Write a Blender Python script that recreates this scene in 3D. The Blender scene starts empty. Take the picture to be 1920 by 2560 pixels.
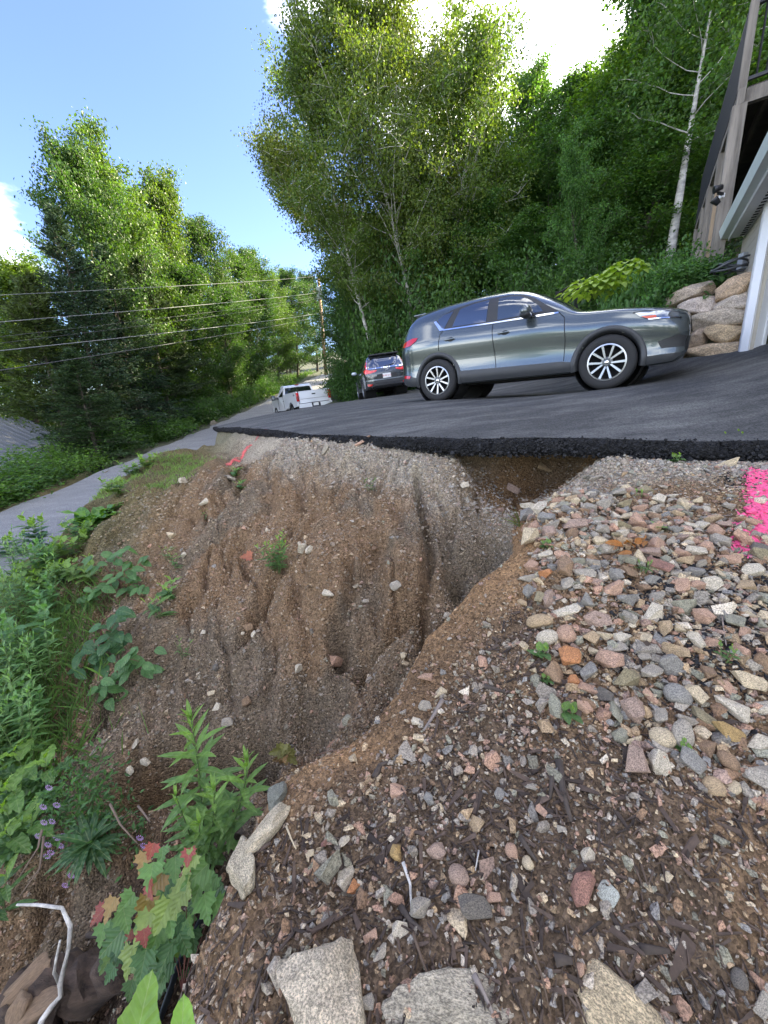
import bpy, bmesh, math, random
import numpy as np
from mathutils import Vector, Matrix, geometry as mgeo

S = bpy.context.scene
COL = S.collection
RAD = math.radians
rng = np.random.default_rng(7)
random.seed(7)

# ------------------------------------------------------------------ camera
FPX, CX, CY = 961.0, 960.0, 1280.0
TH, RL = math.atan(961 / 3416), RAD(3.5)
cF = np.array([0, math.cos(TH), -math.sin(TH)])
_u = np.array([0, math.sin(TH), math.cos(TH)])
_r = np.array([1.0, 0, 0])
cR = math.cos(RL) * _r - math.sin(RL) * _u
cU = math.sin(RL) * _r + math.cos(RL) * _u
cam = bpy.data.objects.new('camera', bpy.data.cameras.new('camera'))
COL.objects.link(cam)
cam.data.sensor_fit = 'VERTICAL'
cam.data.sensor_height = 24
cam.data.lens = 24 * FPX / 2560
cam.data.clip_start = 0.05
cam.data.clip_end = 3000
cam.matrix_world = Matrix(((cR[0], cU[0], -cF[0], 0), (cR[1], cU[1], -cF[1], 0), (cR[2], cU[2], -cF[2], 0), (0, 0, 0, 1)))
S.camera = cam

# ------------------------------------------------------------------ sky and sun
SUN_AZ = (0.90, 0.43)          # towards the sun, in plan: behind the house and the hill on the right
SUN_EL = RAD(33)
w = bpy.data.worlds.new('World'); S.world = w; w.use_nodes = True
nt = w.node_tree; N = nt.nodes; L = nt.links
bg = N['Background']
sky = N.new('ShaderNodeTexSky'); sky.sky_type = 'NISHITA'; sky.sun_disc = False
sky.sun_elevation = SUN_EL; sky.sun_rotation = math.atan2(SUN_AZ[0], SUN_AZ[1])
sky.air_density = 1.0; sky.dust_density = 0.4; sky.ozone_density = 4.0
tc = N.new('ShaderNodeTexCoord')
mp = N.new('ShaderNodeMapping'); mp.inputs['Scale'].default_value = (1, 1, 2.2); mp.inputs['Rotation'].default_value = (0, 0.5, 0.3)
L.new(tc.outputs['Generated'], mp.inputs[0])
cn = N.new('ShaderNodeTexNoise'); cn.inputs['Scale'].default_value = 2.6; cn.inputs['Detail'].default_value = 8; cn.inputs['Roughness'].default_value = 0.58
cn.inputs['Distortion'].default_value = 0.4
L.new(mp.outputs[0], cn.inputs['Vector'])
def cloud_bank(dirv, lo, hi):
    v = N.new('ShaderNodeVectorMath'); v.operation = 'DOT_PRODUCT'
    n = N.new('ShaderNodeVectorMath'); n.operation = 'NORMALIZE'
    L.new(tc.outputs['Generated'], n.inputs[0]); L.new(n.outputs[0], v.inputs[0])
    v.inputs[1].default_value = Vector(dirv).normalized()
    m = N.new('ShaderNodeMapRange'); m.inputs[1].default_value = lo; m.inputs[2].default_value = hi
    L.new(v.outputs['Value'], m.inputs[0]); return m.outputs[0]
def mth(op, a, b):
    m = N.new('ShaderNodeMath'); m.operation = op
    for i, q in enumerate((a, b)):
        if isinstance(q, (int, float)): m.inputs[i].default_value = q
        else: L.new(q, m.inputs[i])
    return m.outputs[0]
def pdir(x, y): return cR * (x - CX) / FPX + cU * (CY - y) / FPX + cF
bank = mth('MAXIMUM', cloud_bank(pdir(1440, 90), 0.80, 0.97), cloud_bank(pdir(-60, 640), 0.982, 0.998))
clearsky = cloud_bank(pdir(420, 150), 0.55, 0.85)                       # the open blue at the upper left of the view
bank = mth('SUBTRACT', mth('MAXIMUM', mth('MULTIPLY', bank, 0.25), 0.18), mth('MULTIPLY', mth('MULTIPLY', clearsky, mth('SUBTRACT', 1.0, bank)), 0.26))  # scattered cloud added outside the view to raise the ambient light
cov = mth('ADD', cn.outputs['Fac'], bank)
cr = N.new('ShaderNodeMapRange'); cr.inputs[1].default_value = 0.64; cr.inputs[2].default_value = 0.84
cr.interpolation_type = 'SMOOTHSTEP'
L.new(cov, cr.inputs[0])
hs = N.new('ShaderNodeHueSaturation'); hs.inputs['Saturation'].default_value = 1.04; hs.inputs['Value'].default_value = 0.62; hs.inputs['Hue'].default_value = 0.517
L.new(sky.outputs[0], hs.inputs['Color'])
mx = N.new('ShaderNodeMixRGB'); mx.inputs['Color2'].default_value = (9.8, 9.7, 9.5, 1)
L.new(cr.outputs[0], mx.inputs['Fac']); L.new(hs.outputs[0], mx.inputs['Color1']); L.new(mx.outputs[0], bg.inputs['Color'])
bg.inputs['Strength'].default_value = 0.12
sun = bpy.data.objects.new('sun', bpy.data.lights.new('sun', 'SUN')); COL.objects.link(sun)
sun.data.energy = 4.5; sun.data.angle = RAD(0.53); sun.data.color = (1.0, 0.88, 0.62)
sd = Vector((SUN_AZ[0] * math.cos(SUN_EL), SUN_AZ[1] * math.cos(SUN_EL), math.sin(SUN_EL))).normalized()
sun.rotation_euler = (-sd).to_track_quat('-Z', 'Y').to_euler()
S.view_settings.view_transform = 'Standard'; S.view_settings.look = 'None'
S.view_settings.exposure = 2.78; S.view_settings.gamma = 1.0; S.view_settings.use_curve_mapping = False
S.cycles.max_bounces = 8; S.cycles.transparent_max_bounces = 6
S.cycles.use_denoising = True

# ------------------------------------------------------------------ helpers
def tag(o, label=None, cat=None, group=None, kind=None):
    if label: o['label'] = label
    if cat: o['category'] = cat
    if group: o['group'] = group
    if kind: o['kind'] = kind
    return o
def link(name, data, mat=None, parent=None, loc=None):
    o = bpy.data.objects.new(name, data); COL.objects.link(o)
    if mat is not None and data is not None and hasattr(data, 'materials') and len(data.materials) == 0:
        for m_ in (mat if isinstance(mat, (list, tuple)) else [mat]): data.materials.append(m_)
    if parent is not None: o.parent = parent
    if loc is not None: o.location = loc
    return o
def thing(name, label, cat, loc=(0, 0, 0), group=None, M=None):
    o = bpy.data.objects.new(name, None); COL.objects.link(o); o.empty_display_size = 0.2
    if M is not None: o.matrix_world = M
    else: o.location = loc
    return tag(o, label, cat, group)
def np_mesh(name, v, f, cols=None, smooth=False, fcols=None, mats=None):
    """v (n,3), f (m,k) with k = 3 or 4"""
    me = bpy.data.meshes.new(name)
    v = np.asarray(v, np.float32); f = np.asarray(f, np.int32)
    k = f.shape[1]
    me.vertices.add(len(v)); me.vertices.foreach_set('co', v.ravel())
    me.loops.add(f.size); me.loops.foreach_set('vertex_index', f.ravel())
    me.polygons.add(len(f)); me.polygons.foreach_set('loop_start', np.arange(0, f.size, k, dtype=np.int32))
    me.polygons.foreach_set('loop_total', np.full(len(f), k, np.int32))
    if mats is not None: me.polygons.foreach_set('material_index', np.asarray(mats, np.int32))
    me.polygons.foreach_set('use_smooth', np.full(len(f), smooth, bool))
    me.update(calc_edges=True)
    if cols is not None:
        a = me.color_attributes.new('col', 'FLOAT_COLOR', 'POINT')
        c = np.ones((len(v), 4), np.float32); c[:, :3] = cols; a.data.foreach_set('color', c.ravel())
    if fcols is not None:
        a = me.attributes.new('col', 'FLOAT_COLOR', 'FACE')
        c = np.ones((len(f), 4), np.float32); c[:, :3] = fcols; a.data.foreach_set('color', c.ravel())
    return me
class MB:
    """collects polygons for one mesh"""
    def __init__(s): s.v = []; s.f = []; s.m = []
    def add(s, vs, fs, mi=0):
        b = len(s.v); s.v += [tuple(p) for p in vs]; s.f += [tuple(i + b for i in q) for q in fs]; s.m += [mi] * len(fs); return s
    def box(s, c, d, M=None, mi=0):
        x, y, z = d[0] / 2, d[1] / 2, d[2] / 2
        vs = [Vector((sx * x, sy * y, sz * z)) for sz in (-1, 1) for sy in (-1, 1) for sx in (-1, 1)]
        if M is not None: vs = [M @ p for p in vs]
        c = Vector(c); vs = [p + c for p in vs]
        return s.add(vs, [(0, 2, 3, 1), (4, 5, 7, 6), (0, 1, 5, 4), (2, 6, 7, 3), (0, 4, 6, 2), (1, 3, 7, 5)], mi)
    def bar(s, a, b, w_, h_=None, up=(0, 0, 1), mi=0):
        a = Vector(a); b = Vector(b); d = (b - a); ln = d.length; d.normalize()
        sd_ = d.cross(Vector(up));
        if sd_.length < 1e-4: sd_ = d.cross(Vector((1, 0, 0)))
        sd_.normalize(); u_ = sd_.cross(d)
        h_ = h_ or w_
        vs = [q + sd_ * sx * w_ / 2 + u_ * sy * h_ / 2 for q in (a, b) for sy in (-1, 1) for sx in (-1, 1)]
        return s.add(vs, [(0, 1, 3, 2), (4, 6, 7, 5), (0, 4, 5, 1), (2, 3, 7, 6), (0, 2, 6, 4), (1, 5, 7, 3)], mi)
    def tube(s, pts, rad, n=8, cap=True, mi=0):
        pts = [Vector(p) for p in pts]; k = len(pts)
        if not hasattr(rad, '__len__'): rad = [rad] * k
        vs = []; ref = Vector((0.3, 0.1, 1)).normalized()
        for i, p in enumerate(pts):
            d = (pts[min(i + 1, k - 1)] - pts[max(i - 1, 0)]).normalized()
            a = d.cross(ref)
            if a.length < 0.05: a = d.cross(Vector((1, 0, 0)))
            a.normalize(); b = d.cross(a)
            for j in range(n):
                t = 2 * math.pi * j / n
                vs.append(p + (a * math.cos(t) + b * math.sin(t)) * rad[i])
        fs = [(i * n + j, i * n + (j + 1) % n, (i + 1) * n + (j + 1) % n, (i + 1) * n + j) for i in range(k - 1) for j in range(n)]
        if cap: fs += [tuple(range(n))[::-1], tuple((k - 1) * n + j for j in range(n))]
        return s.add(vs, fs, mi)
    def lathe(s, prof, n=32, axis='Y', c=(0, 0, 0), mi=0, closed=False):
        vs = []; fs = []; k = len(prof)
        for j in range(n):
            t = 2 * math.pi * j / n
            for r_, h_ in prof:
                a, b = r_ * math.cos(t), r_ * math.sin(t)
                p = {'Y': (a, h_, b), 'Z': (a, b, h_), 'X': (h_, a, b)}[axis]
                vs.append((p[0] + c[0], p[1] + c[1], p[2] + c[2]))
        for j in range(n):
            j2 = (j + 1) % n
            for i in range(k if closed else k - 1):
                i2 = (i + 1) % k
                fs.append((j * k + i, j * k + i2, j2 * k + i2, j2 * k + i))
        return s.add(vs, fs, mi)
    def mesh(s, name, smooth=False, bevel=0):
        me = bpy.data.meshes.new(name); me.from_pydata(s.v, [], s.f); me.update()
        me.polygons.foreach_set('material_index', s.m)
        bm = bmesh.new(); bm.from_mesh(me)
        if bevel:
            bmesh.ops.remove_doubles(bm, verts=bm.verts, dist=1e-5)
            bmesh.ops.bevel(bm, geom=bm.edges[:], offset=bevel, segments=2, affect='EDGES', profile=0.6, clamp_overlap=True)
        bmesh.ops.recalc_face_normals(bm, faces=bm.faces)
        bm.to_mesh(me); bm.free()
        me.polygons.foreach_set('use_smooth', [smooth] * len(me.polygons))
        return me
    def build(s, name, mat, parent=None, loc=None, smooth=False, bevel=0):
        return link(name, s.mesh(name, smooth, bevel), mat, parent, loc)
def copy_tree(o, parent=None):
    c = o.copy(); COL.objects.link(c)
    if parent is not None: c.parent = parent
    for ch in list(o.children): copy_tree(ch, c)
    return c

# ------------------------------------------------------------------ materials
MATS = {}
def nodes(name):
    m = bpy.data.materials.new(name); m.use_nodes = True
    t = m.node_tree; b = t.nodes['Principled BSDF']
    return m, t.nodes, t.links, b
def warm(c): return tuple(np.array(c) * np.array([1.08, 1.0, .86]))
def mat(name, col, rough=0.6, metal=0.0, var=0.0, vscale=8.0, bump=0.0, bscale=40.0, coat=0.0, spec=None, emit=None, stretch=None, objcol=False, vcol=False, specks=0.0, trans=0.0, detail=6):
    if name in MATS: return MATS[name]
    m, n, l, b = nodes(name)
    b.inputs['Roughness'].default_value = rough; b.inputs['Metallic'].default_value = metal
    if coat: b.inputs['Coat Weight'].default_value = coat; b.inputs['Coat Roughness'].default_value = 0.03
    if spec is not None: b.inputs['Specular IOR Level'].default_value = spec
    tcn = n.new('ShaderNodeTexCoord'); vec = tcn.outputs['Object']
    if stretch:
        mpn = n.new('ShaderNodeMapping'); mpn.inputs['Scale'].default_value = stretch; l.new(vec, mpn.inputs[0]); vec = mpn.outputs[0]
    rgb = n.new('ShaderNodeRGB'); rgb.outputs[0].default_value = (*col, 1); c = rgb.outputs[0]
    if objcol:
        oi = n.new('ShaderNodeObjectInfo'); c = oi.outputs['Color']
    if vcol:
        at = n.new('ShaderNodeAttribute'); at.attribute_name = 'col'; c = at.outputs['Color']
        if vcol == 2:
            oi = n.new('ShaderNodeObjectInfo'); q = n.new('ShaderNodeMixRGB'); q.blend_type = 'MULTIPLY'; q.inputs[0].default_value = 1
            l.new(c, q.inputs[1]); l.new(oi.outputs['Color'], q.inputs[2]); c = q.outputs[0]
    if var:
        nz = n.new('ShaderNodeTexNoise'); nz.inputs['Scale'].default_value = vscale; nz.inputs['Detail'].default_value = detail; nz.inputs['Roughness'].default_value = 0.65
        l.new(vec, nz.inputs['Vector'])
        mr = n.new('ShaderNodeMapRange'); mr.inputs[1].default_value = 0.25; mr.inputs[2].default_value = 0.75
        mr.inputs[3].default_value = 1 - var; mr.inputs[4].default_value = 1 + var
        l.new(nz.outputs['Fac'], mr.inputs[0])
        q = n.new('ShaderNodeMixRGB'); q.blend_type = 'MULTIPLY'; q.inputs[0].default_value = 1
        l.new(c, q.inputs[1]); l.new(mr.outputs[0], q.inputs[2]); c = q.outputs[0]
    if specks:
        nz = n.new('ShaderNodeTexNoise'); nz.inputs['Scale'].default_value = specks; nz.inputs['Detail'].default_value = 3; nz.inputs['Roughness'].default_value = 0.8
        l.new(vec, nz.inputs['Vector'])
        mr = n.new('ShaderNodeMapRange'); mr.inputs[1].default_value = 0.40; mr.inputs[2].default_value = 0.60; mr.inputs[3].default_value = 0.35; mr.inputs[4].default_value = 1.35
        l.new(nz.outputs['Fac'], mr.inputs[0])
        q = n.new('ShaderNodeMixRGB'); q.blend_type = 'MULTIPLY'; q.inputs[0].default_value = 0.85
        l.new(c, q.inputs[1]); l.new(mr.outputs[0], q.inputs[2]); c = q.outputs[0]
    l.new(c, b.inputs['Base Color'])
    if bump:
        nb = n.new('ShaderNodeTexNoise'); nb.inputs['Scale'].default_value = bscale; nb.inputs['Detail'].default_value = 6; nb.inputs['Roughness'].default_value = 0.7
        l.new(vec, nb.inputs['Vector'])
        bp = n.new('ShaderNodeBump'); bp.inputs['Strength'].default_value = bump; bp.inputs['Distance'].default_value = 0.02
        l.new(nb.outputs['Fac'], bp.inputs['Height']); l.new(bp.outputs[0], b.inputs['Normal'])
    if emit: b.inputs['Emission Color'].default_value = (*col, 1); b.inputs['Emission Strength'].default_value = emit
    if trans:
        out = n['Material Output']; tr = n.new('ShaderNodeBsdfTranslucent'); ms = n.new('ShaderNodeMixShader'); ms.inputs[0].default_value = trans
        q = n.new('ShaderNodeMixRGB'); q.blend_type = 'MULTIPLY'; q.inputs[0].default_value = 1; q.inputs[2].default_value = (1.55, 1.65, 0.45, 1)
        l.new(c, q.inputs[1]); l.new(q.outputs[0], tr.inputs['Color'])
        l.new(b.outputs[0], ms.inputs[1]); l.new(tr.outputs[0], ms.inputs[2]); l.new(ms.outputs[0], out.inputs['Surface'])
    MATS[name] = m; return m
def glass(name, tint, rough=0.02, alpha=0.35):
    """dark car glass: mirror-like over a partly see-through tint"""
    if name in MATS: return MATS[name]
    m, n, l, b = nodes(name)
    b.inputs['Base Color'].default_value = (*tint, 1); b.inputs['Roughness'].default_value = rough
    b.inputs['Specular IOR Level'].default_value = 1.0; b.inputs['IOR'].default_value = 2.0
    b.inputs['Coat Weight'].default_value = 0.6; b.inputs['Coat Roughness'].default_value = 0.02
    b.inputs['Alpha'].default_value = alpha
    MATS[name] = m; return m

# ------------------------------------------------------------------ noise
_T = np.random.default_rng(3).random((256, 256))
def vn(x, y, seed=0):
    x = np.asarray(x, float) + seed * 17.31; y = np.asarray(y, float) + seed * 9.77
    xi = np.floor(x).astype(int); yi = np.floor(y).astype(int); fx = x - xi; fy = y - yi
    fx = fx * fx * (3 - 2 * fx); fy = fy * fy * (3 - 2 * fy)
    a = _T[xi & 255, yi & 255]; b = _T[(xi + 1) & 255, yi & 255]; c = _T[xi & 255, (yi + 1) & 255]; d = _T[(xi + 1) & 255, (yi + 1) & 255]
    return (a * (1 - fx) + b * fx) * (1 - fy) + (c * (1 - fx) + d * fx) * fy
def fbm(x, y, oct=4, seed=0, g=0.5):
    s = 0; a = 1; t = 0
    for i in range(oct):
        s = s + a * vn(x * 2 ** i, y * 2 ** i, seed + i); t += a; a *= g
    return s / t - 0.5
def sst(a, b, x):
    t = np.clip((x - a) / (b - a), 0, 1); return t * t * (3 - 2 * t)
def seg_dist(X, Y, pl):
    """distance to a polyline in plan, and the position along it 0..1"""
    best = np.full(np.shape(X), 1e9); along = np.zeros(np.shape(X)); n = len(pl) - 1
    for i in range(n):
        ax, ay = pl[i][:2]; bx, by = pl[i + 1][:2]; dx, dy = bx - ax, by - ay
        t = np.clip(((X - ax) * dx + (Y - ay) * dy) / (dx * dx + dy * dy + 1e-12), 0, 1)
        d = np.hypot(X - ax - t * dx, Y - ay - t * dy); m_ = d < best
        best = np.where(m_, d, best); along = np.where(m_, (i + t) / n, along)
    return best, along
def in_poly(X, Y, poly):
    X = np.asarray(X, float); Y = np.asarray(Y, float); r_ = np.zeros(X.shape, bool); n = len(poly); j = n - 1
    for i in range(n):
        xi, yi = poly[i][:2]; xj, yj = poly[j][:2]
        c = ((yi > Y) != (yj > Y)) & (X < (xj - xi) * (Y - yi) / (yj - yi + 1e-15) + xi)
        r_ ^= c; j = i
    return r_
def tps(pts, smooth=0.0):
    P = np.array(pts, float); n = len(P); XY = P[:, :2] / 10
    def U_(r2): return np.where(r2 > 1e-12, 0.5 * r2 * np.log(np.maximum(r2, 1e-12)), 0)
    d2 = ((XY[:, None] - XY[None]) ** 2).sum(-1)
    A = np.zeros((n + 3, n + 3)); A[:n, :n] = U_(d2) + smooth * np.eye(n)
    A[:n, n] = 1; A[:n, n + 1:] = XY; A[n, :n] = 1; A[n + 1:, :n] = XY.T
    c = np.linalg.solve(A, np.concatenate([P[:, 2], [0, 0, 0]]))
    def f(X, Y):
        X = np.asarray(X, float) / 10; Y = np.asarray(Y, float) / 10
        out = c[n] + c[n + 1] * X + c[n + 2] * Y
        for i in range(n):
            out = out + c[i] * U_((X - XY[i, 0]) ** 2 + (Y - XY[i, 1]) ** 2)
        return out
    return f
def pt(x, y, d): return pdir(x, y) * d

# ------------------------------------------------------------------ the shape of the ground (survey points, then a thin-plate surface)
SUR = [(1920,1140,3.0),(1700,1137,3.15),(1530,1132,3.35),(1500,1210,3.05),(1350,1262,2.8),(1920,1300,2.2),(1700,1300,2.3),(1500,1300,2.42),(1325,1325,2.48),
 (1920,1550,1.65),(1700,1550,1.7),(1500,1550,1.78),(1350,1550,1.9),(1920,1900,1.3),(1700,1900,1.3),(1500,1900,1.35),(1300,1900,1.4),(1100,1900,1.5),
 (1200,1600,1.92),(1055,1595,2.08),(1190,1440,2.3),(905,1825,1.75),(700,1965,1.55),(590,2150,1.32),(490,2350,1.16),(440,2520,1.06),
 (900,2200,1.25),(1200,2200,1.12),(1600,2200,1.08),(1900,2200,1.08),(900,2500,1.0),(1300,2500,0.97),(1800,2500,0.95),
 (1290,1290,3.4),(1240,1390,3.1),(1190,1455,2.98),(1100,1530,2.9),(1000,1640,2.84),(870,1720,2.9),(770,1830,2.75),(700,1930,2.58),(600,2030,2.38),
 (480,2150,1.95),(300,2200,2.0),(130,2200,2.0),(130,2450,1.75),(350,2450,1.68),(0,2300,1.95),(-150,2300,2.0),
 (1100,1180,3.95),(1180,1250,3.66),(1050,1300,3.42),(1150,1340,3.28),(1080,1440,2.95),(1000,1450,2.95),(980,1540,2.7),
 (950,1120,4.55),(900,1180,4.25),(750,1125,5.0),(650,1130,6.0),(580,1130,7.0),
 (850,1300,3.581),(700,1300,3.915),(550,1300,4.202),(400,1300,4.489),(250,1260,5.2),(420,1180,6.2),(300,1165,7.2),
 (850,1500,2.917),(700,1500,3.129),(550,1500,3.282),(400,1500,3.373),(250,1500,3.676),(150,1500,3.773),(50,1500,3.87),
 (800,1680,2.774),(650,1680,2.869),(500,1680,2.945),(350,1700,2.945),(200,1700,3.022),(50,1700,3.022),
 (650,1880,2.611),(500,1850,2.688),(350,1880,2.592),(200,1850,2.695),(50,1850,2.695),(150,1330,5.2),(30,1400,4.9),(-120,1500,4.257)]
HP = [tuple(pt(*s)) for s in SUR]
ROADE = [(-10.4, 2, -3.0), (-10.2, 6, -2.6), (-10, 9.8, -2.16), (-10, 14.2, -1.70), (-10.2, 25, -0.62), (-9.9, 33, 0.43), (-9.0, 47, 2.75), (-8.0, 62.5, 4.91), (-5.5, 75, 6.2), (0, 86, 7.2)]
RW = 4.6
HP += [(-14, 10, -2.6), (-14, 20, -1.6), (-13, 35, 0.3), (-20, 15, -4), (-30, 25, -5), (-20, 45, 0), (-13, 62, 4.4), (-6.2, 6.5, -2.2), (-5.6, 9, -1.75), (-5.4, 12, -0.9),
       (2, 22, 1.0), (-1, 24, 0.8), (-3, 30, 1.4), (4, 30, 3.2), (10, 40, 8), (-3, 47, 4.0), (-1, 60, 6), (30, 50, 15), (40, 20, 15), (10, 22, 4.5), (20, 15, 7), (20, 30, 9.5), (9, 14, 2.4), (7.5, 10, 1.4), (6, 15, 1.4), (5.3, 11, 0.7),
       (8, 5, 0.5), (0, -2, -2.4), (5, -2, -1.7), (5, 1, -1.0), (-4, 0, -3.0), (-10, 0, -3.3), (-10, -10, -5), (0, -10, -5), (10, -10, -3.5), (-20, 0, -5), (0, -30, -9), (-30, -30, -10), (30, -20, -4),
       (1.75, 3.75, -0.98), (1.35, 3.85, -1.0), (0, 80, 8), (-40, 80, 6), (60, 80, 22), (-60, 0, -9), (60, 0, 14), (0, -70, -16)]
H0 = tps(HP, 0.0002)
DRIVE_PTS = [(3.02, 2.96, -0.45), (2.02, 3.33, -0.41), (0.79, 3.81, -0.37), (0.23, 4.34, -0.36), (-1.09, 5.4, -0.33), (-4.6, 11.3, -0.38), (1.12, 7.38, -0.005), (3.28, 5.76, 0.02), (2.2, 8.82, 0.03), (4.36, 7.2, 0.06),
             (-0.75, 15.64, 0.2), (1.22, 15.67, 0.31), (-4.15, 14.5, -0.15), (0, 11.5, 0.1), (3, 11, 0.18), (5.6, 6.1, 0.42), (5.3, 7.65, 0.42), (5.0, 10, 0.42), (-4.4, 18, -0.32), (-5.8, 24, -0.55), (-2.4, 19, 0.0), (0.3, 20.5, 0.42), (7, 3.5, 0.3), (5.0, 3.2, -0.05), (-1.5, 8.5, -0.12), (5.5, 1.5, -0.5)]
ZD = tps(DRIVE_PTS, 0.0003)
DRIVE = [(6.2, 1.9), (4.3, 2.5), (3.02, 2.96), (2.02, 3.33), (1.4, 3.55), (0.79, 3.81), (0.23, 4.34), (-0.45, 4.85), (-1.09, 5.4), (-2.3, 7.2), (-3.6, 9.5), (-4.6, 11.3), (-5.3, 13.0), (-5.75, 16), (-5.8, 24.5),
         (-2.8, 24.2), (-1.9, 21.8), (2.2, 21.4), (3.4, 15.5), (4.6, 12), (5.05, 9.4), (5.35, 7.75), (5.72, 6.55), (6.3, 6.2), (8.5, 6.0), (8.5, 2.0)]
WALL = [(5.80, 6.42), (5.34, 7.70), (5.02, 9.4), (4.75, 11.2), (4.2, 12.8)]     # foot of the boulder wall
def road_z(Y):
    return np.interp(Y, [p[1] for p in ROADE], [p[2] for p in ROADE])
def road_x(Y):
    return np.interp(Y, [p[1] for p in ROADE], [p[0] for p in ROADE])
def hit0(x, y, f=None, lo=0.6, hi=30):
    f = f or H0
    d = np.concatenate([np.linspace(lo, 6, 260), np.linspace(6.05, hi, 200)]); P = pdir(x, y)[None] * d[:, None]
    g = P[:, 2] - f(P[:, 0], P[:, 1]); i = np.argmax(g < 0)
    if g[i] >= 0: i = len(d) - 1
    a, b = g[i - 1], g[i]; t = a / (a - b + 1e-9); return P[i - 1] * (1 - t) + P[i] * t
RILL_PX = [([(1042,1195),(1050,1260),(1066,1330),(1076,1390),(1062,1470),(1062,1560)], .042, .16), ([(853,1186),(838,1240)], .035, .07), ([(965,1192),(938,1240)], .035, .06), ([(1138,1288),(1133,1335)], .03, .07),
 ([(870,1385),(876,1440),(868,1490)], .04, .10), ([(678,1440),(652,1500),(628,1560),(600,1610)], .045, .13), ([(850,1590),(842,1645)], .05, .24), ([(285,1720),(262,1790),(240,1850)], .035, .09),
 ([(1030,1565),(960,1600),(925,1650)], .085, .24), ([(915,1380),(930,1450),(950,1520)], .06, .06), ([(420,1590),(380,1650),(330,1700)], .05, .06), ([(560,1740),(520,1800)], .04, .07), ([(330,1560),(290,1620)], .04, .07),
 ([(1170,1400),(1120,1440)], .06, .10), ([(640,1880),(655,1925)], .10, .32), ([(430,1930),(370,1970),(300,1985)], .14, .36), ([(550,1930),(500,1960)], .12, .30), ([(140,1800),(110,1850)], .05, .08), ([(760,1400),(740,1480),(720,1560)], .06, .05), ([(480,1480),(440,1560)], .05, .06)]
RILLS = [([hit0(*q) for q in pl], w_, d_) for pl, w_, d_ in RILL_PX]
def terrain(X, Y, fine=False):
    X = np.asarray(X, float); Y = np.asarray(Y, float)
    Z = H0(X, Y)
    # shoulder of the road
    rd = X - road_x(Y); on = sst(-1.6, -0.2, rd) * (1 - sst(RW + 0.15, RW + 1.3, rd)) * sst(1, 4, Y)
    Z = Z * (1 - on) + (road_z(Y) - 0.06) * on
    # under the driveway the sub-base stops short of the slab
    ins = in_poly(X, Y, DRIVE); d, _ = seg_dist(X, Y, DRIVE + DRIVE[:1])
    sd_ = np.where(ins, d, -d)
    cut = np.exp(-(((X - 1.42 + .12 * (vn(X * 3, Y * 3, 8) - .5)) / 0.64) ** 8)) * np.exp(-(((Y - 3.62 + .16 * (vn(X * 4, Y * 4, 6) - .5)) / 0.50) ** 8))         # the washed-out hole
    zsub = ZD(X, Y) - (0.035 + 0.125 * sst(-.3, 1.0, X + .4 * (vn(X * 3, Y * 3, 33) - .5)))
    k = sst(-0.55, 0.12, sd_) * (1 - cut)
    k = np.where(X > -6, k, 0)
    Z = Z * (1 - k) + zsub * k
    Z = np.where((sd_ > 0.5) | (ins & (cut < 0.5)), np.minimum(Z, zsub), Z)
    # garden terrace behind the boulder wall
    dw, al = seg_dist(X, Y, WALL)
    wx = np.interp(Y, [p[1] for p in WALL], [p[0] for p in WALL])
    tr = sst(0.10, 0.50, (X - wx) * 0.94) * sst(6.1, 6.7, Y) * (1 - sst(12, 15, Y))
    Z = Z + tr * np.maximum(0, (1.62 + 0.05 * (Y - 7)) - Z)
    if fine:
        n = fbm(X * 1.3, Y * 1.3, 3, 1)
        q = ~ins | (cut > 0.3)
        ed = sst(0.0, 0.35, -sd_) + cut; ed = np.clip(ed, 0, 1)
        flow = fbm((X + 0.25 * Y) * 5.5 + n * 0.8, (Y - 0.2 * X) * 1.4, 4, 5)
        mound = sst(0.0, 0.5, gully_side(X, Y))
        Z = Z + ed * (n * 0.10 + mound * flow * 0.24 + fbm(X * 6, Y * 6, 3, 9) * 0.075 + fbm(X * 22, Y * 22, 3, 12, 0.65) * 0.034)
        u_ = (X + 0.22 * Y) * 4.2 + fbm(X * 2.5, Y * 2.5, 3, 15) * 1.6; v_ = (Y - .2 * X) * 0.9 + fbm(X * 3, Y * 3, 2, 16) * .5
        rd_ = 1 - np.abs(2 * (.65 * vn(u_, v_, 17) + .35 * vn(u_ * 2.3, v_ * 2.1, 18)) - 1)
        gd = gully_side(X, Y)
        Z = Z - ed * mound * 0.12 * np.clip((rd_ - .74) / .26, 0, 1) ** 1.3 * np.clip(.75 + 2.0 * fbm(X * 1.6, Y * 1.6, 2, 19), 0.1, 1)
        Z = Z - ed * .40 * np.exp(-((gd - .22 - .06 * n) / .15) ** 2) * sst(.35, .8, Y) * sst(3.3, 2.9, Y) * (.8 + .8 * n)
        Z = Z - ed * (gd > 0) * sst(.10, .0, gd) * .05
        for pl, w_, dp in RILLS:
            dd, _ = seg_dist(X + 0.02 * (vn(X * 14, Y * 14, 2) - 0.5), Y + 0.05 * (vn(X * 11, Y * 11, 4) - 0.5), pl)
            Z = Z - dp * 1.35 * np.exp(-(dd / (w_ * .85)) ** 2) + dp * .12 * np.exp(-((dd - w_ * 2.2) / (w_ * 1.2)) ** 2)
    return Z
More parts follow.
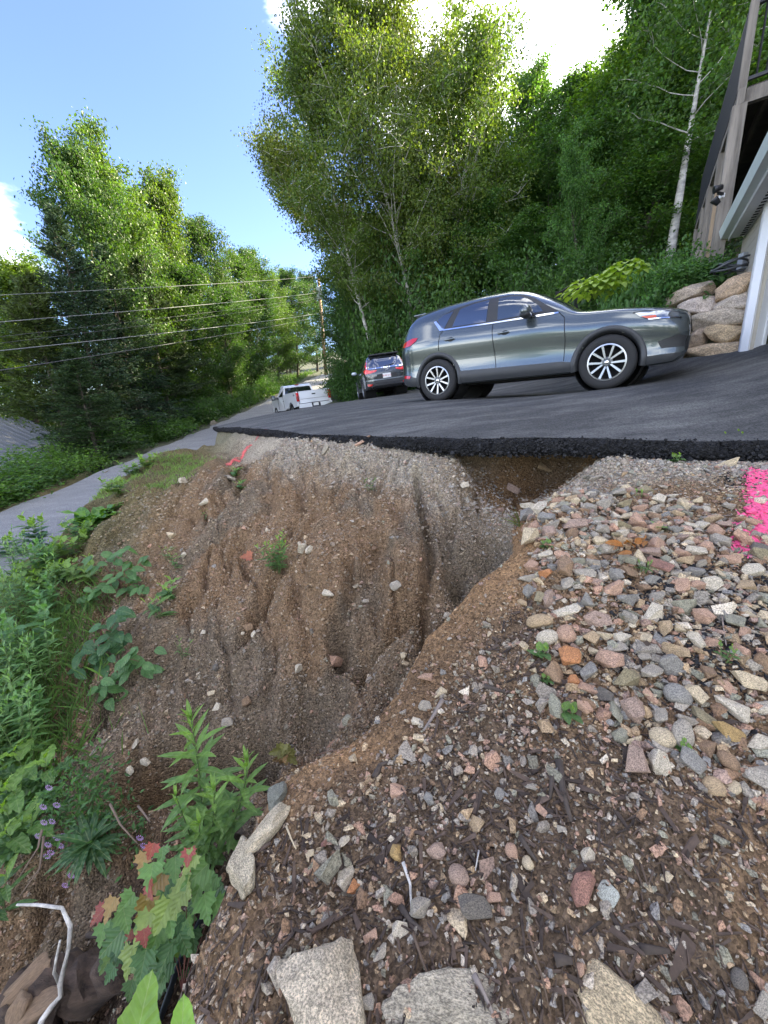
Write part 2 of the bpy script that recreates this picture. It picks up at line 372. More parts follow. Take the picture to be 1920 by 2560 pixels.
# crest of the near bank in plan: everything up and left of it is the gully and the eroded fill
EDGE = [hit0(*q)[:2] for q in [(1290,1235),(1313,1330),(1200,1440),(1060,1590),(905,1825),(700,1960),(590,2150),(490,2350),(440,2540)]]
EDGE = [(3.5, 3.4)] + [tuple(e) for e in EDGE] + [(-0.9, -1.0)]
BANKPOLY = EDGE + [(8, -1), (8, 3.4)]
def gully_side(X, Y):
    d, _ = seg_dist(X, Y, EDGE); return np.where(in_poly(X, Y, BANKPOLY), -d, d)

def grid(x0, x1, y0, y1, st):
    xs = np.linspace(x0, x1, int(round((x1 - x0) / st)) + 1); ys = np.linspace(y0, y1, int(round((y1 - y0) / st)) + 1)
    return xs, ys
class Sheet:
    def __init__(s, x0, x1, y0, y1, st, fine):
        s.xs, s.ys = grid(x0, x1, y0, y1, st); s.X, s.Y = np.meshgrid(s.xs, s.ys); s.Z = terrain(s.X, s.Y, fine)
    def z(s, x, y):
        u = np.clip((np.asarray(x) - s.xs[0]) / (s.xs[1] - s.xs[0]), 0, len(s.xs) - 1.001); v = np.clip((np.asarray(y) - s.ys[0]) / (s.ys[1] - s.ys[0]), 0, len(s.ys) - 1.001)
        i = u.astype(int); j = v.astype(int); fu = u - i; fv = v - j; Z = s.Z
        return (Z[j, i] * (1 - fu) + Z[j, i + 1] * fu) * (1 - fv) + (Z[j + 1, i] * (1 - fu) + Z[j + 1, i + 1] * fu) * fv
    def inside(s, x, y): return (x >= s.xs[0]) & (x <= s.xs[-1]) & (y >= s.ys[0]) & (y <= s.ys[-1])
    def faces(s, skip=None):
        ny, nx = s.X.shape; i = np.arange(ny * nx).reshape(ny, nx)
        f = np.stack([i[:-1, :-1], i[:-1, 1:], i[1:, 1:], i[1:, :-1]], -1)
        if skip is not None:
            cx = (s.X[:-1, :-1] + s.X[1:, 1:]) / 2; cy = (s.Y[:-1, :-1] + s.Y[1:, 1:]) / 2
            f = f[~((cx > skip[0]) & (cx < skip[1]) & (cy > skip[2]) & (cy < skip[3]))]
        return f.reshape(-1, 4)
    def verts(s, dz=0): return np.stack([s.X, s.Y, s.Z + dz], -1).reshape(-1, 3)
NEAR = Sheet(-3.6, 3.6, 0.09, 5.67, 0.0155, True)
MID = Sheet(-10.8, 9.0, -2.97, 14.04, 0.09, True)
_bd = np.minimum(np.minimum(NEAR.X + 3.6, 3.6 - NEAR.X), np.minimum(NEAR.Y - .09, 5.67 - NEAR.Y)); _k = sst(0, .30, _bd)
NEAR.Z = MID.z(NEAR.X, NEAR.Y) * (1 - _k) + NEAR.Z * _k
FAR = Sheet(-140, 140, -100, 180, 2.0, False)
FAR.Z -= .45 * ((FAR.X > -11) & (FAR.X < 9) & (FAR.Y > -3) & (FAR.Y < 15))
def zg(x, y):
    x = np.asarray(x, float); y = np.asarray(y, float)
    return np.where(NEAR.inside(x, y), NEAR.z(x, y), np.where(MID.inside(x, y), MID.z(x, y), FAR.z(x, y)))
def hit(x, y, hi=40):
    """the point of the ground that lies along a sight line (used while laying the site out)"""
    return Vector(hit0(x, y, zg, 0.5, hi))

# colours of the soil: what the ground is made of at each place, plus painted gully shade
def pip(X, Y, c, rx, ry): return np.exp(-(((X - c[0]) / rx) ** 2 + ((Y - c[1]) / ry) ** 2))
PAINT_R = [hit0(1905,1180), hit0(1910,1260), hit0(1895,1330), hit0(1880,1375)]
PAINT_L = [hit0(570,1152), hit0(640,1125), hit0(720,1096)]
def ground_col(X, Y):
    g = gully_side(X, Y); n = fbm(X * 2.2, Y * 2.2, 4, 21); n2 = fbm(X * 9, Y * 9, 3, 31)
    brown = np.array([.205, .140, .088]); tan = np.array([.33, .205, .11]); grey = np.array([.36, .325, .27]); dark = np.array([.060, .042, .030]); wet = np.array([.165, .132, .098])
    C = np.ones(X.shape + (3,)) * brown
    def blend(c, k): 
        nonlocal C
        k = np.clip(k, 0, 1)[..., None]; C = C * (1 - k) + c * k
    blend(wet, sst(-0.05, .15, n))
    blend(np.array([.105, .082, .060]), sst(.75, .15, g + n * .5) * (g > .0) * sst(3.6, 2.9, Y) * .75)             # shade low in the gully, painted as darker soil
    dE, _ = seg_dist(X, Y, DRIVE)
    blend(grey, sst(0.75, 0.15, dE + n * 0.8) * (Y > 2))                               # crushed stone along the slab
    right = sst(0.2, 1.0, X) * (g > 0) * sst(3.4, 2.6, np.hypot(X - 0.6, Y - 3.3) * 2.2)
    blend(np.array([.24, .21, .165]), right * .8)
    blend(tan, sst(-.46, -.12, g) * (g < .06) * sst(.95, 1.3, Y) * (0.85 + n * 1.5))         # freshly exposed sand on the near bank
    blend(dark, sst(0.9, 0.4, np.hypot(X + 1.15, (Y - 1.0) * 1.1) + n) * 1.0 * (g > 0))           # humus in the gully bottom, deepened to paint in the hollow's shade
    mulch = (g < 0) * sst(2.3, 1.6, Y) * sst(.0, .16, n + .08)
    blend(np.array([.12, .083, .056]), mulch * .7)
    hole = np.clip(1.5 * pip(X, Y, (1.42, 3.75), .62, .42), 0, 1); blend(np.array([.19, .122, .068]), hole)
    blend(np.array([.10, .11, .05]), sst(-2.2, -3.4, X) * .6)
    return C * (1 + n2[..., None] * .35) * np.array([1.06, 1.0, .89])
def soil_mat():
    m, n, l, b = nodes('soil'); b.inputs['Roughness'].default_value = 0.95; b.inputs['Specular IOR Level'].default_value = 0.15
    at = n.new('ShaderNodeAttribute'); at.attribute_name = 'col'
    tcn = n.new('ShaderNodeTexCoord')
    vo = n.new('ShaderNodeTexVoronoi'); vo.inputs['Scale'].default_value = 95; vo.inputs['Randomness'].default_value = 1
    v2 = n.new('ShaderNodeTexVoronoi'); v2.inputs['Scale'].default_value = 42
    nz = n.new('ShaderNodeTexNoise'); nz.inputs['Scale'].default_value = 30; nz.inputs['Detail'].default_value = 8; nz.inputs['Roughness'].default_value = .75
    for q in (vo, v2, nz): l.new(tcn.outputs['Object'], q.inputs['Vector'])
    # each grain its own tone
    sep = n.new('ShaderNodeSeparateColor'); l.new(vo.outputs['Color'], sep.inputs[0])
    mr = n.new('ShaderNodeMapRange'); mr.inputs[3].default_value = 0.55; mr.inputs[4].default_value = 1.5; l.new(sep.outputs[0], mr.inputs[0])
    q = n.new('ShaderNodeMixRGB'); q.blend_type = 'MULTIPLY'; q.inputs[0].default_value = 1; l.new(at.outputs['Color'], q.inputs[1]); l.new(mr.outputs[0], q.inputs[2])
    m2 = n.new('ShaderNodeMapRange'); m2.inputs[1].default_value = .3; m2.inputs[2].default_value = .7; m2.inputs[3].default_value = .7; m2.inputs[4].default_value = 1.3; l.new(nz.outputs['Fac'], m2.inputs[0])
    q2 = n.new('ShaderNodeMixRGB'); q2.blend_type = 'MULTIPLY'; q2.inputs[0].default_value = 1; l.new(q.outputs[0], q2.inputs[1]); l.new(m2.outputs[0], q2.inputs[2])
    l.new(q2.outputs[0], b.inputs['Base Color'])
    ad = n.new('ShaderNodeMath'); ad.operation = 'MULTIPLY_ADD'; ad.inputs[1].default_value = -1.2
    l.new(vo.outputs['Distance'], ad.inputs[0]); l.new(nz.outputs['Fac'], ad.inputs[2])
    a2 = n.new('ShaderNodeMath'); a2.operation = 'MULTIPLY_ADD'; a2.inputs[1].default_value = -.8; l.new(v2.outputs['Distance'], a2.inputs[0]); l.new(ad.outputs[0], a2.inputs[2])
    bp = n.new('ShaderNodeBump'); bp.inputs['Strength'].default_value = .9; bp.inputs['Distance'].default_value = .018
    l.new(a2.outputs[0], bp.inputs['Height']); l.new(bp.outputs[0], b.inputs['Normal'])
    return m
SOIL = soil_mat()
FORESTFLOOR = mat('forest_floor', (.045, .05, .022), .95, var=.5, vscale=1.5, bump=.6, bscale=6)
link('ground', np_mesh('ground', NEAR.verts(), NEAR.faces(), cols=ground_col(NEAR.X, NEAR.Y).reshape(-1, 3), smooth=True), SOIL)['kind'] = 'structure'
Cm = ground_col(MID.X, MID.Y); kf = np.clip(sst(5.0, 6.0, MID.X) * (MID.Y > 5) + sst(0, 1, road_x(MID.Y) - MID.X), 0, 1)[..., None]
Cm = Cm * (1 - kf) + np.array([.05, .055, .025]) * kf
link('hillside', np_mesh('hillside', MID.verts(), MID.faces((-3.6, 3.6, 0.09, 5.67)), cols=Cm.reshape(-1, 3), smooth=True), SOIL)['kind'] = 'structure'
link('terrain', np_mesh('terrain', FAR.verts(), FAR.faces((-10.5, 8.5, -2.5, 13.5)), smooth=True), FORESTFLOOR)['kind'] = 'structure'
mbz = MB(); mbz.add([(math.cos(t) * r_, math.sin(t) * r_ + 40, z_) for t in np.linspace(0, 2 * math.pi, 48, endpoint=False) for r_, z_ in ((120, -14), (400, -24), (2000, -60))],
                    [(3 * i + k, 3 * ((i + 1) % 48) + k, 3 * ((i + 1) % 48) + k + 1, 3 * i + k + 1) for i in range(48) for k in (0, 1)])
mbz.build('valley', FORESTFLOOR)['kind'] = 'structure'

# ------------------------------------------------------------------ asphalt driveway: a slab with a rolled, crumbling edge
def cdt(poly, inner, cell=None):
    n = len(poly); vs = [Vector(p) for p in poly] + [Vector(p) for p in inner]
    r_ = mgeo.delaunay_2d_cdt(vs, [(i, (i + 1) % n) for i in range(n)], [], 1, 1e-5)
    return [tuple(p) for p in r_[0]], [tuple(f) for f in r_[2]]
def asphalt(name, base, streak, bump, spec=.3, grit=110, dist=.012):
    m, n, l, b = nodes(name); b.inputs['Roughness'].default_value = .85; b.inputs['Specular IOR Level'].default_value = spec
    tcn = n.new('ShaderNodeTexCoord')
    mpn = n.new('ShaderNodeMapping'); mpn.inputs['Scale'].default_value = (.7, 2.6, 1); mpn.inputs['Rotation'].default_value = (0, 0, .1); l.new(tcn.outputs['Object'], mpn.inputs[0])
    nz = n.new('ShaderNodeTexNoise'); nz.inputs['Scale'].default_value = 1.1; nz.inputs['Detail'].default_value = 9; nz.inputs['Roughness'].default_value = .72; l.new(mpn.outputs[0], nz.inputs['Vector'])
    r_ = n.new('ShaderNodeValToRGB'); r_.color_ramp.elements[0].position = .44; r_.color_ramp.elements[0].color = (*base, 1); r_.color_ramp.elements[1].position = .72; r_.color_ramp.elements[1].color = (*streak, 1)
    l.new(nz.outputs['Fac'], r_.inputs[0])
    vo = n.new('ShaderNodeTexVoronoi'); vo.inputs['Scale'].default_value = grit; l.new(tcn.outputs['Object'], vo.inputs['Vector'])
    sep = n.new('ShaderNodeSeparateColor'); l.new(vo.outputs['Color'], sep.inputs[0])
    mr = n.new('ShaderNodeMapRange'); mr.inputs[3].default_value = .6; mr.inputs[4].default_value = 1.45; l.new(sep.outputs[0], mr.inputs[0])
    q = n.new('ShaderNodeMixRGB'); q.blend_type = 'MULTIPLY'; q.inputs[0].default_value = 1; l.new(r_.outputs[0], q.inputs[1]); l.new(mr.outputs[0], q.inputs[2]); l.new(q.outputs[0], b.inputs['Base Color'])
    bp = n.new('ShaderNodeBump'); bp.inputs['Strength'].default_value = bump; bp.inputs['Distance'].default_value = dist; l.new(vo.outputs['Distance'], bp.inputs['Height']); l.new(bp.outputs[0], b.inputs['Normal'])
    return m
ASPH = asphalt('asphalt', (.054, .0545, .054), (.150, .148, .140), .7)
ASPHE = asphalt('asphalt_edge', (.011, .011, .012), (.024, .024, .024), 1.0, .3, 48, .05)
ROADM = asphalt('road_asphalt', (.155, .157, .16), (.215, .215, .215), .3)
edge = []
for i in range(len(DRIVE)):
    a = np.array(DRIVE[i]); b = np.array(DRIVE[(i + 1) % len(DRIVE)]); k = max(2, int(np.linalg.norm(b - a) / (.022 if a[1] < 13 and a[0] < 4.4 and i < 13 else .4)))
    for j in range(k): edge.append(tuple(a + (b - a) * j / k))
edge = np.array(edge); ee = np.roll(edge, -1, 0) - np.roll(edge, 1, 0); nr = np.stack([ee[:, 1], -ee[:, 0]], -1); nr /= np.linalg.norm(nr, axis=1)[:, None]
ctr = np.mean(edge, 0)
if np.mean(np.sum(nr * (edge - ctr), 1)) < 0: nr = -nr
edge = edge + nr * (fbm(edge[:, 0] * 2.2, edge[:, 1] * 2.2, 3, 41)[:, None] * .10)
gx, gy = np.meshgrid(np.arange(-6, 8.6, .22), np.arange(1.6, 25, .22)); gx = gx.ravel(); gy = gy.ravel()
de, _ = seg_dist(gx, gy, DRIVE + DRIVE[:1]); keep = in_poly(gx, gy, DRIVE) & (de > .12)
vv, ff = cdt([tuple(p) for p in edge], list(zip(gx[keep], gy[keep])))
vv = np.array(vv); zz = ZD(vv[:, 0], vv[:, 1]) + fbm(vv[:, 0] * .9, vv[:, 1] * .9, 2, 51) * .02
mbd = MB(); mbd.add(np.column_stack([vv, zz]), ff, 0)
ne = len(edge); rows = []
ze = ZD(edge[:, 0], edge[:, 1])
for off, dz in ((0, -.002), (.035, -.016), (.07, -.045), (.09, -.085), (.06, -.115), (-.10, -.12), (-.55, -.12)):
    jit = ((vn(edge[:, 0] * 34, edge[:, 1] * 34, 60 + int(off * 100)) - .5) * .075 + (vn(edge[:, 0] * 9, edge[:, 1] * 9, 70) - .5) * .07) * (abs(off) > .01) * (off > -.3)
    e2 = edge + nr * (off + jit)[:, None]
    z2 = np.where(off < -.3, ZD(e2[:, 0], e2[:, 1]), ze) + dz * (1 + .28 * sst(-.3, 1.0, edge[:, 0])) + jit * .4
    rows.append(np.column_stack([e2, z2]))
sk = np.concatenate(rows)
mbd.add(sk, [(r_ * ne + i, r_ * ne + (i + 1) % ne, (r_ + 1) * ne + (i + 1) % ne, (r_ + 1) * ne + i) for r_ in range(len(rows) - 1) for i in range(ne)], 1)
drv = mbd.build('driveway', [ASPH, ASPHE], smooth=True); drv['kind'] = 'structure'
# ------------------------------------------------------------------ road
ys = np.concatenate([np.arange(1, 90, .8)]); rv = []
for y in ys:
    x0 = float(road_x(y)); z0 = float(road_z(y)); ex = .12 * math.sin(y * 1.7) + .08 * math.sin(y * 4.1)
    for k_ in range(6): rv.append((x0 + RW * k_ / 5 + (ex if k_ in (0, 5) else 0), y, z0 + .05 * (1 - (2 * k_ / 5 - 1) ** 2)))
mbr = MB(); mbr.add(rv, [(6 * i + k_, 6 * i + k_ + 1, 6 * i + k_ + 7, 6 * i + k_ + 6) for i in range(len(ys) - 1) for k_ in range(5)])
mbr.build('road', ROADM, smooth=True)['kind'] = 'structure'

# ------------------------------------------------------------------ cars
def pchip(pts):
    x = np.array([p[0] for p in pts], float); y = np.array([p[1] for p in pts], float)
    h = np.diff(x); d = np.diff(y) / h; m = np.zeros(len(x)); m[0] = d[0]; m[-1] = d[-1]
    for i in range(1, len(x) - 1):
        m[i] = 0 if d[i - 1] * d[i] <= 0 else 2 / (1 / d[i - 1] + 1 / d[i])
    def f(q):
        q = np.clip(np.asarray(q, float), x[0], x[-1]); i = np.clip(np.searchsorted(x, q) - 1, 0, len(x) - 2)
        t = (q - x[i]) / h[i]; t2 = t * t; t3 = t2 * t
        return (2 * t3 - 3 * t2 + 1) * y[i] + (t3 - 2 * t2 + t) * h[i] * m[i] + (-2 * t3 + 3 * t2) * y[i + 1] + (t3 - t2) * h[i] * m[i + 1]
    return f
PAINTG = mat('grey_metallic_paint', (.092, .110, .118), .27, .66, coat=1.0)
PAINTD = mat('dark_grey_paint', (.060, .068, .078), .25, .6, coat=1.0)
WHITEP = mat('white_paint', (.78, .80, .82), .25, coat=.8)
PLAST = mat('black_plastic', (.022, .023, .025), .55)
CLAD = mat('dark_cladding', (.035, .037, .041), .5, var=.1)
CHROME = mat('chrome', (.85, .86, .88), .08, 1.0)
SILVER = mat('machined_alloy', (.40, .41, .43), .34, 1.0)
GUNM = mat('gunmetal_alloy', (.10, .105, .11), .35, .9)
RUBBER = mat('tyre_rubber', (.017, .017, .018), .8, bump=.2, bscale=60)
WELL = mat('wheel_well', (.008, .008, .009), .9)
GLASSD = glass('privacy_glass', (.012, .014, .016), alpha=.97)
GLASSC = glass('clear_car_glass', (.03, .04, .04), alpha=.72)
REDL = mat('red_lens', (.50, .012, .015), .12, coat=1.0)
REDB = mat('bright_red_lens', (.75, .03, .03), .12, coat=1.0)
AMBER = mat('amber_lens', (.60, .09, .03), .15, coat=1)
LAMPC = mat('lamp_glass', (.20, .22, .25), .10, .7, coat=1)
WHITEM = mat('white_plate', (.78, .78, .76), .5)
PLATET = mat('plate_lettering', (.45, .05, .09), .5)
SEATM = mat('dark_interior', (.02, .02, .022), .8)

class Car:
    def __init__(c, W, zb, zs, zt, side, tum=.25, nn=(2.3, 4.5), nose=.5):
        c.W, c.zb, c.zs, c.zt = pchip(W), pchip(zb), pchip(zs), pchip(zt); c.side = pchip(side); c.tum = tum; c.nn = nn
        c.x0, c.x1 = W[0][0], W[-1][0]
    def n(c, H): return np.interp(H, [.08, .5], c.nn)
    def tu(c, H): return np.interp(H, [.15, .55], [.02, c.tum])
    def y_at(c, x, z):
        W, zb, zs, zt = c.W(x), c.zb(x), c.zs(x), c.zt(x); v = np.clip((z - zb) / (zs - zb), 0, 1)
        y = W * c.side(v); H = np.maximum(zt - zs, .01); s = np.clip((z - zs) / H, 0, 1); n = c.n(H)
        up = W * c.side(1.0) * np.power(np.maximum(1 - s ** n, 0), 1 / n) * (1 - c.tu(H) * s)
        return np.where(z <= zs, y, up)
    def section(c, x, nl=15, nu=24):
        W, zb, zs, zt = float(c.W(x)), float(c.zb(x)), float(c.zs(x)), float(c.zt(x)); H = max(zt - zs, .01); n = float(c.n(H)); tu = float(c.tu(H))
        p = [(0, zb), (W * float(c.side(0)) * .6, zb)]
        for v in np.linspace(0, 1, nl): p.append((W * float(c.side(v)), zb + v * (zs - zb)))
        for f_ in np.linspace(0, math.pi / 2, nu)[1:]:
            s = math.sin(f_) ** (2 / n); p.append((W * float(c.side(1.0)) * max(math.cos(f_), 0) ** (2 / n) * (1 - tu * s), zs + H * s))
        return p
    def top_z(c, x, y):
        """height of the upper skin over a plan position"""
        lo, hi = float(c.zs(x)), float(c.zt(x)); y = abs(y)
        for _ in range(30):
            m_ = (lo + hi) / 2
            if float(c.y_at(x, m_)) > y: lo = m_
            else: hi = m_
        return lo
    def end_x(c, y, z, rear=True):
        y = abs(y); a, b = (c.x0, c.x0 + 1.6) if rear else (c.x1, c.x1 - 1.6)
        for x in np.linspace(a, b, 160):
            if c.zb(x) <= z <= c.zt(x) and c.y_at(x, z) >= y: return x
        return b
    def body(c, name, m, parent, wheels=(), R=.42, ymin=.5):
        u = np.linspace(0, 1, 130); xs = c.x0 + (c.x1 - c.x0) * (0.5 - 0.5 * np.cos(math.pi * u)) * .35 + (c.x1 - c.x0) * u * .65
        secs = [c.section(x) for x in xs]; k = len(secs[0]); v = []; f = []
        for x, s in zip(xs, secs):
            for y, z in s: v.append((x, y, z))
        n = len(xs) * k
        v += [(a, -b, z) for a, b, z in v]
        for sgn in (0, 1):
            o = n * sgn
            for i in range(len(xs) - 1):
                for j in range(k - 1):
                    q = (i * k + j + o, i * k + j + 1 + o, (i + 1) * k + j + 1 + o, (i + 1) * k + j + o)
                    cx_ = sum(v[t][0] for t in q) / 4; cy_ = sum(v[t][1] for t in q) / 4; cz_ = sum(v[t][2] for t in q) / 4
                    if abs(cy_) > ymin and any(math.hypot(cx_ - wx, cz_ - wz) < R for wx, wz in wheels): continue
                    f.append(q)
            f.append(tuple(range(o, o + k))); f.append(tuple((len(xs) - 1) * k + j + o for j in range(k)))
        mb = MB(); mb.add(v, f); me = mb.mesh(name, True)
        bm = bmesh.new(); bm.from_mesh(me); bmesh.ops.remove_doubles(bm, verts=bm.verts, dist=.0008)
        bmesh.ops.recalc_face_normals(bm, faces=bm.faces); bm.to_mesh(me); bm.free(); me.polygons.foreach_set('use_smooth', [True] * len(me.polygons))
        return link(name, me, m, parent)
    # panels that follow the skin -------------------------------------------------
    def _fill(c, poly, step):
        P = []; n = len(poly)
        for i in range(n):
            a, b = np.array(poly[i], float), np.array(poly[(i + 1) % n], float); k = max(1, int(np.linalg.norm(b - a) / step))
            P += [tuple(a + (b - a) * j / k) for j in range(k)]
        xs = [p[0] for p in P]; ys = [p[1] for p in P]
        gx, gy = np.meshgrid(np.arange(min(xs), max(xs), step), np.arange(min(ys), max(ys), step)); gx = gx.ravel(); gy = gy.ravel()
        d, _ = seg_dist(gx, gy, P + P[:1]); k = in_poly(gx, gy, P) & (d > step * .4)
        return cdt(P, list(zip(gx[k], gy[k])))
    def panel(c, name, poly, m, parent, off=.006, sgn=-1, step=.05, kind='side', th=.0):
        v, f = c._fill(poly, step); o = []
        for a, b in v:
            if kind == 'side': o.append((a, sgn * (float(c.y_at(a, b)) + off), b + off * .3 * (b > float(c.zs(a)))))
            elif kind == 'top': o.append((a, b, c.top_z(a, b) + off))
            elif kind == 'rear': o.append((float(c.end_x(a, b)) - off, a, b))
            else: o.append((float(c.end_x(a, b, False)) + off, a, b))
        mb = MB(); mb.add(o, f); ob = mb.build(name, m, parent, smooth=True); return ob
    def strip(c, name, pl, wd, m, parent, off=.008, sgn=-1, kind='side'):
        P = []
        for a, b in zip(pl[:-1], pl[1:]):
            a, b = np.array(a), np.array(b); k = max(1, int(np.linalg.norm(b - a) / .05)); P += [a + (b - a) * j / k for j in range(k)]
        P.append(np.array(pl[-1])); v = []
        for i, p in enumerate(P):
            t = P[min(i + 1, len(P) - 1)] - P[max(i - 1, 0)]; t = t / np.linalg.norm(t); n_ = np.array([-t[1], t[0]])
            for s in (-1, 1):
                a, b = p + n_ * wd / 2 * s
                if kind == 'side': v.append((a, sgn * (float(c.y_at(a, b)) + off), b))
                elif kind == 'rear': v.append((float(c.end_x(a, b)) - off, a, b))
                elif kind == 'front': v.append((float(c.end_x(a, b, False)) + off, a, b))
                else: v.append((a, b, c.top_z(a, b) + off))
        mb = MB(); mb.add(v, [(2 * i, 2 * i + 1, 2 * i + 3, 2 * i + 2) for i in range(len(P) - 1)]); return mb.build(name, m, parent, smooth=True)
    def arch(c, parent, wx, wz, r0, r1, m, sgn, a0=-12, a1=192, off=.018):
        v = []; ts = np.linspace(RAD(a0), RAD(a1), 40); f = []
        for t in ts:
            for r_, o_ in ((r0 - .03, -.10), (r0, .006), (r0 + .012, off), (r1 - .012, off), (r1, .002)):
                x, z = wx + r_ * math.cos(t), wz + r_ * math.sin(t); z = max(z, .24)
                v.append((x, sgn * (float(c.y_at(x, max(z, float(c.zb(x)) + .02))) + o_), z))
        for i in range(len(ts) - 1):
            for j in range(4): f.append((i * 5 + j, i * 5 + j + 1, (i + 1) * 5 + j + 1, (i + 1) * 5 + j))
        MB().add(v, f).build('arch_cladding', m, parent, smooth=True)
def wheel(parent, pos, sgn, R=.365, rr=.243, wd=.225, spokes=10, face=SILVER, steer=0, cap=True):
    w_ = link('wheel', None, None, parent); w_.location = pos; w_.rotation_euler = (0, random.random() * 1.0, 0); w_.rotation_mode = 'ZYX'
    s = sgn; h = wd / 2
    prof = [(rr - .01, -h * .8 * 1), (rr + .02, -h * .95), (R - .05, -h), (R - .012, -h * .86), (R, -h * .6), (R, h * .6), (R - .012, h * .86), (R - .05, h), (rr + .02, h * .95), (rr - .01, h * .8)]
    t_ = MB().lathe(prof, 48, 'Y'); tr = t_.build('tyre', RUBBER, w_, smooth=True)
    rim = MB(); rim.lathe([(rr + .004, s * h * .92), (rr - .014, s * h * .95), (rr - .020, s * h * .80), (rr - .022, -s * h * .7)], 48, 'Y', mi=0)
    rim.lathe([(rr - .022, -s * h * .2), (.05, -s * h * .25), (.0, -s * h * .25)], 32, 'Y', mi=1)
    for i in range(spokes):
        base = 2 * math.pi * (i // 2 * 2 + .5) / spokes; d = (i % 2 - .5)
        a0 = base + d * .34; a1 = base + d * 2 * math.pi / spokes * 1.0
        def P(r_, a, y): return (r_ * math.cos(a), s * y, r_ * math.sin(a))
        y0, y1 = h * .78, h * .90
        wi, wo = .20, .068
        vs = [P(.055, a0 - wi, y0), P(.055, a0 + wi, y0), P(rr - .016, a1 + wo, y1), P(rr - .016, a1 - wo, y1), P(.055, a0 - wi, y0 - .05), P(.055, a0 + wi, y0 - .05), P(rr - .016, a1 + wo * 1.3, y1 - .05), P(rr - .016, a1 - wo * 1.3, y1 - .05)]
        rim.add(vs, [(0, 1, 2, 3)], 0); rim.add(vs, [(0, 4, 5, 1), (1, 5, 6, 2), (2, 6, 7, 3), (3, 7, 4, 0)], 2)
    rim.lathe([(0, s * h * .82), (.045, s * h * .82), (.075, s * h * .70), (.075, 0)], 24, 'Y', mi=2)
    r_ = rim.build('rim', [face, WELL, GUNM], w_)
    cp = MB().lathe([(0, s * (h * .88)), (.024, s * (h * .87)), (.030, s * h * .80)], 20, 'Y'); cp.build('hub_cap', CHROME, w_, smooth=True)
    for i in range(5):
        a = 2 * math.pi * i / 5 + .3
        MB().lathe([(0, s * h * .86), (.011, s * h * .85), (.012, s * h * .7)], 8, 'Y', c=(.056 * math.cos(a), 0, .056 * math.sin(a))).build('lug_nut', GUNM, w_)
    return w_
def car_root(name, label, pos, yaw, pitch=0, roll=0, cat='car', group=None):
    M = Matrix.Translation(pos) @ Matrix.Rotation(yaw, 4, 'Z') @ Matrix.Rotation(-pitch, 4, 'Y') @ Matrix.Rotation(roll, 4, 'X')
    return thing(name, label, cat, M=M, group=group)
def wells(c, root, xs, ys=.60, wz=.37, R=.435):
    for x in xs:
        for s in (-1, 1): MB().lathe([(R, s * (ys + .26)), (R, s * .42), (0, s * .40)], 28, 'Y', c=(x, 0, wz)).build('wheel_well', WELL, root)
# --- the grey crossover in front of the boulder wall
suv = car_root('crossover_car', 'grey metallic crossover parked side-on with its nose at the boulder wall', (1.66, 8.10, 0.0), RAD(-36.89), RAD(.64), RAD(1.12), group='cars parked on the driveway')
SC = Car(W=[(-.95, .42), (-.92, .60), (-.85, .70), (-.72, .79), (-.5, .865), (0, .905), (1.0, .915), (2.0, .915), (2.7, .91), (3.1, .885), (3.3, .855), (3.45, .80), (3.55, .735), (3.60, .65), (3.615, .55)],
         zb=[(-.95, .60), (-.93, .45), (-.85, .36), (-.6, .30), (0, .27), (2.7, .27), (3.2, .27), (3.45, .29), (3.57, .36), (3.615, .48)],
         zs=[(-.95, .78), (-.93, .90), (-.85, 1.08), (-.6, 1.16), (0, 1.17), (1, 1.13), (1.9, 1.09), (2.3, 1.03), (2.8, .985), (3.2, .92), (3.45, .86), (3.57, .78), (3.615, .66)],
         zt=[(-.95, .90), (-.93, 1.06), (-.88, 1.17), (-.75, 1.36), (-.62, 1.54), (-.5, 1.60), (-.3, 1.635), (.2, 1.675), (.7, 1.685), (1.15, 1.665), (1.45, 1.60), (1.75, 1.475), (2.05, 1.31), (2.28, 1.165), (2.45, 1.135), (2.8, 1.105), (3.2, 1.045), (3.42, .995), (3.54, .955), (3.59, .89), (3.615, .77)],
         side=[(0, .93), (.05, .965), (.16, .985), (.24, .975), (.32, .962), (.45, .962), (.62, .985), (.76, 1.0), (.87, .985), (.95, .955), (1.0, .935)], tum=.22)
FW, RW_ = (2.70, .365), (0.0, .365)
SC.body('body', PAINTG, suv, (FW, RW_))
wells(SC, suv, (0, 2.7))
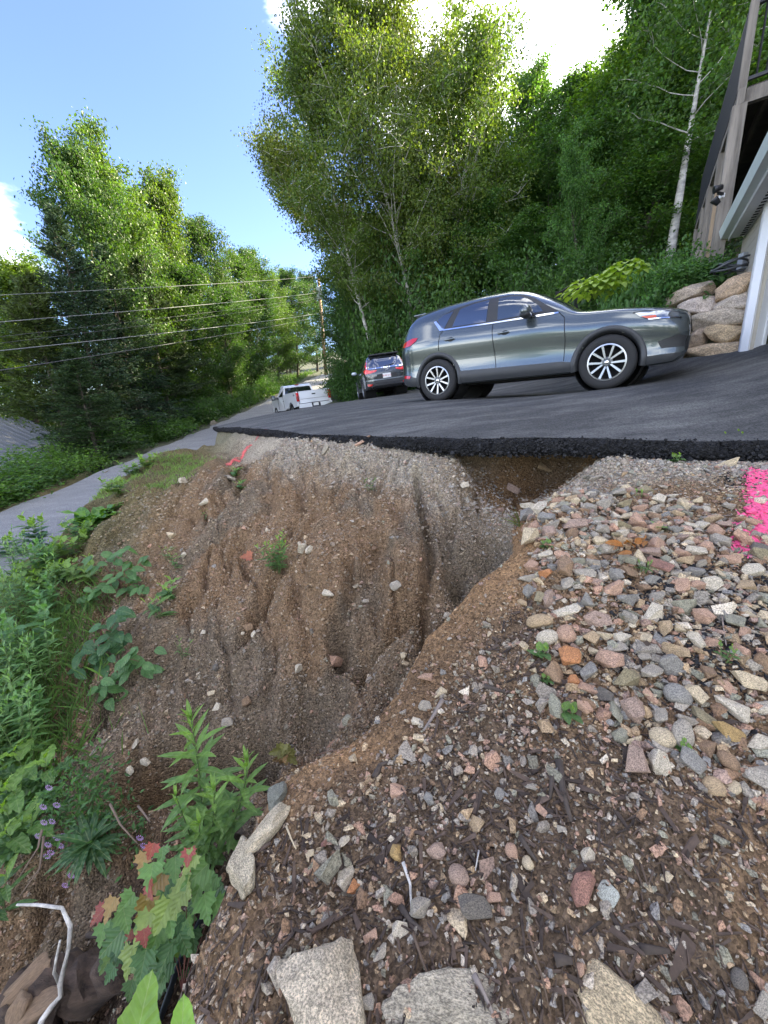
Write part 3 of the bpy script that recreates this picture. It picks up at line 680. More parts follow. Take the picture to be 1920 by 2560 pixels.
for s in (-1, 1):
    SC.arch(suv, *FW, .405, .475, CLAD, s); SC.arch(suv, *RW_, .405, .475, CLAD, s)
    SC.panel('sill_cladding', [(.44, .285), (2.26, .285), (2.24, .42), (2.10, .445), (1.11, .465), (.47, .485)], CLAD, suv, .012, s)
    SC.panel('front_bumper_cladding', [(3.12, .275), (3.45, .30), (3.56, .385), (3.50, .40), (3.13, .385)], CLAD, suv, .012, s)
    SC.panel('rear_bumper_cladding', [(-.90, .40), (-.62, .31), (-.42, .29), (-.43, .44), (-.70, .52), (-.92, .56)], CLAD, suv, .012, s)
    fr = SC.panel('window_surround', [(-.04, 1.355), (.10, 1.455), (.30, 1.515), (.62, 1.557), (.92, 1.565), (1.25, 1.552), (1.45, 1.515), (1.62, 1.43), (1.80, 1.30), (2.02, 1.155), (1.03, 1.170), (.10, 1.20)], PLAST, suv, .005, s)
    SC.panel('front_side_window', [(1.07, 1.525), (1.26, 1.52), (1.41, 1.49), (1.56, 1.41), (1.72, 1.29), (1.80, 1.19), (1.10, 1.185)], GLASSC, suv, .010, s)
    SC.panel('rear_side_window', [(.41, 1.485), (.63, 1.525), (.91, 1.535), (.91, 1.19), (.30, 1.215)], GLASSD, suv, .010, s)
    SC.panel('quarter_window', [(-.01, 1.375), (.11, 1.445), (.29, 1.475), (.15, 1.225), (.09, 1.225)], GLASSD, suv, .010, s)
    SC.strip('window_trim', [(2.02, 1.135), (1.02, 1.16), (.12, 1.195)], .022, CHROME, suv, .010, s)
    SC.panel('quarter_trim', [(-.08, 1.36), (-.03, 1.365), (.10, 1.225), (.16, 1.205), (.12, 1.185), (.06, 1.19)], CHROME, suv, .012, s)
    for nm, pl in (('rear_door_seam', [(.12, 1.18), (.07, 1.12), (.05, .86)]), ('middle_door_seam', [(1.03, 1.53), (1.03, 1.05), (1.11, .33)]), ('front_door_seam', [(2.02, 1.14), (2.11, 1.05), (2.14, .75), (2.13, .45)])):
        SC.strip(nm, pl, .009, WELL, suv, .004, s)
    for x0, z0 in ((.30, 1.015), (1.25, .975)):
        SC.panel('handle_recess', [(x0 + .06 * math.cos(t) - .005, z0 + .036 * math.sin(t)) for t in np.linspace(0, 2 * math.pi, 18, endpoint=False)], PLAST, suv, .003, s, .03)
        y_ = float(SC.y_at(x0, z0))
        MB().box((x0 - .03, s * (y_ + .028), z0 + .004), (.185, .022, .024)).build('door_handle', PAINTG, suv, bevel=.008, smooth=True)
    mm = MB(); mm.lathe([(.0, -.14), (.05, -.135), (.085, -.10), (.1, -.03), (.1, .04), (.085, .10), (.05, .125), (0, .13)], 20, 'Y')
    mo = mm.build('door_mirror', PAINTG, suv, smooth=True); mo.location = (1.60, s * 1.0, 1.205); mo.scale = (.80, 1.05, .95)
    mb_ = MB().lathe([(.0, -.15), (.05, -.142), (.088, -.11), (.088, .0), (.07, .09), (0, .11)], 18, 'Y').build('mirror_base', PLAST, mo, smooth=True); mb_.location = (0.0, 0, -.05); mb_.scale = (1.01, .9, .62)
    MB().bar((1.64, s * .86, 1.15), (1.61, s * .97, 1.17), .05, .04).build('mirror_arm', PLAST, suv)
    SC.panel('headlight', [(2.98, .955), (3.10, .955), (3.30, .935), (3.46, .885), (3.47, .84), (3.33, .845), (3.14, .855), (3.05, .89)], LAMPC, suv, .006, s, .03)
    SC.panel('turn_signal', [(3.06, .895), (3.22, .89), (3.23, .862), (3.13, .862)], AMBER, suv, .009, s, .03)
    SC.strip('headlight_surround', [(2.96, .96), (3.10, .962), (3.30, .942), (3.47, .892)], .012, PLAST, suv, .008, s)
    SC.strip('headlight_lower_trim', [(3.14, .85), (3.33, .84), (3.50, .825)], .012, CHROME, suv, .009, s)
    SC.panel('tail_light', [(-.40, 1.145), (-.52, 1.155), (-.66, 1.13), (-.80, 1.09), (-.83, 1.04), (-.70, 1.02), (-.56, 1.03), (-.44, 1.09)], REDL, suv, .008, s, .03)
    SC.panel('rear_reflector', [(-.60, .50), (-.78, .52), (-.80, .47), (-.62, .45)], REDL, suv, .016, s, .04)
    SC.panel('fog_light_recess', [(3.27, .56), (3.48, .62), (3.575, .60), (3.57, .47), (3.32, .47)], PLAST, suv, .006, s, .04)
SC.panel('windshield', [(1.42, -.46), (1.36, 0), (1.42, .46), (2.10, .62), (2.24, .35), (2.27, 0), (2.24, -.35), (2.10, -.62)], GLASSC, suv, .006, kind='top', step=.07)
SC.panel('rear_window', [(-.56, 1.43), (.56, 1.43), (.62, 1.18), (.3, 1.15), (-.3, 1.15), (-.62, 1.18)], GLASSD, suv, .006, kind='rear')
SC.panel('nose_reflection_panel', [(-.66, .60), (.66, .60), (.70, .44), (.5, .36), (-.5, .36), (-.70, .44)], PLAST, suv, .006, kind='front')  # black panel painting the wall's dark reflection onto the nose
SC.panel('grille', [(-.50, .86), (.50, .86), (.52, .70), (.36, .55), (-.36, .55), (-.52, .70)], PLAST, suv, .008, kind='front')
SC.strip('grille_trim', [(-.56, .84), (-.54, .70), (-.38, .54), (.38, .54), (.54, .70), (.56, .84)], .035, CHROME, suv, .02, kind='front')
MB().box((-.52, 0, 1.585), (.26, 1.04, .03)).build('roof_spoiler', PAINTG, suv, bevel=.012, smooth=True)
SC.strip('hood_seam_right', [(2.20, -.60), (2.8, -.66), (3.3, -.58), (3.48, -.45)], .008, WELL, suv, .003, kind='top').name = 'hood_seam'
SC.strip('hood_seam', [(2.20, .60), (2.8, .66), (3.3, .58), (3.48, .45)], .008, WELL, suv, .003, kind='top')
for x in (0, 2.7):
    for s in (-1, 1): wheel(suv, (x, s * .80, .365), s)
MB().box((1.35, 0, .30), (2.6, 1.2, .12)).build('underbody', WELL, suv)
for x in (.95, 1.75):
    for s in (-1, 1): MB().box((x - .2, s * .38, .95), (.14, .5, .75)).build('seat', SEATM, suv, bevel=.05)

# --- dark crossover seen from behind, further up the driveway
crv = car_root('crossover_car', 'dark grey crossover seen from behind with L-shaped red tail lights', (.36, 16.95, .29), RAD(97.5), RAD(.5), RAD(-4.6), group='cars parked on the driveway')
DC = Car(W=[(-1.05, .55), (-1.03, .74), (-.98, .82), (-.85, .875), (-.5, .91), (0, .925), (2.0, .925), (2.66, .915), (3.1, .87), (3.4, .75), (3.5, .6)],
         zb=[(-1.05, .50), (-1.0, .40), (-.8, .33), (0, .28), (2.66, .28), (3.3, .28), (3.5, .45)],
         zs=[(-1.05, .80), (-1.02, .95), (-.95, 1.06), (-.6, 1.11), (0, 1.10), (1.2, 1.06), (2.0, 1.03), (2.8, .96), (3.4, .85), (3.5, .7)],
         zt=[(-1.05, .93), (-1.02, 1.06), (-.97, 1.15), (-.86, 1.34), (-.72, 1.56), (-.55, 1.64), (0, 1.68), (.7, 1.69), (1.2, 1.66), (1.7, 1.48), (2.2, 1.18), (2.8, 1.08), (3.3, .98), (3.5, .78)],
         side=[(0, .94), (.1, .975), (.3, .97), (.5, .975), (.72, 1.0), (.88, .985), (1, .94)], tum=.24, nn=(2.4, 4.2))
DC.body('body', PAINTD, crv, ((2.66, .365), (0, .365)), .41)
wells(DC, crv, (0, 2.66))
for s in (-1, 1):
    DC.arch(crv, 2.66, .365, .40, .46, CLAD, s); DC.arch(crv, 0, .365, .40, .46, CLAD, s)
    DC.panel('sill_cladding', [(.44, .30), (2.2, .30), (2.2, .45), (.44, .45)], CLAD, crv, .012, s)
    DC.panel('side_window', [(-.35, 1.40), (.2, 1.50), (1.0, 1.54), (1.5, 1.42), (1.9, 1.16), (.9, 1.13), (-.3, 1.17)], GLASSD, crv, .010, s)
    DC.strip('window_trim', [(1.9, 1.12), (.9, 1.10), (-.4, 1.14)], .02, CHROME, crv, .01, s)
    DC.strip('door_seam', [(.95, 1.5), (.95, 1.0), (1.02, .35)], .01, WELL, crv, .004, s)
    mo = MB().lathe([(0, -.13), (.06, -.12), (.09, -.05), (.09, .06), (.05, .12), (0, .13)], 16, 'Y').build('door_mirror', mat('pale_mirror_paint', (.35, .40, .46), .3, .5, coat=1), crv, smooth=True); mo.location = (1.62, s * 1.04, 1.14); mo.scale = (.6, .9, .85)
    MB().bar((1.66, s * .86, 1.10), (1.62, s * 1.0, 1.12), .05, .04).build('mirror_arm', PLAST, crv)
    t = DC.panel('tail_light', [(s * .86, 1.06), (s * .86, .97), (s * .82, .92), (s * .62, .925), (s * .42, .965), (s * .36, 1.02), (s * .62, 1.02), (s * .70, 1.06)], REDB, crv, .018, kind='rear', step=.04)
    DC.panel('upper_tail_light', [(s * .72, 1.46), (s * .655, 1.46), (s * .74, 1.07), (s * .83, 1.06), (s * .82, 1.14)], REDB, crv, .016, kind='rear', step=.04)
    DC.strip('tail_light_chrome', [(s * .67, 1.46), (s * .755, 1.09)], .02, CHROME, crv, .022, kind='rear')
    DC.panel('rear_reflector', [(s * .80, .54), (s * .60, .52), (s * .62, .45), (s * .79, .46)], REDL, crv, .03, kind='rear')
    MB().lathe([(.045, -.12), (.045, .05), (.036, .05), (.036, -.1)], 14, 'X', c=(-1.03, s * .58, .37)).build('exhaust_tip', GUNM, crv, smooth=True)
    for x in (0, 2.66): wheel(crv, (x, s * .80, .365), s)
DC.panel('rear_window', [(-.62, 1.47), (.62, 1.47), (.70, 1.13), (-.70, 1.13)], GLASSD, crv, .010, kind='rear')
DC.strip('chrome_bar', [(-.70, 1.095), (.70, 1.095)], .045, CHROME, crv, .022, kind='rear')
MB().box((-.70, 0, 1.60), (.34, 1.16, .05)).build('roof_spoiler', PLAST, crv, bevel=.015, smooth=True)
DC.panel('bumper_cladding', [(-.86, .62), (.86, .62), (.88, .40), (.6, .34), (-.6, .34), (-.88, .40)], CLAD, crv, .020, kind='rear')
DC.strip('bumper_crease', [(-.84, .66), (.84, .66)], .05, mat('pale_grey_paint', (.22, .25, .28), .25, .5, coat=1), crv, .026, kind='rear')
DC.strip('skid_plate', [(-.66, .42), (-.5, .475), (.5, .475), (.66, .42)], .06, SILVER, crv, .032, kind='rear')
DC.panel('plate_recess', [(-.36, .86), (.36, .86), (.44, .70), (-.44, .70)], PLAST, crv, .012, kind='rear')
pl_ = MB().box((-1.085, 0.0, .785), (.012, .32, .165)).build('licence_plate', WHITEM, crv, bevel=.003)
def lettering(txt, size, parent, loc, rot, m, name='lettering'):
    cu = bpy.data.curves.new(name, 'FONT'); cu.body = txt; cu.size = size; cu.align_x = 'CENTER'; cu.align_y = 'CENTER'; cu.extrude = .002; cu.resolution_u = 2
    t_ = bpy.data.objects.new('t', cu); COL.objects.link(t_); bpy.context.view_layer.update()
    me = bpy.data.meshes.new_from_object(t_.evaluated_get(bpy.context.evaluated_depsgraph_get())); bpy.data.objects.remove(t_); me.name = name
    o = link(name, me, m, parent); o.location = loc; o.rotation_euler = rot; return o
lettering('8UW 512', .085, pl_, (-1.094, 0, .78), (RAD(90), 0, RAD(-90)), PLATET, 'plate_lettering')
lettering('CR-V', .07, crv, (-1.062, .58, .84), (RAD(90), 0, RAD(-90)), CHROME, 'badge_lettering')
lettering('AWD', .05, crv, (-1.062, -.62, .84), (RAD(90), 0, RAD(-90)), CHROME, 'badge_lettering')
em = MB(); em.tube([(-1.082, .075 * math.cos(t), 1.045 + .06 * math.sin(t)) for t in np.linspace(0, 2 * math.pi, 17)], .008, 6, False)
em.bar((-1.085, .03, 1.085), (-1.085, .022, 1.0), .012); em.bar((-1.085, -.03, 1.085), (-1.085, -.022, 1.0), .012); em.bar((-1.085, .026, 1.04), (-1.085, -.026, 1.04), .012)
em.build('emblem', CHROME, crv, smooth=True)
MB().tube([(-1.0, 0, 1.14), (-.985, -.2, 1.16), (-.97, -.34, 1.20)], .012, 6).build('rear_wiper', PLAST, crv)
MB().box((1.3, 0, .30), (2.6, 1.2, .12)).build('underbody', WELL, crv)

# --- white pickup leaving at the mouth of the driveway
tk = car_root('pickup_truck', 'white regular-cab pickup with long bed stopped at the road end of the driveway', (-4.12, 24.0, -.48), RAD(119), RAD(-1.0), RAD(-4.0), cat='truck')
def prof_extrude(pts, y0, y1, inset=None):
    """side outline (x,z) extruded across; inset gives the narrower top"""
    mb = MB(); n = len(pts); ins = inset or [0] * n
    v = [(x, y0 + i_, z) for (x, z), i_ in zip(pts, ins)] + [(x, y1 - i_, z) for (x, z), i_ in zip(pts, ins)]
    mb.add(v, [tuple(range(n)), tuple(range(2 * n - 1, n - 1, -1))] + [(i, (i + 1) % n, n + (i + 1) % n, n + i) for i in range(n)])
    return mb
# x=0 at the rear axle; bed from -1.25 to 1.25, cab to 2.75, hood to 4.5
for s in (-1, 1):
    y = s * .97
    pts = [(-1.25, .72), (-1.25, 1.42), (1.22, 1.42), (1.22, .62), (.62, .62)] + [(.58 * math.cos(t), .42 + .50 * math.sin(t)) for t in np.linspace(RAD(22), RAD(158), 14)] + [(-.62, .62), (-1.2, .66)]
    prof_extrude(pts, y - .05, y + .05).build('bed_side', WHITEP, tk)
    MB().box((-.01, s * .97, 1.435), (2.5, .12, .03)).build('bed_rail', PLAST if False else WHITEP, tk, bevel=.01)
    MB().box((-1.27, s * .95, 1.15), (.10, .16, .46)).build('tail_light', REDL, tk, bevel=.02, smooth=True)
    MB().box((-1.325, s * .955, 1.10), (.012, .05, .20)).build('tail_light_lens', LAMPC, tk)
    MB().lathe([(.42, s * 1.0), (.42, s * .6), (0, s * .6)], 24, 'Y', c=(0, 0, .42)).build('wheel_well', WELL, tk)
    for x in (0, 3.65): wheel(tk, (x, s * .86, .40), s, .40, .25, .26, spokes=8)
    ar = MB(); ar.bar((2.45, s * 1.0, 1.32), (2.42, s * 1.22, 1.34), .04, .05); ar.bar((2.45, s * 1.0, 1.24), (2.42, s * 1.22, 1.25), .03, .04); ar.build('mirror_arm', PLAST, tk)
    MB().box((2.40, s * 1.33, 1.36), (.12, .24, .30)).build('tow_mirror', PLAST, tk, bevel=.04, smooth=True)
    MB().box((2.335, s * 1.33, 1.38), (.02, .19, .22)).build('mirror_glass', LAMPC, tk, bevel=.008)
    MB().bar((1.35, s * 1.015, 1.08), (1.52, s * 1.015, 1.08), .03).build('door_handle', PLAST, tk)
    dw = MB(); dw.add([(1.55, s * .985, 1.36), (2.45, s * .985, 1.36), (2.10, s * .865, 1.86), (1.55, s * .865, 1.86)], [(0, 1, 2, 3)]); dw.build('door_window', GLASSD, tk)
    for pl in ([(1.42, 1.34), (1.42, .6)], [(2.62, 1.34), (2.62, .6)]):
        MB().bar((pl[0][0], s * 1.013, pl[0][1]), (pl[1][0], s * 1.013, pl[1][1]), .012).build('door_seam', WELL, tk)
    lettering('4X4', .15, tk, (-.85, s * 1.025, 1.28), (RAD(90), 0, 0 if s < 0 else RAD(180)), mat('black_decal', (.05, .04, .05), .5), 'decal_lettering')
MB().box((-1.255, 0, 1.11), (.07, 1.74, .62)).build('tailgate', WHITEP, tk, bevel=.015, smooth=True)
MB().box((-1.295, 0, 1.02), (.012, 1.66, .012)).build('tailgate_crease', WELL, tk)
MB().box((-1.30, 0, 1.25), (.02, .22, .06)).build('tailgate_handle', PLAST, tk, bevel=.008)
MB().box((-1.25, 0, 1.435), (.10, 1.70, .03)).build('tailgate_cap', WHITEP, tk, bevel=.01)
for s in (-1, 1): MB().box((-1.40, s * .62, .66), (.20, .72, .22)).build('bumper_end', WHITEP, tk, bevel=.02)
MB().box((-1.38, 0, .64), (.20, .52, .20)).build('bumper_step', PLAST, tk)
MB().box((-1.49, 0.02, .68), (.015, .31, .16)).build('licence_plate', WHITEM, tk)
MB().box((0, 0, .80), (2.4, 1.8, .06)).build('bed_floor', GUNM, tk)
MB().box((.95, 0, 1.33), (.45, 1.70, .34)).build('toolbox', PLAST, tk, bevel=.02)
cab = prof_extrude([(1.28, .55), (1.28, 1.36), (1.40, 1.90), (1.62, 1.97), (2.02, 1.95), (2.62, 1.36), (4.30, 1.26), (4.45, .95), (4.45, .55)], -1.0, 1.0, [0, 0, .13, .17, .17, 0, .03, .06, .04])
cab.build('cab', WHITEP, tk, bevel=.03, smooth=False)
rw = MB(); rw.add([(1.262, -.88, 1.38), (1.262, .88, 1.38), (1.365, .80, 1.82), (1.365, -.80, 1.82)], [(0, 1, 2, 3)]); rw.build('rear_window', GLASSD, tk)
MB().box((1.40, 0, 1.945), (.06, .26, .04)).build('high_brake_light', REDL, tk)
MB().box((1.6, 0, .5), (5.0, 1.2, .2)).build('chassis', WELL, tk)

# ------------------------------------------------------------------ trees
BARK = mat('grey_bark', (.085, .070, .055), .9, var=.45, vscale=5, bump=.8, bscale=25, stretch=(1, 1, .25))
BIRCH = mat('birch_bark', (.40, .38, .34), .8, var=.75, vscale=3.0, bump=.3, bscale=20, stretch=(1, 1, 2.2))
LEAFM = mat('leaves', (0, 0, 0), .45, vcol=2, trans=.42, spec=.35)
NEEDLE = mat('needles', (0, 0, 0), .6, vcol=2, trans=.18, spec=.2)
def leaf_quads(r_, C, size, up=.5, hang=0.0, ratio=.62, fold=.12):
    """one folded diamond per centre C"""
    n = len(C); a = r_.normal(size=(n, 3)); a[:, 2] -= hang; a /= np.linalg.norm(a, axis=1)[:, None]
    b = r_.normal(size=(n, 3)); b[:, 2] += 0; 
    nrm = r_.normal(size=(n, 3)); nrm[:, 2] += up * 2; nrm /= np.linalg.norm(nrm, axis=1)[:, None]
    b = np.cross(nrm, a); b /= np.linalg.norm(b, axis=1)[:, None] + 1e-9; nn = np.cross(a, b)
    s = (size * r_.uniform(.65, 1.3, n))[:, None]
    V = np.stack([C - a * s * .5, C + b * s * ratio * .5 + nn * s * fold, C + a * s * .5, C - b * s * ratio * .5 + nn * s * fold], 1).reshape(-1, 3)
    return V, np.arange(n * 4).reshape(-1, 4)
def limb_pts(p, d, ln, r_, curve=.25, n=5, up=.15):
    pts = [np.array(p)]; d = np.array(d, float)
    for i in range(n):
        d = d + r_.normal(size=3) * curve * .4 + np.array([0, 0, up * .4]); d /= np.linalg.norm(d); pts.append(pts[-1] + d * ln / n)
    return pts
def make_tree(name, seed, H, R, nleaf, col, size, lean=(0, 0), hb=.25, elev=.6, kind='maple', bark=None, r0=.16, prof=None, hang=0, sig=.25, nl=30, stems=1):
    r_ = np.random.default_rng(seed); mb = MB(); cl = []
    lean = np.array([lean[0], lean[1], 0.])
    for st in range(stems):
        off = np.array([0., 0, 0]) if st == 0 else np.append(r_.normal(size=2) * R * .30, 0)
        Hs = H * (1 if st == 0 else r_.uniform(.7, .97)); tr = []
        w1 = r_.normal(size=2) * .03 * H
        for t in np.linspace(0, 1, 12):
            tr.append(np.array([lean[0] * t ** 1.1 + off[0] * t ** .7 * 2 + w1[0] * math.sin(t * 5), lean[1] * t ** 1.1 + off[1] * t ** .7 * 2 + w1[1] * math.sin(t * 4), Hs * t]))
        tr = np.array(tr); mb.tube(tr, [r0 * (1 - .93 * t) * (1.25 if t == 0 else 1) for t in np.linspace(0, 1, 12)], 8)
        n = nl // stems + 4
        for i in range(n):
            t = hb + (0.985 - hb) * ((i + r_.random() * .6) / n); k = t * 11; a = int(k); p = tr[a] * (1 - (k - a)) + tr[min(a + 1, 11)] * (k - a)
            u = (t - hb) / (1 - hb); rad = R * (prof(u) if prof else (math.sin(math.pi * min(.98, .22 + .78 * u) ** .9) ** .8 * .95 + .08)) * r_.uniform(.7, 1.12)
            az = i * 2.399 + r_.normal() * .35; el = elev * (.7 + .7 * u) + r_.normal() * .15
            d = (math.cos(az) * math.cos(el), math.sin(az) * math.cos(el), math.sin(el))
            L_ = limb_pts(p, d, rad / max(.35, math.cos(el)) * .95, r_); mb.tube(L_, [max(.008, r0 * .33 * (1 - t)) * (1 - .17 * q) for q in range(6)], 5, False)
            for q in range(2, 6):
                cl.append((L_[q], .6 + .1 * q))
                for s_ in range(2 if q < 5 else 3):
                    d2 = r_.normal(size=3); d2[2] = abs(d2[2]) * .4 + .05; d2 /= np.linalg.norm(d2); ln = rad * r_.uniform(.16, .34)
                    e = L_[q] + d2 * ln
                    if q > 3: mb.tube([L_[q], (L_[q] + e) / 2 + np.array([0, 0, .03]), e], [.014, .010, .005], 4, False)
                    cl.append((e, 1.0)); cl.append(((L_[q] + e) / 2, .7))
    P = np.array([c[0] for c in cl]); wgt = np.array([c[1] for c in cl]); wgt = wgt / wgt.sum()
    pick = r_.choice(len(P), nleaf, p=wgt); Cc = P[pick] + r_.normal(size=(nleaf, 3)) * np.array([sig, sig, sig * .75]) * (R / 3) ** .5
    V, F_ = leaf_quads(r_, Cc, size, hang=hang)
    ct = r_.uniform(.72, 1.28, len(P))[pick]; c = np.array(col)[None] * (ct * r_.uniform(.75, 1.25, nleaf))[:, None]
    yl = r_.random(nleaf)[:, None]; c = c * (1 + (yl - .5) * np.array([.3, .05, -.2]))
    return mb.mesh(name + '_trunk', True), np_mesh(name + '_crown', V, F_, fcols=c), (bark or BARK), LEAFM
def make_conifer(name, seed, H, R, col, nq=16000, hb=.06, r0=.14, droop=-.25, pine=False):
    r_ = np.random.default_rng(seed); mb = MB(); mb.tube([(0, 0, H * t) for t in np.linspace(0, 1, 8)], [r0 * (1 - .95 * t) for t in np.linspace(0, 1, 8)], 8)
    C = []; D = []; z = hb * H
    while z < H * .985:
        u = (z / H - hb) / (1 - hb); rad = R * (1 - u) ** (.8 if not pine else .55) + .12; nb = 6 if not pine else 5
        for k in range(nb):
            az = r_.uniform(0, 2 * math.pi); el = droop + u * .9 + r_.normal() * .1; ln = rad * r_.uniform(.6, 1.1)
            d = np.array([math.cos(az) * math.cos(el), math.sin(az) * math.cos(el), math.sin(el)]); p0 = np.array([0, 0, z])
            if ln > .5: mb.tube([p0, p0 + d * ln * .5 - np.array([0, 0, .02]), p0 + d * ln + np.array([0, 0, .10 * ln])], [.025 * (1 - u) + .006, .015, .004], 4, False)
            m_ = int(26 * ln / R * 2.2) + 6
            for q in range(m_):
                t = r_.uniform(.15, 1) ** .8; sd_ = np.array([-d[1], d[0], 0]) * r_.normal() * .26 * ln * (1 - t * .55)
                C.append(p0 + d * ln * t + sd_ + np.array([0, 0, .10 * ln * t * t + r_.normal() * .05])); D.append(d * .8 + sd_ / (np.linalg.norm(sd_) + .05) * .8 + r_.normal(size=3) * .25)
        z += H * (.024 if not pine else .05) * (1.1 - .4 * u)
    C = np.array(C); D = np.array(D); rep = max(1, nq // len(C)); C = np.repeat(C, rep, 0) + r_.normal(size=(len(C) * rep, 3)) * .07; D = np.repeat(D, rep, 0) + r_.normal(size=(len(C), 3)) * .35
    D /= np.linalg.norm(D, axis=1)[:, None]; sdv = np.cross(D, r_.normal(size=D.shape)); sdv /= np.linalg.norm(sdv, axis=1)[:, None]
    s = (r_.uniform(.7, 1.2, len(C)) * (.20 if not pine else .24))[:, None]; wv = .055
    V = np.stack([C - D * s * .5, C + sdv * wv * .5, C + D * s * .5, C - sdv * wv * .5], 1).reshape(-1, 3)
    c = np.array(col)[None] * r_.uniform(.6, 1.4, len(C))[:, None]
    return mb.mesh(name + '_trunk', True), np_mesh(name + '_crown', V, np.arange(len(C) * 4).reshape(-1, 4), fcols=c), BARK, NEEDLE
def make_shrub(name, seed, H, R, nleaf, col, size):
    r_ = np.random.default_rng(seed); mb = MB(); P = []
    for i in range(16):
        az = r_.uniform(0, 6.28); el = r_.uniform(.35, 1.4); L_ = limb_pts((r_.normal() * .15 * R, r_.normal() * .15 * R, -.1), (math.cos(az) * math.cos(el), math.sin(az) * math.cos(el), math.sin(el)), math.hypot(R * math.cos(el), H * math.sin(el)) * r_.uniform(.75, 1.05), r_, .3)
        mb.tube(L_, [.022, .02, .016, .012, .008, .004], 4, False)
        for q in range(1, 6):
            P.append(L_[q])
            for s_ in range(4): P.append(L_[q] + r_.normal(size=3) * np.array([.28, .28, .2]) * R * .6)
    P = np.array(P); pick = r_.integers(0, len(P), nleaf); C = P[pick] + r_.normal(size=(nleaf, 3)) * .13 * R; C[:, 2] = np.abs(C[:, 2])
    V, F_ = leaf_quads(r_, C, size); c = np.array(col)[None] * (r_.uniform(.7, 1.3, len(P))[pick] * r_.uniform(.75, 1.25, nleaf))[:, None]
    return mb.mesh(name + '_stems', True), np_mesh(name + '_foliage', V, F_, fcols=c), BARK, LEAFM
G_MAPLE = (.050, .108, .028); G_ASPEN = (.080, .140, .030); G_LIGHT = (.075, .145, .035); G_DARK = (.038, .080, .024); G_SPR = (.030, .062, .034)
def upright(u): return (math.sin(math.pi * min(.97, .15 + .85 * u)) ** .7) * .9 + .1
PROTO = {}
def proto(key):
    if key not in PROTO:
        k, i = key
        PROTO[key] = {'maple': lambda: make_tree('maple', 100 + i, 12, 3.0, 36000, G_MAPLE, .145, nl=52, hb=.08, r0=.15),
                      'light_maple': lambda: make_tree('light_maple', 140 + i, 12, 2.7, 34000, G_LIGHT, .145, nl=50, hb=.08, elev=.8, r0=.14),
                      'aspen': lambda: make_tree('aspen', 120 + i, 12, 2.4, 13000, G_ASPEN, .12, bark=BIRCH, hang=.8, nl=42, hb=.22, elev=.85, r0=.11, prof=upright),
                      'spruce': lambda: make_conifer('spruce', 160 + i, 12, 2.9, G_SPR, 34000),
                      'pine': lambda: make_conifer('pine', 180 + i, 12, 3.2, (.045, .075, .032), 26000, .25, .17, .05, True),
                      'shrub': lambda: make_shrub('shrub', 200 + i, 2.4, 1.5, 6500, G_MAPLE if i else G_LIGHT, .11)}[k]()
    return PROTO[key]
def plant_tree(key, base, H, R=None, label='', cat='tree', group=None, tint=(1, 1, 1), name=None, meshes=None, H0_=12.0, R0_=None, lean=(0, 0)):
    tm, cm_, bm_, lm_ = meshes or proto(key); k = key[0]
    root = thing(name or {'maple': 'maple_tree', 'light_maple': 'maple_tree', 'aspen': 'aspen_tree', 'spruce': 'spruce_tree', 'pine': 'pine_tree', 'shrub': 'shrub'}[k], label, cat, base, group)
    h0 = 2.4 if k == 'shrub' else H0_; r0_ = R0_ or {'maple': 3.0, 'light_maple': 2.7, 'aspen': 2.4, 'spruce': 2.9, 'pine': 3.2, 'shrub': 1.5}[k]
    sx = (R or r0_) / r0_; sz = H / h0
    Msh = Matrix(((sx, 0, lean[0] / h0, 0), (0, sx, lean[1] / h0, 0), (0, 0, sz, 0), (0, 0, 0, 1)))
    A = random.uniform(0, 6.28) if meshes is None else 0
    for nm, me, m_ in (('trunk' if k != 'shrub' else 'stems', tm, bm_), ('crown' if k != 'shrub' else 'foliage', cm_, lm_)):
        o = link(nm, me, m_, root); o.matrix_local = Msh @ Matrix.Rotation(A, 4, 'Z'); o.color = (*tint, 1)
    return root
def top_at(px_, py_, X=None, Y=None):
    d = pdir(px_, py_); k = X / d[0] if X is not None else Y / d[1]; return d * k
def T(key, tx, ty, X=None, Y=None, R=None, label='', tint=(1, 1, 1), group=None, cat='tree', sink=.3, name=None, basex=None):
    p = top_at(tx, ty, X, Y); bx = p[0] if basex is None else basex; g = float(zg(bx, p[1]))
    return plant_tree(key, (bx, p[1], g - sink), max(.8, p[2] - g + sink), R, label, cat, group, tint, name, lean=(p[0] - bx, 0))

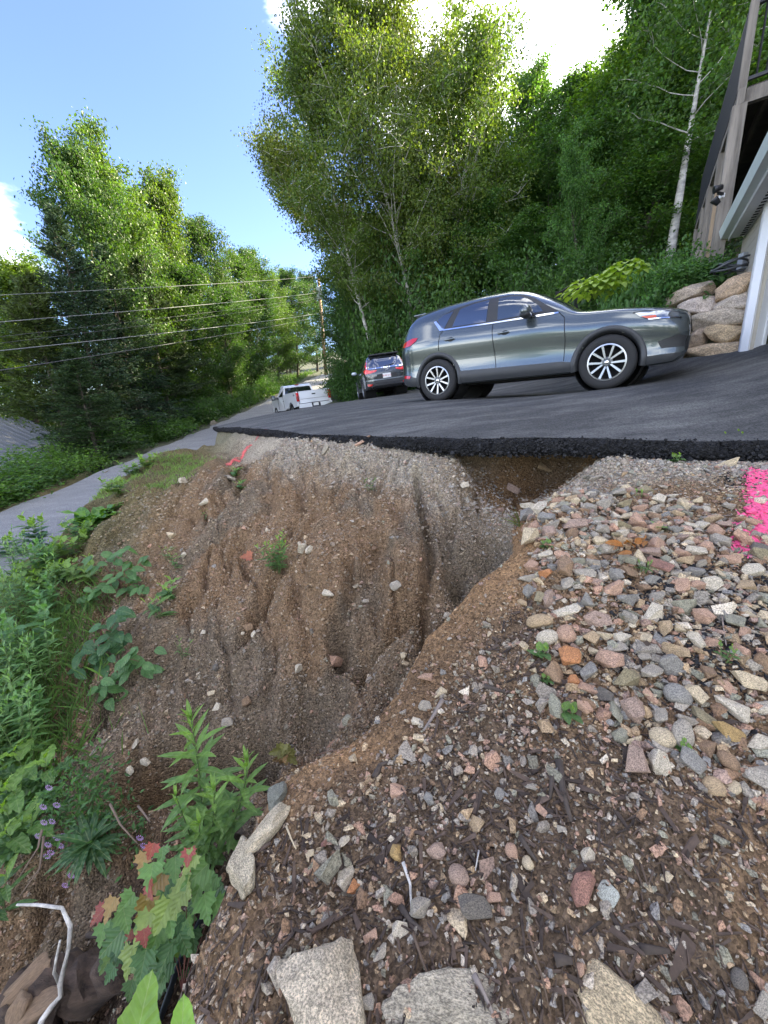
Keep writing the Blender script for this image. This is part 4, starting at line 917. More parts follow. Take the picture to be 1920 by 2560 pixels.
# centre: the big clump of aspens behind the parked cars, each stem a tree of its own
GA = 'aspens in the tall clump behind the cars'
for i, (bpx, Y, tx, ty, R, nlf, lb) in enumerate([
    (955, 21.5, 745, 170, 2.9, 46000, 'aspen leaning far out to the left over the road, leftmost of the tall clump'),
    (1050, 20.5, 850, 10, 3.0, 50000, 'tall straight aspen behind the dark car with its top at the frame edge'),
    (1072, 22.0, 965, 50, 2.8, 46000, 'tall aspen with white trunk behind the rear of the grey car'),
    (1120, 20.0, 1180, 170, 2.7, 42000, 'aspen with thin white trunk leaning right above the grey car roof'),
    (1090, 23.0, 1080, 190, 2.8, 30000, 'aspen in the back of the tall clump, half hidden by the white trunks in front'),
    (985, 23.5, 715, 420, 2.4, 26000, 'low spreading aspen whose boughs droop toward the utility pole')]):
    p = top_at(tx, ty, Y=Y); bx = float(pdir(bpx, 900)[0] / pdir(bpx, 900)[1] * Y); g = float(zg(bx, Y)); H = p[2] - g + .2
    ms = make_tree('aspen', 300 + i, H, R, nlf, (.092 + .008 * (i % 3), .142, .030), .118, (p[0] - bx, 0), hb=(.30, .20, .22, .24, .2, .62)[i], elev=.75, bark=BIRCH, r0=.115, hang=.8, nl=70, prof=upright, sig=.25)
    plant_tree(('aspen', 0), (bx, Y, g - .2), H, 2.4, lb, group=GA, meshes=ms, H0_=H, tint=(1, 1, 1))
# left of the road
GL = 'trees along the far side of the road'
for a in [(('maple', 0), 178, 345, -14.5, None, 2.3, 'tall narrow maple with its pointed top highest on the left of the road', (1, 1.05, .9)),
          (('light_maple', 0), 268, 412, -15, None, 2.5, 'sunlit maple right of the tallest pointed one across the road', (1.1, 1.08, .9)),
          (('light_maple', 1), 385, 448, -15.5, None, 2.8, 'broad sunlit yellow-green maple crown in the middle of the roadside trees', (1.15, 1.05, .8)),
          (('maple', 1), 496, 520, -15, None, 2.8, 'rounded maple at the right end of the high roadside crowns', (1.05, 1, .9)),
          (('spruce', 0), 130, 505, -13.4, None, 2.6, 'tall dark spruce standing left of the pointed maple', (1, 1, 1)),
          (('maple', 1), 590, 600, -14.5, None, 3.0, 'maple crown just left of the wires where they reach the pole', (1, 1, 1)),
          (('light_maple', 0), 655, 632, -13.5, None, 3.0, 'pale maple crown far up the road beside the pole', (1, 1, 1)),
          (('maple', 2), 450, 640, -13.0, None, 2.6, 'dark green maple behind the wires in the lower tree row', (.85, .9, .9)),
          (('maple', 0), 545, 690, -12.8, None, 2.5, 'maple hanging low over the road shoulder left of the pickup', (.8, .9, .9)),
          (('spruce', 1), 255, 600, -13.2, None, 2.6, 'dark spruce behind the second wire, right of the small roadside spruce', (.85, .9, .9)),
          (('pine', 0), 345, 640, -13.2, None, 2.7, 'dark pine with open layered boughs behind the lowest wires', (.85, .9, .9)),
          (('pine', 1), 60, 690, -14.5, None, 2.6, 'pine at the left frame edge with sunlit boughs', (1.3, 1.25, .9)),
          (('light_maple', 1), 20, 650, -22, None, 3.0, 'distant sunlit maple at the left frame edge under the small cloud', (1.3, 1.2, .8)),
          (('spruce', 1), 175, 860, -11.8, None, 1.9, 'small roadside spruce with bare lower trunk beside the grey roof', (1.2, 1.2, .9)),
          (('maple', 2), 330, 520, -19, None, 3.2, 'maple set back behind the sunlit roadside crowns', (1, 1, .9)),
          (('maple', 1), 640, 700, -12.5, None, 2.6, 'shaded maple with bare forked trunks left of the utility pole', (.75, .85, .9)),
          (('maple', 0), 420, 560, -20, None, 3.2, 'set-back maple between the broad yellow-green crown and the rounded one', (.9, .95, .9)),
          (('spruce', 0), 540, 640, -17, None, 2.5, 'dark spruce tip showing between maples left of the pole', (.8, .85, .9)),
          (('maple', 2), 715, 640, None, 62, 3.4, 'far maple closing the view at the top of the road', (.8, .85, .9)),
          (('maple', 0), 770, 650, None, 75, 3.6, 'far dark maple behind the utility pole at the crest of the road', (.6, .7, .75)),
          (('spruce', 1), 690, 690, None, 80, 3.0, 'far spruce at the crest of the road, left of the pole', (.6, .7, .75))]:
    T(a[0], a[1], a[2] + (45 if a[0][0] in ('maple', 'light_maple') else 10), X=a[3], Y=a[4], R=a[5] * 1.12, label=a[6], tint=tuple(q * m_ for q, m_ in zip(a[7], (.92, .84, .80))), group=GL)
# right of the road and up the hillside
GR = 'trees on the hillside behind the parked cars'
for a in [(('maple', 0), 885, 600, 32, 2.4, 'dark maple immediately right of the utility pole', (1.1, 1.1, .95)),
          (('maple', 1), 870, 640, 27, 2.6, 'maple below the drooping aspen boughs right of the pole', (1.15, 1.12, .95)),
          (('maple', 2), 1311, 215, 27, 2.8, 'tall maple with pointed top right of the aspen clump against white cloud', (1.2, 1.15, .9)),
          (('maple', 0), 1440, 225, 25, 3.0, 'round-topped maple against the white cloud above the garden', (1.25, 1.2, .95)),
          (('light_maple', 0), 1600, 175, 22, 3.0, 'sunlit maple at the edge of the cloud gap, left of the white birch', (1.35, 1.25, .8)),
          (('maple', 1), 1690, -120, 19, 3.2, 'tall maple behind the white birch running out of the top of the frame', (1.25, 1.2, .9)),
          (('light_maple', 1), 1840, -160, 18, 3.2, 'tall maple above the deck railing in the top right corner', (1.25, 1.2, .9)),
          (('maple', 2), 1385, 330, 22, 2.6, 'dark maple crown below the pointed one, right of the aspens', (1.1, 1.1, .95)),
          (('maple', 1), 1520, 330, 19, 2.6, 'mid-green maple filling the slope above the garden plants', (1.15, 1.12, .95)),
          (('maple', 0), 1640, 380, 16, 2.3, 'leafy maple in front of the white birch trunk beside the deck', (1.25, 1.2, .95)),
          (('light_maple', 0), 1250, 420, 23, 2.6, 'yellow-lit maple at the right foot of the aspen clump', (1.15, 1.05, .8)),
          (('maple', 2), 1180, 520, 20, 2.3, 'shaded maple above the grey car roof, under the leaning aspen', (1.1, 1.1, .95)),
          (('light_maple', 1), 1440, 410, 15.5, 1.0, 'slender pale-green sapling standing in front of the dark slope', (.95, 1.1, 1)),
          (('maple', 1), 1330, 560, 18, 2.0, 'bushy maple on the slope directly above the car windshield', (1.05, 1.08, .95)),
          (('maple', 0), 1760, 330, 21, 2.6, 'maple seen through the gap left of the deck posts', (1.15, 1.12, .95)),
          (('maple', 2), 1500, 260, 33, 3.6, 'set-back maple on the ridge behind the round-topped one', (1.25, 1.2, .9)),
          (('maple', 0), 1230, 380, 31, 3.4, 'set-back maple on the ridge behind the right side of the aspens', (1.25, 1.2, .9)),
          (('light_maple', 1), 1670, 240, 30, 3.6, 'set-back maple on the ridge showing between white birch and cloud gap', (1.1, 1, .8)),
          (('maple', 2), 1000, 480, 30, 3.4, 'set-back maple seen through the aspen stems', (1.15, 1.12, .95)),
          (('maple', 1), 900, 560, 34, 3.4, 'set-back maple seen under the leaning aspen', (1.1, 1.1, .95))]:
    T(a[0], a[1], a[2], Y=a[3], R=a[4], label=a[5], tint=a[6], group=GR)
# white birch
p = top_at(1790, -60, Y=14.5); bx = float(pdir(1672, 640)[0] / pdir(1672, 640)[1] * 14.5); g = float(zg(bx, 14.5)); H = p[2] - g
plant_tree(('aspen', 0), (bx, 14.5, g - .2), H, 2.4, 'white birch with thick bare leaning trunk beside the deck', name='birch_tree', meshes=make_tree('birch', 391, H, 2.0, 5500, G_LIGHT, .13, (p[0] - bx, 0), hb=.55, bark=BIRCH, r0=.17, nl=9), H0_=H)
# shrubs
GS = 'shrubs at the edge of the woods'
SHR = [(872, 900, 23.5, 1.1, 'shrub at the foot of the utility pole beside the pickup'), (868, 850, 22.6, 1.4, 'leafy shrub left of the dark car, right of the pickup tailgate'), (905, 715, 22, 1.6, 'tall shrub directly behind the left mirror of the dark car'),
       (960, 650, 21.5, 2.0, 'dense shrub rising behind the roof of the dark car'), (1030, 615, 20.5, 1.7, 'shrub in the gap between the two parked cars'), (1110, 650, 19, 1.9, 'shrub behind the rear of the grey car roof'), (1180, 630, 18, 1.8, 'shrub at the foot of the right-leaning aspen'),
       (1260, 660, 17, 1.7, 'shrub above the grey car roof left of the stair rail'), (1340, 650, 16.5, 1.6, 'shrub behind the black stair rail'), (1420, 660, 15, 1.3, 'shrub right of the black stair rail'), (1500, 640, 15, 1.4, 'shrub behind the yellow-green hostas'), (1590, 600, 14, 1.4, 'shrub on the slope left of the white birch foot'), (1680, 620, 15, 1.4, 'shrub at the foot of the white birch')]
for i, (tx, ty, Y, R, lb) in enumerate(SHR): T(('shrub', i % 3), tx, ty, Y=Y, R=R, label=lb, tint=(1.05, 1.08, .95), group=GS, cat='shrub', sink=.1)
GV = 'shrubs along the far shoulder of the road'
VERGE = [(-12.0, 8.2, 1.0, 'leafy shrub at the roadside by the left frame edge'), (-11.8, 10.0, .9, 'low shrub on the road shoulder below the small spruce'), (-12.0, 12.0, 1.1, 'shrub on the road shoulder right of the small spruce trunk'), (-11.9, 14.2, 1.1, 'roadside shrub under the dark pine'), (-12.2, 16.8, 1.3, 'roadside shrub under the dark green maple'), (-12, 19.5, 1.2, 'shaded roadside shrub left of the gravel crest'),
         (-12.2, 22.5, 1.3, 'shaded roadside shrub above the driveway tip'), (-12, 26, 1.3, 'shaded shrub across the road left of the pickup'), (-11.8, 30, 1.4, 'shaded shrub up the road behind the pickup mirror'), (-11.4, 35, 1.5, 'shrub far up the road shoulder'), (-10.8, 41, 1.6, 'farthest shrub of the road shoulder near the pole')]
for i, (x, y, h, lb) in enumerate(VERGE): plant_tree(('shrub', i % 3), (x, y, float(zg(x, y)) - .1), h * 1.3, 1.5 + .2 * (i % 3), lb, 'shrub', GV, (1.15, 1.15, .95) if i < 6 else (.9, .95, .95))
# woods downhill, on the side away from the view (they show in the car's paint)
for i, (x, y, h) in enumerate([(-30, -34, 17), (-21, -40, 18), (-12, -36, 16), (-3, -42, 18), (6, -38, 16), (16, -40, 18), (26, -34, 17), (-38, -24, 16)]):
    plant_tree((('maple', 'light_maple')[i % 2], i % 2), (x, y, float(zg(x, y)) - .3), h, 3.6, 'leafy maple in the woods downhill behind the viewer', 'tree', 'trees downhill behind the viewer')
# woods on the hill to the right of the house
for i, (x, y, h) in enumerate([(24, 6, 13), (28, 12, 13), (31, 3, 13), (35, 9, 13), (38, 17, 13), (29, -4, 13), (36, -2, 13), (42, 6, 13), (45, 13, 13), (22, 15, 12)]):
    plant_tree((('maple', 'light_maple')[i % 2], i % 2), (x, y, float(zg(x, y)) - .3), h, 4.0, 'leafy maple on the hill uphill of the house', 'tree', 'trees uphill of the house')
# more woods behind, one mass
for i, (x, y, h) in enumerate([(-24, 30, 11), (-22, 44, 12), (-28, 18, 11), (-18, 55, 12), (-32, 34, 12), (-36, 22, 12), (-27, 10, 11), (8, 44, 12), (16, 42, 13), (25, 38, 13), (24, 28, 12), (30, 30, 12), (18, 32, 12), (34, 22, 12), (27, 20, 11), (21, 22, 11), (0, 50, 12), (4, 62, 12), (-6, 90, 12), (6, 95, 12), (-16, 78, 12), (-26, 70, 12), (14, 70, 12)]):
    plant_tree((('maple', 'light_maple')[i % 2], i % 2), (x, y, float(zg(x, y)) - .3), h, 3.8, 'leafy maple deep in the woods behind the front row of trees', 'tree', 'trees deep in the woods', (.8, .85, .9))

# ------------------------------------------------------------------ boulder wall
ROCKM = mat('boulder_rock', (.3, .28, .25), .9, var=.45, vscale=2.2, bump=1.0, bscale=6, objcol=True, specks=18)
def rock_mesh(name, seed, sub=3, box=.55, rough=.12, cuts=5, hr=(.55, .86)):
    """a rounded block: cube-sphere pressed against a few random planes, with grain"""
    r_ = np.random.default_rng(seed); bm = bmesh.new(); bmesh.ops.create_icosphere(bm, subdivisions=sub, radius=1)
    V = np.array([v.co[:] for v in bm.verts]); n = V / np.linalg.norm(V, axis=1)[:, None]
    p = 1 / (1 - box + 1e-3) if box < 1 else 8; r0 = (np.abs(n) ** (2 + 4 * box)).sum(1) ** (-1 / (2 + 4 * box)); V = n * r0[:, None]
    for _ in range(cuts):
        d = r_.normal(size=3); d /= np.linalg.norm(d); h = r_.uniform(*hr); s = V @ d - h; V = V - np.where(s > 0, s, 0)[:, None] * d * .93
    V = V * (1 + rough * (fbm(n[:, 0] * 2.3 + seed, n[:, 1] * 2.3 + n[:, 2] * 1.7, 3, seed % 13)[:, None]))
    m = np.abs(V).max(0); V = V / m
    for v, c in zip(bm.verts, V): v.co = c
    me = bpy.data.meshes.new(name); bm.to_mesh(me); bm.free(); me.polygons.foreach_set('use_smooth', [True] * len(me.polygons)); return me
wall = thing('retaining_wall', 'retaining wall of big rounded boulders between garage and car nose', 'wall', (WALL[0][0], WALL[0][1], .3))
wall.location = (0, 0, 0)
wt = Vector((WALL[1][0] - WALL[0][0], WALL[1][1] - WALL[0][1], 0)).normalized(); wn = Vector((-wt.y, wt.x, 0)); 
if wn.x > 0: wn = -wn
def on_wall(x, y, lean=.16):
    d = Vector(pdir(x, y)); n_ = Vector((wn.x, wn.y, lean)); o = Vector((WALL[0][0], WALL[0][1], .4))
    return d * (o.dot(n_) / d.dot(n_))
Zr = lambda x, y: (1400 + x * .3134, 680 + y * .3134)
BO = [(1355, 125, 400, 150, (.36, .29, .22)), (1000, 180, 325, 132, (.31, .28, .25)), (690, 218, 310, 90, (.31, .29, .27)), (1380, 238, 320, 135, (.35, .33, .31)), (1075, 272, 290, 120, (.34, .32, .32)), (1280, 366, 490, 150, (.30, .28, .25)),
      (1310, 492, 370, 160, (.36, .30, .21)), (1068, 520, 130, 160, (.24, .21, .18)), (1215, 640, 480, 150, (.38, .32, .24)), (880, 400, 330, 140, (.3, .28, .25)), (850, 540, 300, 150, (.3, .27, .23)), (820, 660, 380, 130, (.33, .29, .24))]
def lay_boulder(c, u_, wd, ht, col, i, dp=.62):
    o = link('boulder', rock_mesh('boulder', 500 + i, 4, .88, .16, 12, (.78, 1.02)), ROCKM, wall)
    o.matrix_local = Matrix.Translation(c) @ Matrix(((wt.x, wn.x, 0, 0), (wt.y, wn.y, 0, 0), (0, 0, 1, 0), (0, 0, 0, 1))) @ Matrix.Rotation(random.uniform(-.05, .05), 4, 'Y') @ Matrix.Diagonal((wd / 2, dp / 2, ht / 2, 1))
    o.color = (col[0] * 1.5, col[1] * 1.32, col[2] * 1.1, 1); return o
for i, (x, y, w_, h_, col) in enumerate(BO):
    a = on_wall(*Zr(x - w_ / 2, y + w_ * .06)); b = on_wall(*Zr(x + w_ / 2, y - w_ * .06)); c = (a + b) / 2; ht = (on_wall(*Zr(x, y - h_ / 2)) - on_wall(*Zr(x, y + h_ / 2))).length
    lay_boulder(c - wn * .24, None, (b - a).length * 1.06, ht * 1.10, col, i)
k = 0
for zc in (.72, 1.06, 1.38):                       # the wall runs on behind the car
    for t in np.arange(2.1, 6.6, .85):
        q = np.interp(t + (k % 2) * .35, [0, 1.36, 3.1, 4.9, 6.6], [0, 1, 2, 3, 4]); i0 = min(3, int(q)); P = Vector(WALL[i0]).lerp(Vector(WALL[i0 + 1]), q - i0)
        lay_boulder(Vector((P.x + .22, P.y, zc)), None, .88, .36, (.33 + random.uniform(-.04, .04), .30, .26), 40 + k); k += 1
for x_, y_, s_ in ((1475, 45, .22), (1440, 60, .16)):
    c = on_wall(*Zr(x_, y_)) - wn * .55; lay_boulder(c, None, s_ * 2.6, s_, (.30, .28, .26), 90 + int(s_ * 100), .3)
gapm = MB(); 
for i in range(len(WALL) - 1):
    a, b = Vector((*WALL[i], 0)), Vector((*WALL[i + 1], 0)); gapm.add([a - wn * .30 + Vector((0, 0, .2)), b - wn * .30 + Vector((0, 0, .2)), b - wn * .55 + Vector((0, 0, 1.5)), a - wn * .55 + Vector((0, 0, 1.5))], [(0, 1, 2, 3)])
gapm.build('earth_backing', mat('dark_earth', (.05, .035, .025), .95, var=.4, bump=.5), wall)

# ------------------------------------------------------------------ garage
SIDING = mat('tan_siding', (.36, .33, .27), .7, var=.06)
WHITET = mat('white_trim', (.72, .73, .74), .55, var=.03)
GUTTER = mat('pale_gutter', (.62, .68, .64), .4, var=.05)
ROOFM = mat('dark_shingles', (.06, .06, .065), .9, var=.3, vscale=20)
gC = Vector((5.70, 6.30, .36)); ga = Vector((.554, .832, 0)); gb = Vector((.955, .296, 0)); gn = Vector((.832, -.554, 0))
gar = thing('garage', 'white-trimmed garage with tan siding and low eave at the right frame edge', 'garage', (0, 0, 0))
gw = 2.08
for i in range(15):
    z0 = gC.z + .02 + i * .135
    MB().bar(gC + ga * .16 + Vector((0, 0, z0 - gC.z + .065)) - gn * .012, gC + ga * 1.75 + Vector((0, 0, z0 - gC.z + .065)) - gn * .012, .022, .13).build('siding_board', SIDING, gar)
wl = MB(); wl.bar(gC + ga * .0 + gn * .06 + Vector((0, 0, gw / 2)), gC + ga * 1.75 + gn * .06 + Vector((0, 0, gw / 2)), .10, gw); wl.build('side_wall', SIDING, gar)
MB().bar(gC + Vector((0, 0, gw / 2)) - gn * .02 + ga * .06, gC + Vector((0, 0, gw / 2)) - gn * .02 + ga * .17, .05, gw).build('corner_board', WHITET, gar)
fr = MB(); fr.bar(gC + gb * .003 + Vector((0, 0, gw / 2)), gC + gb * .30 + Vector((0, 0, gw / 2)), .10, gw); fr.build('front_pier', WHITET, gar)
MB().bar(gC + gb * .30 + Vector((0, 0, 1.0)), gC + gb * .36 + Vector((0, 0, 1.0)), .14, 2.0).build('door_jamb', WHITET, gar)
dr = MB(); dr.bar(gC + gb * .36 + Vector((0, .03, 1.0)), gC + gb * 2.8 + Vector((0, .03, 1.0)), .05, 2.0); dro = dr.build('garage_door', WHITET, gar)
for i in range(4):
    for j in range(3):
        c = gC + gb * (.72 + j * .75) + Vector((0, 0, .28 + .5 * i)) + Vector((gb.y, -gb.x, 0)) * .012
        MB().bar(c - gb * .28, c + gb * .28, .02, .32).build('door_panel', WHITET, dro)
MB().bar(gC + gb * .0 + Vector((0, 0, gw + .15)), gC + gb * 2.9 + Vector((0, 0, gw + .15)), .10, .30).build('header', WHITET, gar)
E0 = Vector((6.40, 7.75, 2.44)); E1 = Vector((4.30, 4.60, 2.44)); out = -gn
sof = MB(); hw_ = .26
sof.add([E0 + Vector((0, 0, .0)), E1, E1 + gn * .75, E0 + gn * .75, E0 + Vector((0, 0, .05)), E1 + Vector((0, 0, .05)), E1 + gn * .75 + Vector((0, 0, .05)), E0 + gn * .75 + Vector((0, 0, .05))], [(0, 1, 2, 3), (4, 7, 6, 5), (0, 4, 5, 1), (2, 6, 7, 3), (0, 3, 7, 4), (1, 5, 6, 2)]); sof.build('soffit', WHITET, gar)
for i in range(30):
    t = .03 + i / 31; c = E0.lerp(E1, t) + gn * .15 - Vector((0, 0, .004)); MB().bar(c - gn * .03, c + gn * .03, .05, .004).build('soffit_vent', WELL, gar)
MB().bar(E0 - gn * .012 + Vector((0, 0, .07)), E1 - gn * .012 + Vector((0, 0, .07)), .022, .20).build('fascia', WHITET, gar)
gp = [(0.0, .02), (.10, .02), (.125, .10), (.14, .155), (.125, .17), (.10, .165)]
gm = MB(); gm.add([q + (-gn) * (a + .026) + Vector((0, 0, b)) for q in (E0 + ga * .04, E1) for a, b in gp], [(i, i + 1, i + 7, i + 6) for i in range(5)] + [(0, 1, 2, 3, 4, 5)]); gm.build('gutter', GUTTER, gar)
rf = MB(); rf.add([E0 - gn * .03 + ga * .05 + Vector((0, 0, .19)), E1 - gn * .03 + Vector((0, 0, .19)), E1 + gn * 3.2 + Vector((0, 0, 1.3)), E0 + gn * 3.2 + ga * .05 + Vector((0, 0, 1.3)), E0 - gn * .03 + ga * .05 + Vector((0, 0, .225)), E1 - gn * .03 + Vector((0, 0, .225)), E1 + gn * 3.2 + Vector((0, 0, 1.34)), E0 + gn * 3.2 + ga * .05 + Vector((0, 0, 1.34))], [(0, 3, 2, 1), (4, 5, 6, 7), (0, 1, 5, 4), (2, 3, 7, 6), (0, 4, 7, 3), (1, 2, 6, 5)]); rf.build('roof', ROOFM, gar)
sl = MB(); sl.bar(gC + gb * .05 + Vector((-.05, -.25, .02)), gC + gb * 3.0 + Vector((-.05, -.25, .02)), .5, .06); sl.build('concrete_apron', mat('concrete', (.42, .40, .37), .9, var=.1), gar)
ub = MB().box(gC + ga * .95 - gn * .06 + Vector((0, 0, 1.55)), (.14, .10, .24)); ub.build('utility_box', mat('grey_enamel', (.30, .32, .34), .45), gar, bevel=.015)
hs_ = []
for i in range(90):
    t = i / 90 * 6.28 * 4.0; r__ = .27 + .05 * math.sin(t * .37); hs_.append((6.05 + r__ * math.cos(t), 7.15 + r__ * math.sin(t) * .8, 1.76 + .13 * math.sin(t * .7 + .5) ** 2 + .0006 * i))
hs_ += [tuple(gC + ga * .97 - gn * .08 + Vector((0, 0, 1.45)))]
tag(MB().tube(hs_, .016, 6).build('garden_hose', mat('dark_hose', (.05, .055, .06), .5), smooth=True), 'dark coiled garden hose lying on top of the boulder wall beside the garage', 'hose')

# ------------------------------------------------------------------ deck on tall posts
WOOD = mat('weathered_wood', (.20, .175, .145), .85, var=.7, vscale=9, bump=.7, bscale=30, stretch=(1, 1, .08))
WOODD = mat('dark_timber', (.055, .045, .038), .9, var=.4, vscale=3)
IRON = mat('black_iron', (.014, .014, .015), .45)
SCREEN = mat('black_screen', (.016, .016, .019), .8, var=.2, vscale=30)
dk = thing('deck', 'raised timber deck on weathered posts with black railing above the garden', 'deck', (0, 0, 0))
D0 = Vector((6.34, 7.92, 0)); da = Vector((.555, .832, 0)); dn = Vector((.832, -.555, 0)); zb_ = 4.42
for i, t in enumerate((0, 1.6, 3.2, 4.5, 6.2)):
    b_ = D0 + da * t; g0 = 1.2; MB().bar((b_.x, b_.y, g0), (b_.x, b_.y, zb_ - .0), .15 if i else .19, .15 if i else .19, (da.x, da.y, 0)).build('post', WOOD, dk)
    if i == 1: MB().bar((b_.x - .12, b_.y - .16, g0), (b_.x - .12, b_.y - .16, zb_ - .6), .09, .05, (da.x, da.y, 0)).build('brace_post', mat('tan_timber', (.30, .22, .14), .8, var=.3, stretch=(1, 1, .15)), dk)
    MB().bar((b_.x, b_.y, zb_ + .21), (b_.x, b_.y, zb_ + 1.35), .09 if i else .11, .09 if i else .11, (da.x, da.y, 0)).build('rail_post', WOOD, dk)
MB().bar(D0 + Vector((0, 0, zb_ + .10)) - da * .1, D0 + da * 6.4 + Vector((0, 0, zb_ + .10)), .10, .21).build('side_beam', WOOD, dk)
MB().bar(D0 + Vector((0, 0, zb_ + .10)) + dn * .06, D0 + dn * 4.2 + Vector((0, 0, zb_ + .10)), .10, .20).build('front_beam', WOOD, dk)
for i in range(26): MB().bar(D0 + da * (.12 + i * .245) + dn * .07 + Vector((0, 0, zb_ + .225)), D0 + da * (.12 + i * .245) + dn * 4.2 + Vector((0, 0, zb_ + .225)), .235, .03).build('deck_board', WOODD, dk)
for i in range(9): MB().bar(D0 + dn * (.35 + i * .42) + da * .07 + Vector((0, 0, zb_ + .10)), D0 + dn * (.35 + i * .42) + da * 6.4 + Vector((0, 0, zb_ + .10)), .045, .20).build('joist', WOODD, dk)
sc_ = MB(); sc_.add([D0 + Vector((0, 0, zb_ + z)) - dn * .05 + da * (t) for t in np.linspace(.06, 6.3, 22) for z in (.16 + 0.02 * math.sin(t * 5), 1.30 - .03 * math.sin(t * 3.1) ** 2)], [(2 * i, 2 * i + 2, 2 * i + 3, 2 * i + 1) for i in range(21)])
so_ = sc_.build('screen', SCREEN, dk); sm_ = so_.modifiers.new('t', 'SOLIDIFY'); sm_.thickness = .008
for z, w_ in ((.34, .05), (1.30, .06)):
    MB().bar(D0 + dn * .06 + Vector((0, 0, zb_ + z)), D0 + dn * 4.2 + Vector((0, 0, zb_ + z)), w_, .045).build('rail', IRON, dk)
MB().bar(D0 + da * .05 + Vector((0, 0, zb_ + 1.335)), D0 + da * 6.3 + Vector((0, 0, zb_ + 1.335)), .10, .04).build('rail', WOOD, dk)
for i in range(34):
    c = D0 + dn * (.16 + i * .118); MB().bar(c + Vector((0, 0, zb_ + .36)), c + Vector((0, 0, zb_ + 1.28)), .022).build('baluster', IRON, dk)
fl = thing('floodlight', 'black twin-head floodlight fixed to the nearest deck post', 'light', (0, 0, 0))
fp = D0 - da * .12 + Vector((-.06, 0, 3.15))
MB().box(fp + Vector((.03, .06, 0)), (.07, .07, .08)).build('mount', WHITET, fl, bevel=.02)
for s in (-1, 1):
    c = fp + Vector((-.16, -.06, -.03 + .09 * s)); h_ = MB().lathe([(0, -.09), (.045, -.085), (.065, .02), (.07, .06), (.06, .062), (0, .05)], 16, 'X').build('lamp_head', IRON, fl, smooth=True); h_.location = c; h_.rotation_euler = (0, .5 * s - .3, RAD(160)); h_.scale = (.85, .85, .85)
MB().bar(fp, fp + Vector((-.13, -.05, 0)), .035).build('arm', IRON, fl)
# black stair rail up in the garden
sr = thing('stair_rail', 'black metal stair handrail climbing behind the grey car windshield', 'handrail', (0, 0, 0))
ra = top_at(1392, 735, Y=11.2); rb = top_at(1446, 705, Y=11.6); ra, rb = Vector(ra), Vector(rb); dz = Vector((0, 0, .85))
for p_, nm in ((ra, 'post'), (rb, 'post')): MB().bar(p_ - dz, p_ + Vector((0, 0, .06)), .06).build(nm, IRON, sr)
MB().bar(ra, rb, .045).build('rail', IRON, sr); MB().bar(ra - dz * .8, rb - dz * .8, .035).build('rail', IRON, sr)
for t in np.linspace(.12, .88, 6): q = ra.lerp(rb, t); MB().bar(q, q - dz * .8, .018).build('baluster', IRON, sr)

# ------------------------------------------------------------------ utility pole and wires
POLEM = mat('pole_wood', (.33, .22, .13), .85, var=.3, vscale=2, stretch=(1, 1, .1))
pb = Vector(pt(815, 938, 56)); ptop = top_at(796, 694, Y=pb.y); ptop = Vector(ptop)
pole = thing('utility_pole', 'brown wooden utility pole with grey transformer at the top of the road', 'utility pole', (0, 0, 0))
pz = lambda ypx: Vector(top_at(np.interp(ypx, [694, 938], [796, 815]), ypx, Y=pb.y))
MB().tube([pb - Vector((0, 0, .6)), ptop], [.24, .17], 10).build('shaft', POLEM, pole, smooth=True)
tc_ = pz(735) + Vector((.0, -.42, 0)); MB().lathe([(0, -.75), (.36, -.75), (.36, .62), (.40, .64), (.40, .72), (.2, .80), (0, .82)], 20, 'Z', c=tc_).build('transformer', mat('pale_grey_enamel', (.52, .56, .58), .4), pole, smooth=True)
MB().lathe([(0, 0), (.05, 0), (.09, .12), (.05, .18), (.09, .28), (.04, .40), (0, .42)], 10, 'Z', c=tc_ + Vector((0, 0, .8))).build('bushing', mat('brown_porcelain', (.12, .06, .04), .2), pole, smooth=True)
MB().lathe([(0, 0), (.05, 0), (.09, .15), (.05, .3), (0, .32)], 10, 'Z', c=ptop).build('insulator', mat('brown_porcelain', (.12, .06, .04), .2), pole, smooth=True)
MB().bar(pz(728) + Vector((-.9, -.1, 0)), pz(728) + Vector((.2, -.1, 0)), .10).build('crossarm', POLEM, pole)
MB().tube([pz(790) + Vector((-.2, 0, 0)), Vector(pt(805, 955, 50))], .02, 5).build('guy_wire', mat('grey_cable', (.3, .31, .32), .5), pole)
WIREM = mat('bare_cable', (.15, .155, .16), .5, .2); CABLEM = mat('black_cable', (.05, .05, .055), .5)
WR = [(690, 738, .013, WIREM, 'topmost bare overhead wire running from the pole top to the left edge', .35), (731, 805, .017, WIREM, 'second overhead wire from the top, level with the transformer', .35), (740, 842, .008, CABLEM, 'thin dark overhead wire third from the top', .5),
      (745, 858, .008, CABLEM, 'thin dark overhead wire just above the two heavy cables', .7), (782, 877, .022, WIREM, 'upper of the two heavy communication cables', .45), (790, 926, .020, CABLEM, 'lowest heavy communication cable crossing the trees', .55)]
for yp, yl, r_, m_, lb, sag in WR:
    a = pz(yp); b = Vector(top_at(0, yl, X=-11.3)); b = b + (b - a) * .35; pts = [a.lerp(b, t) - Vector((0, 0, sag * 2.2 * t * (1.35 / 1.35 - t) * 1.0 - sag * 2.2 * .74 * .26 * (t / .74 if t < .74 else 1))) for t in np.linspace(0, 1, 40)]
    tag(MB().tube(pts, r_ * .68, 6).build('overhead_wire', m_, smooth=True), lb, 'wire', 'overhead wires from the utility pole')

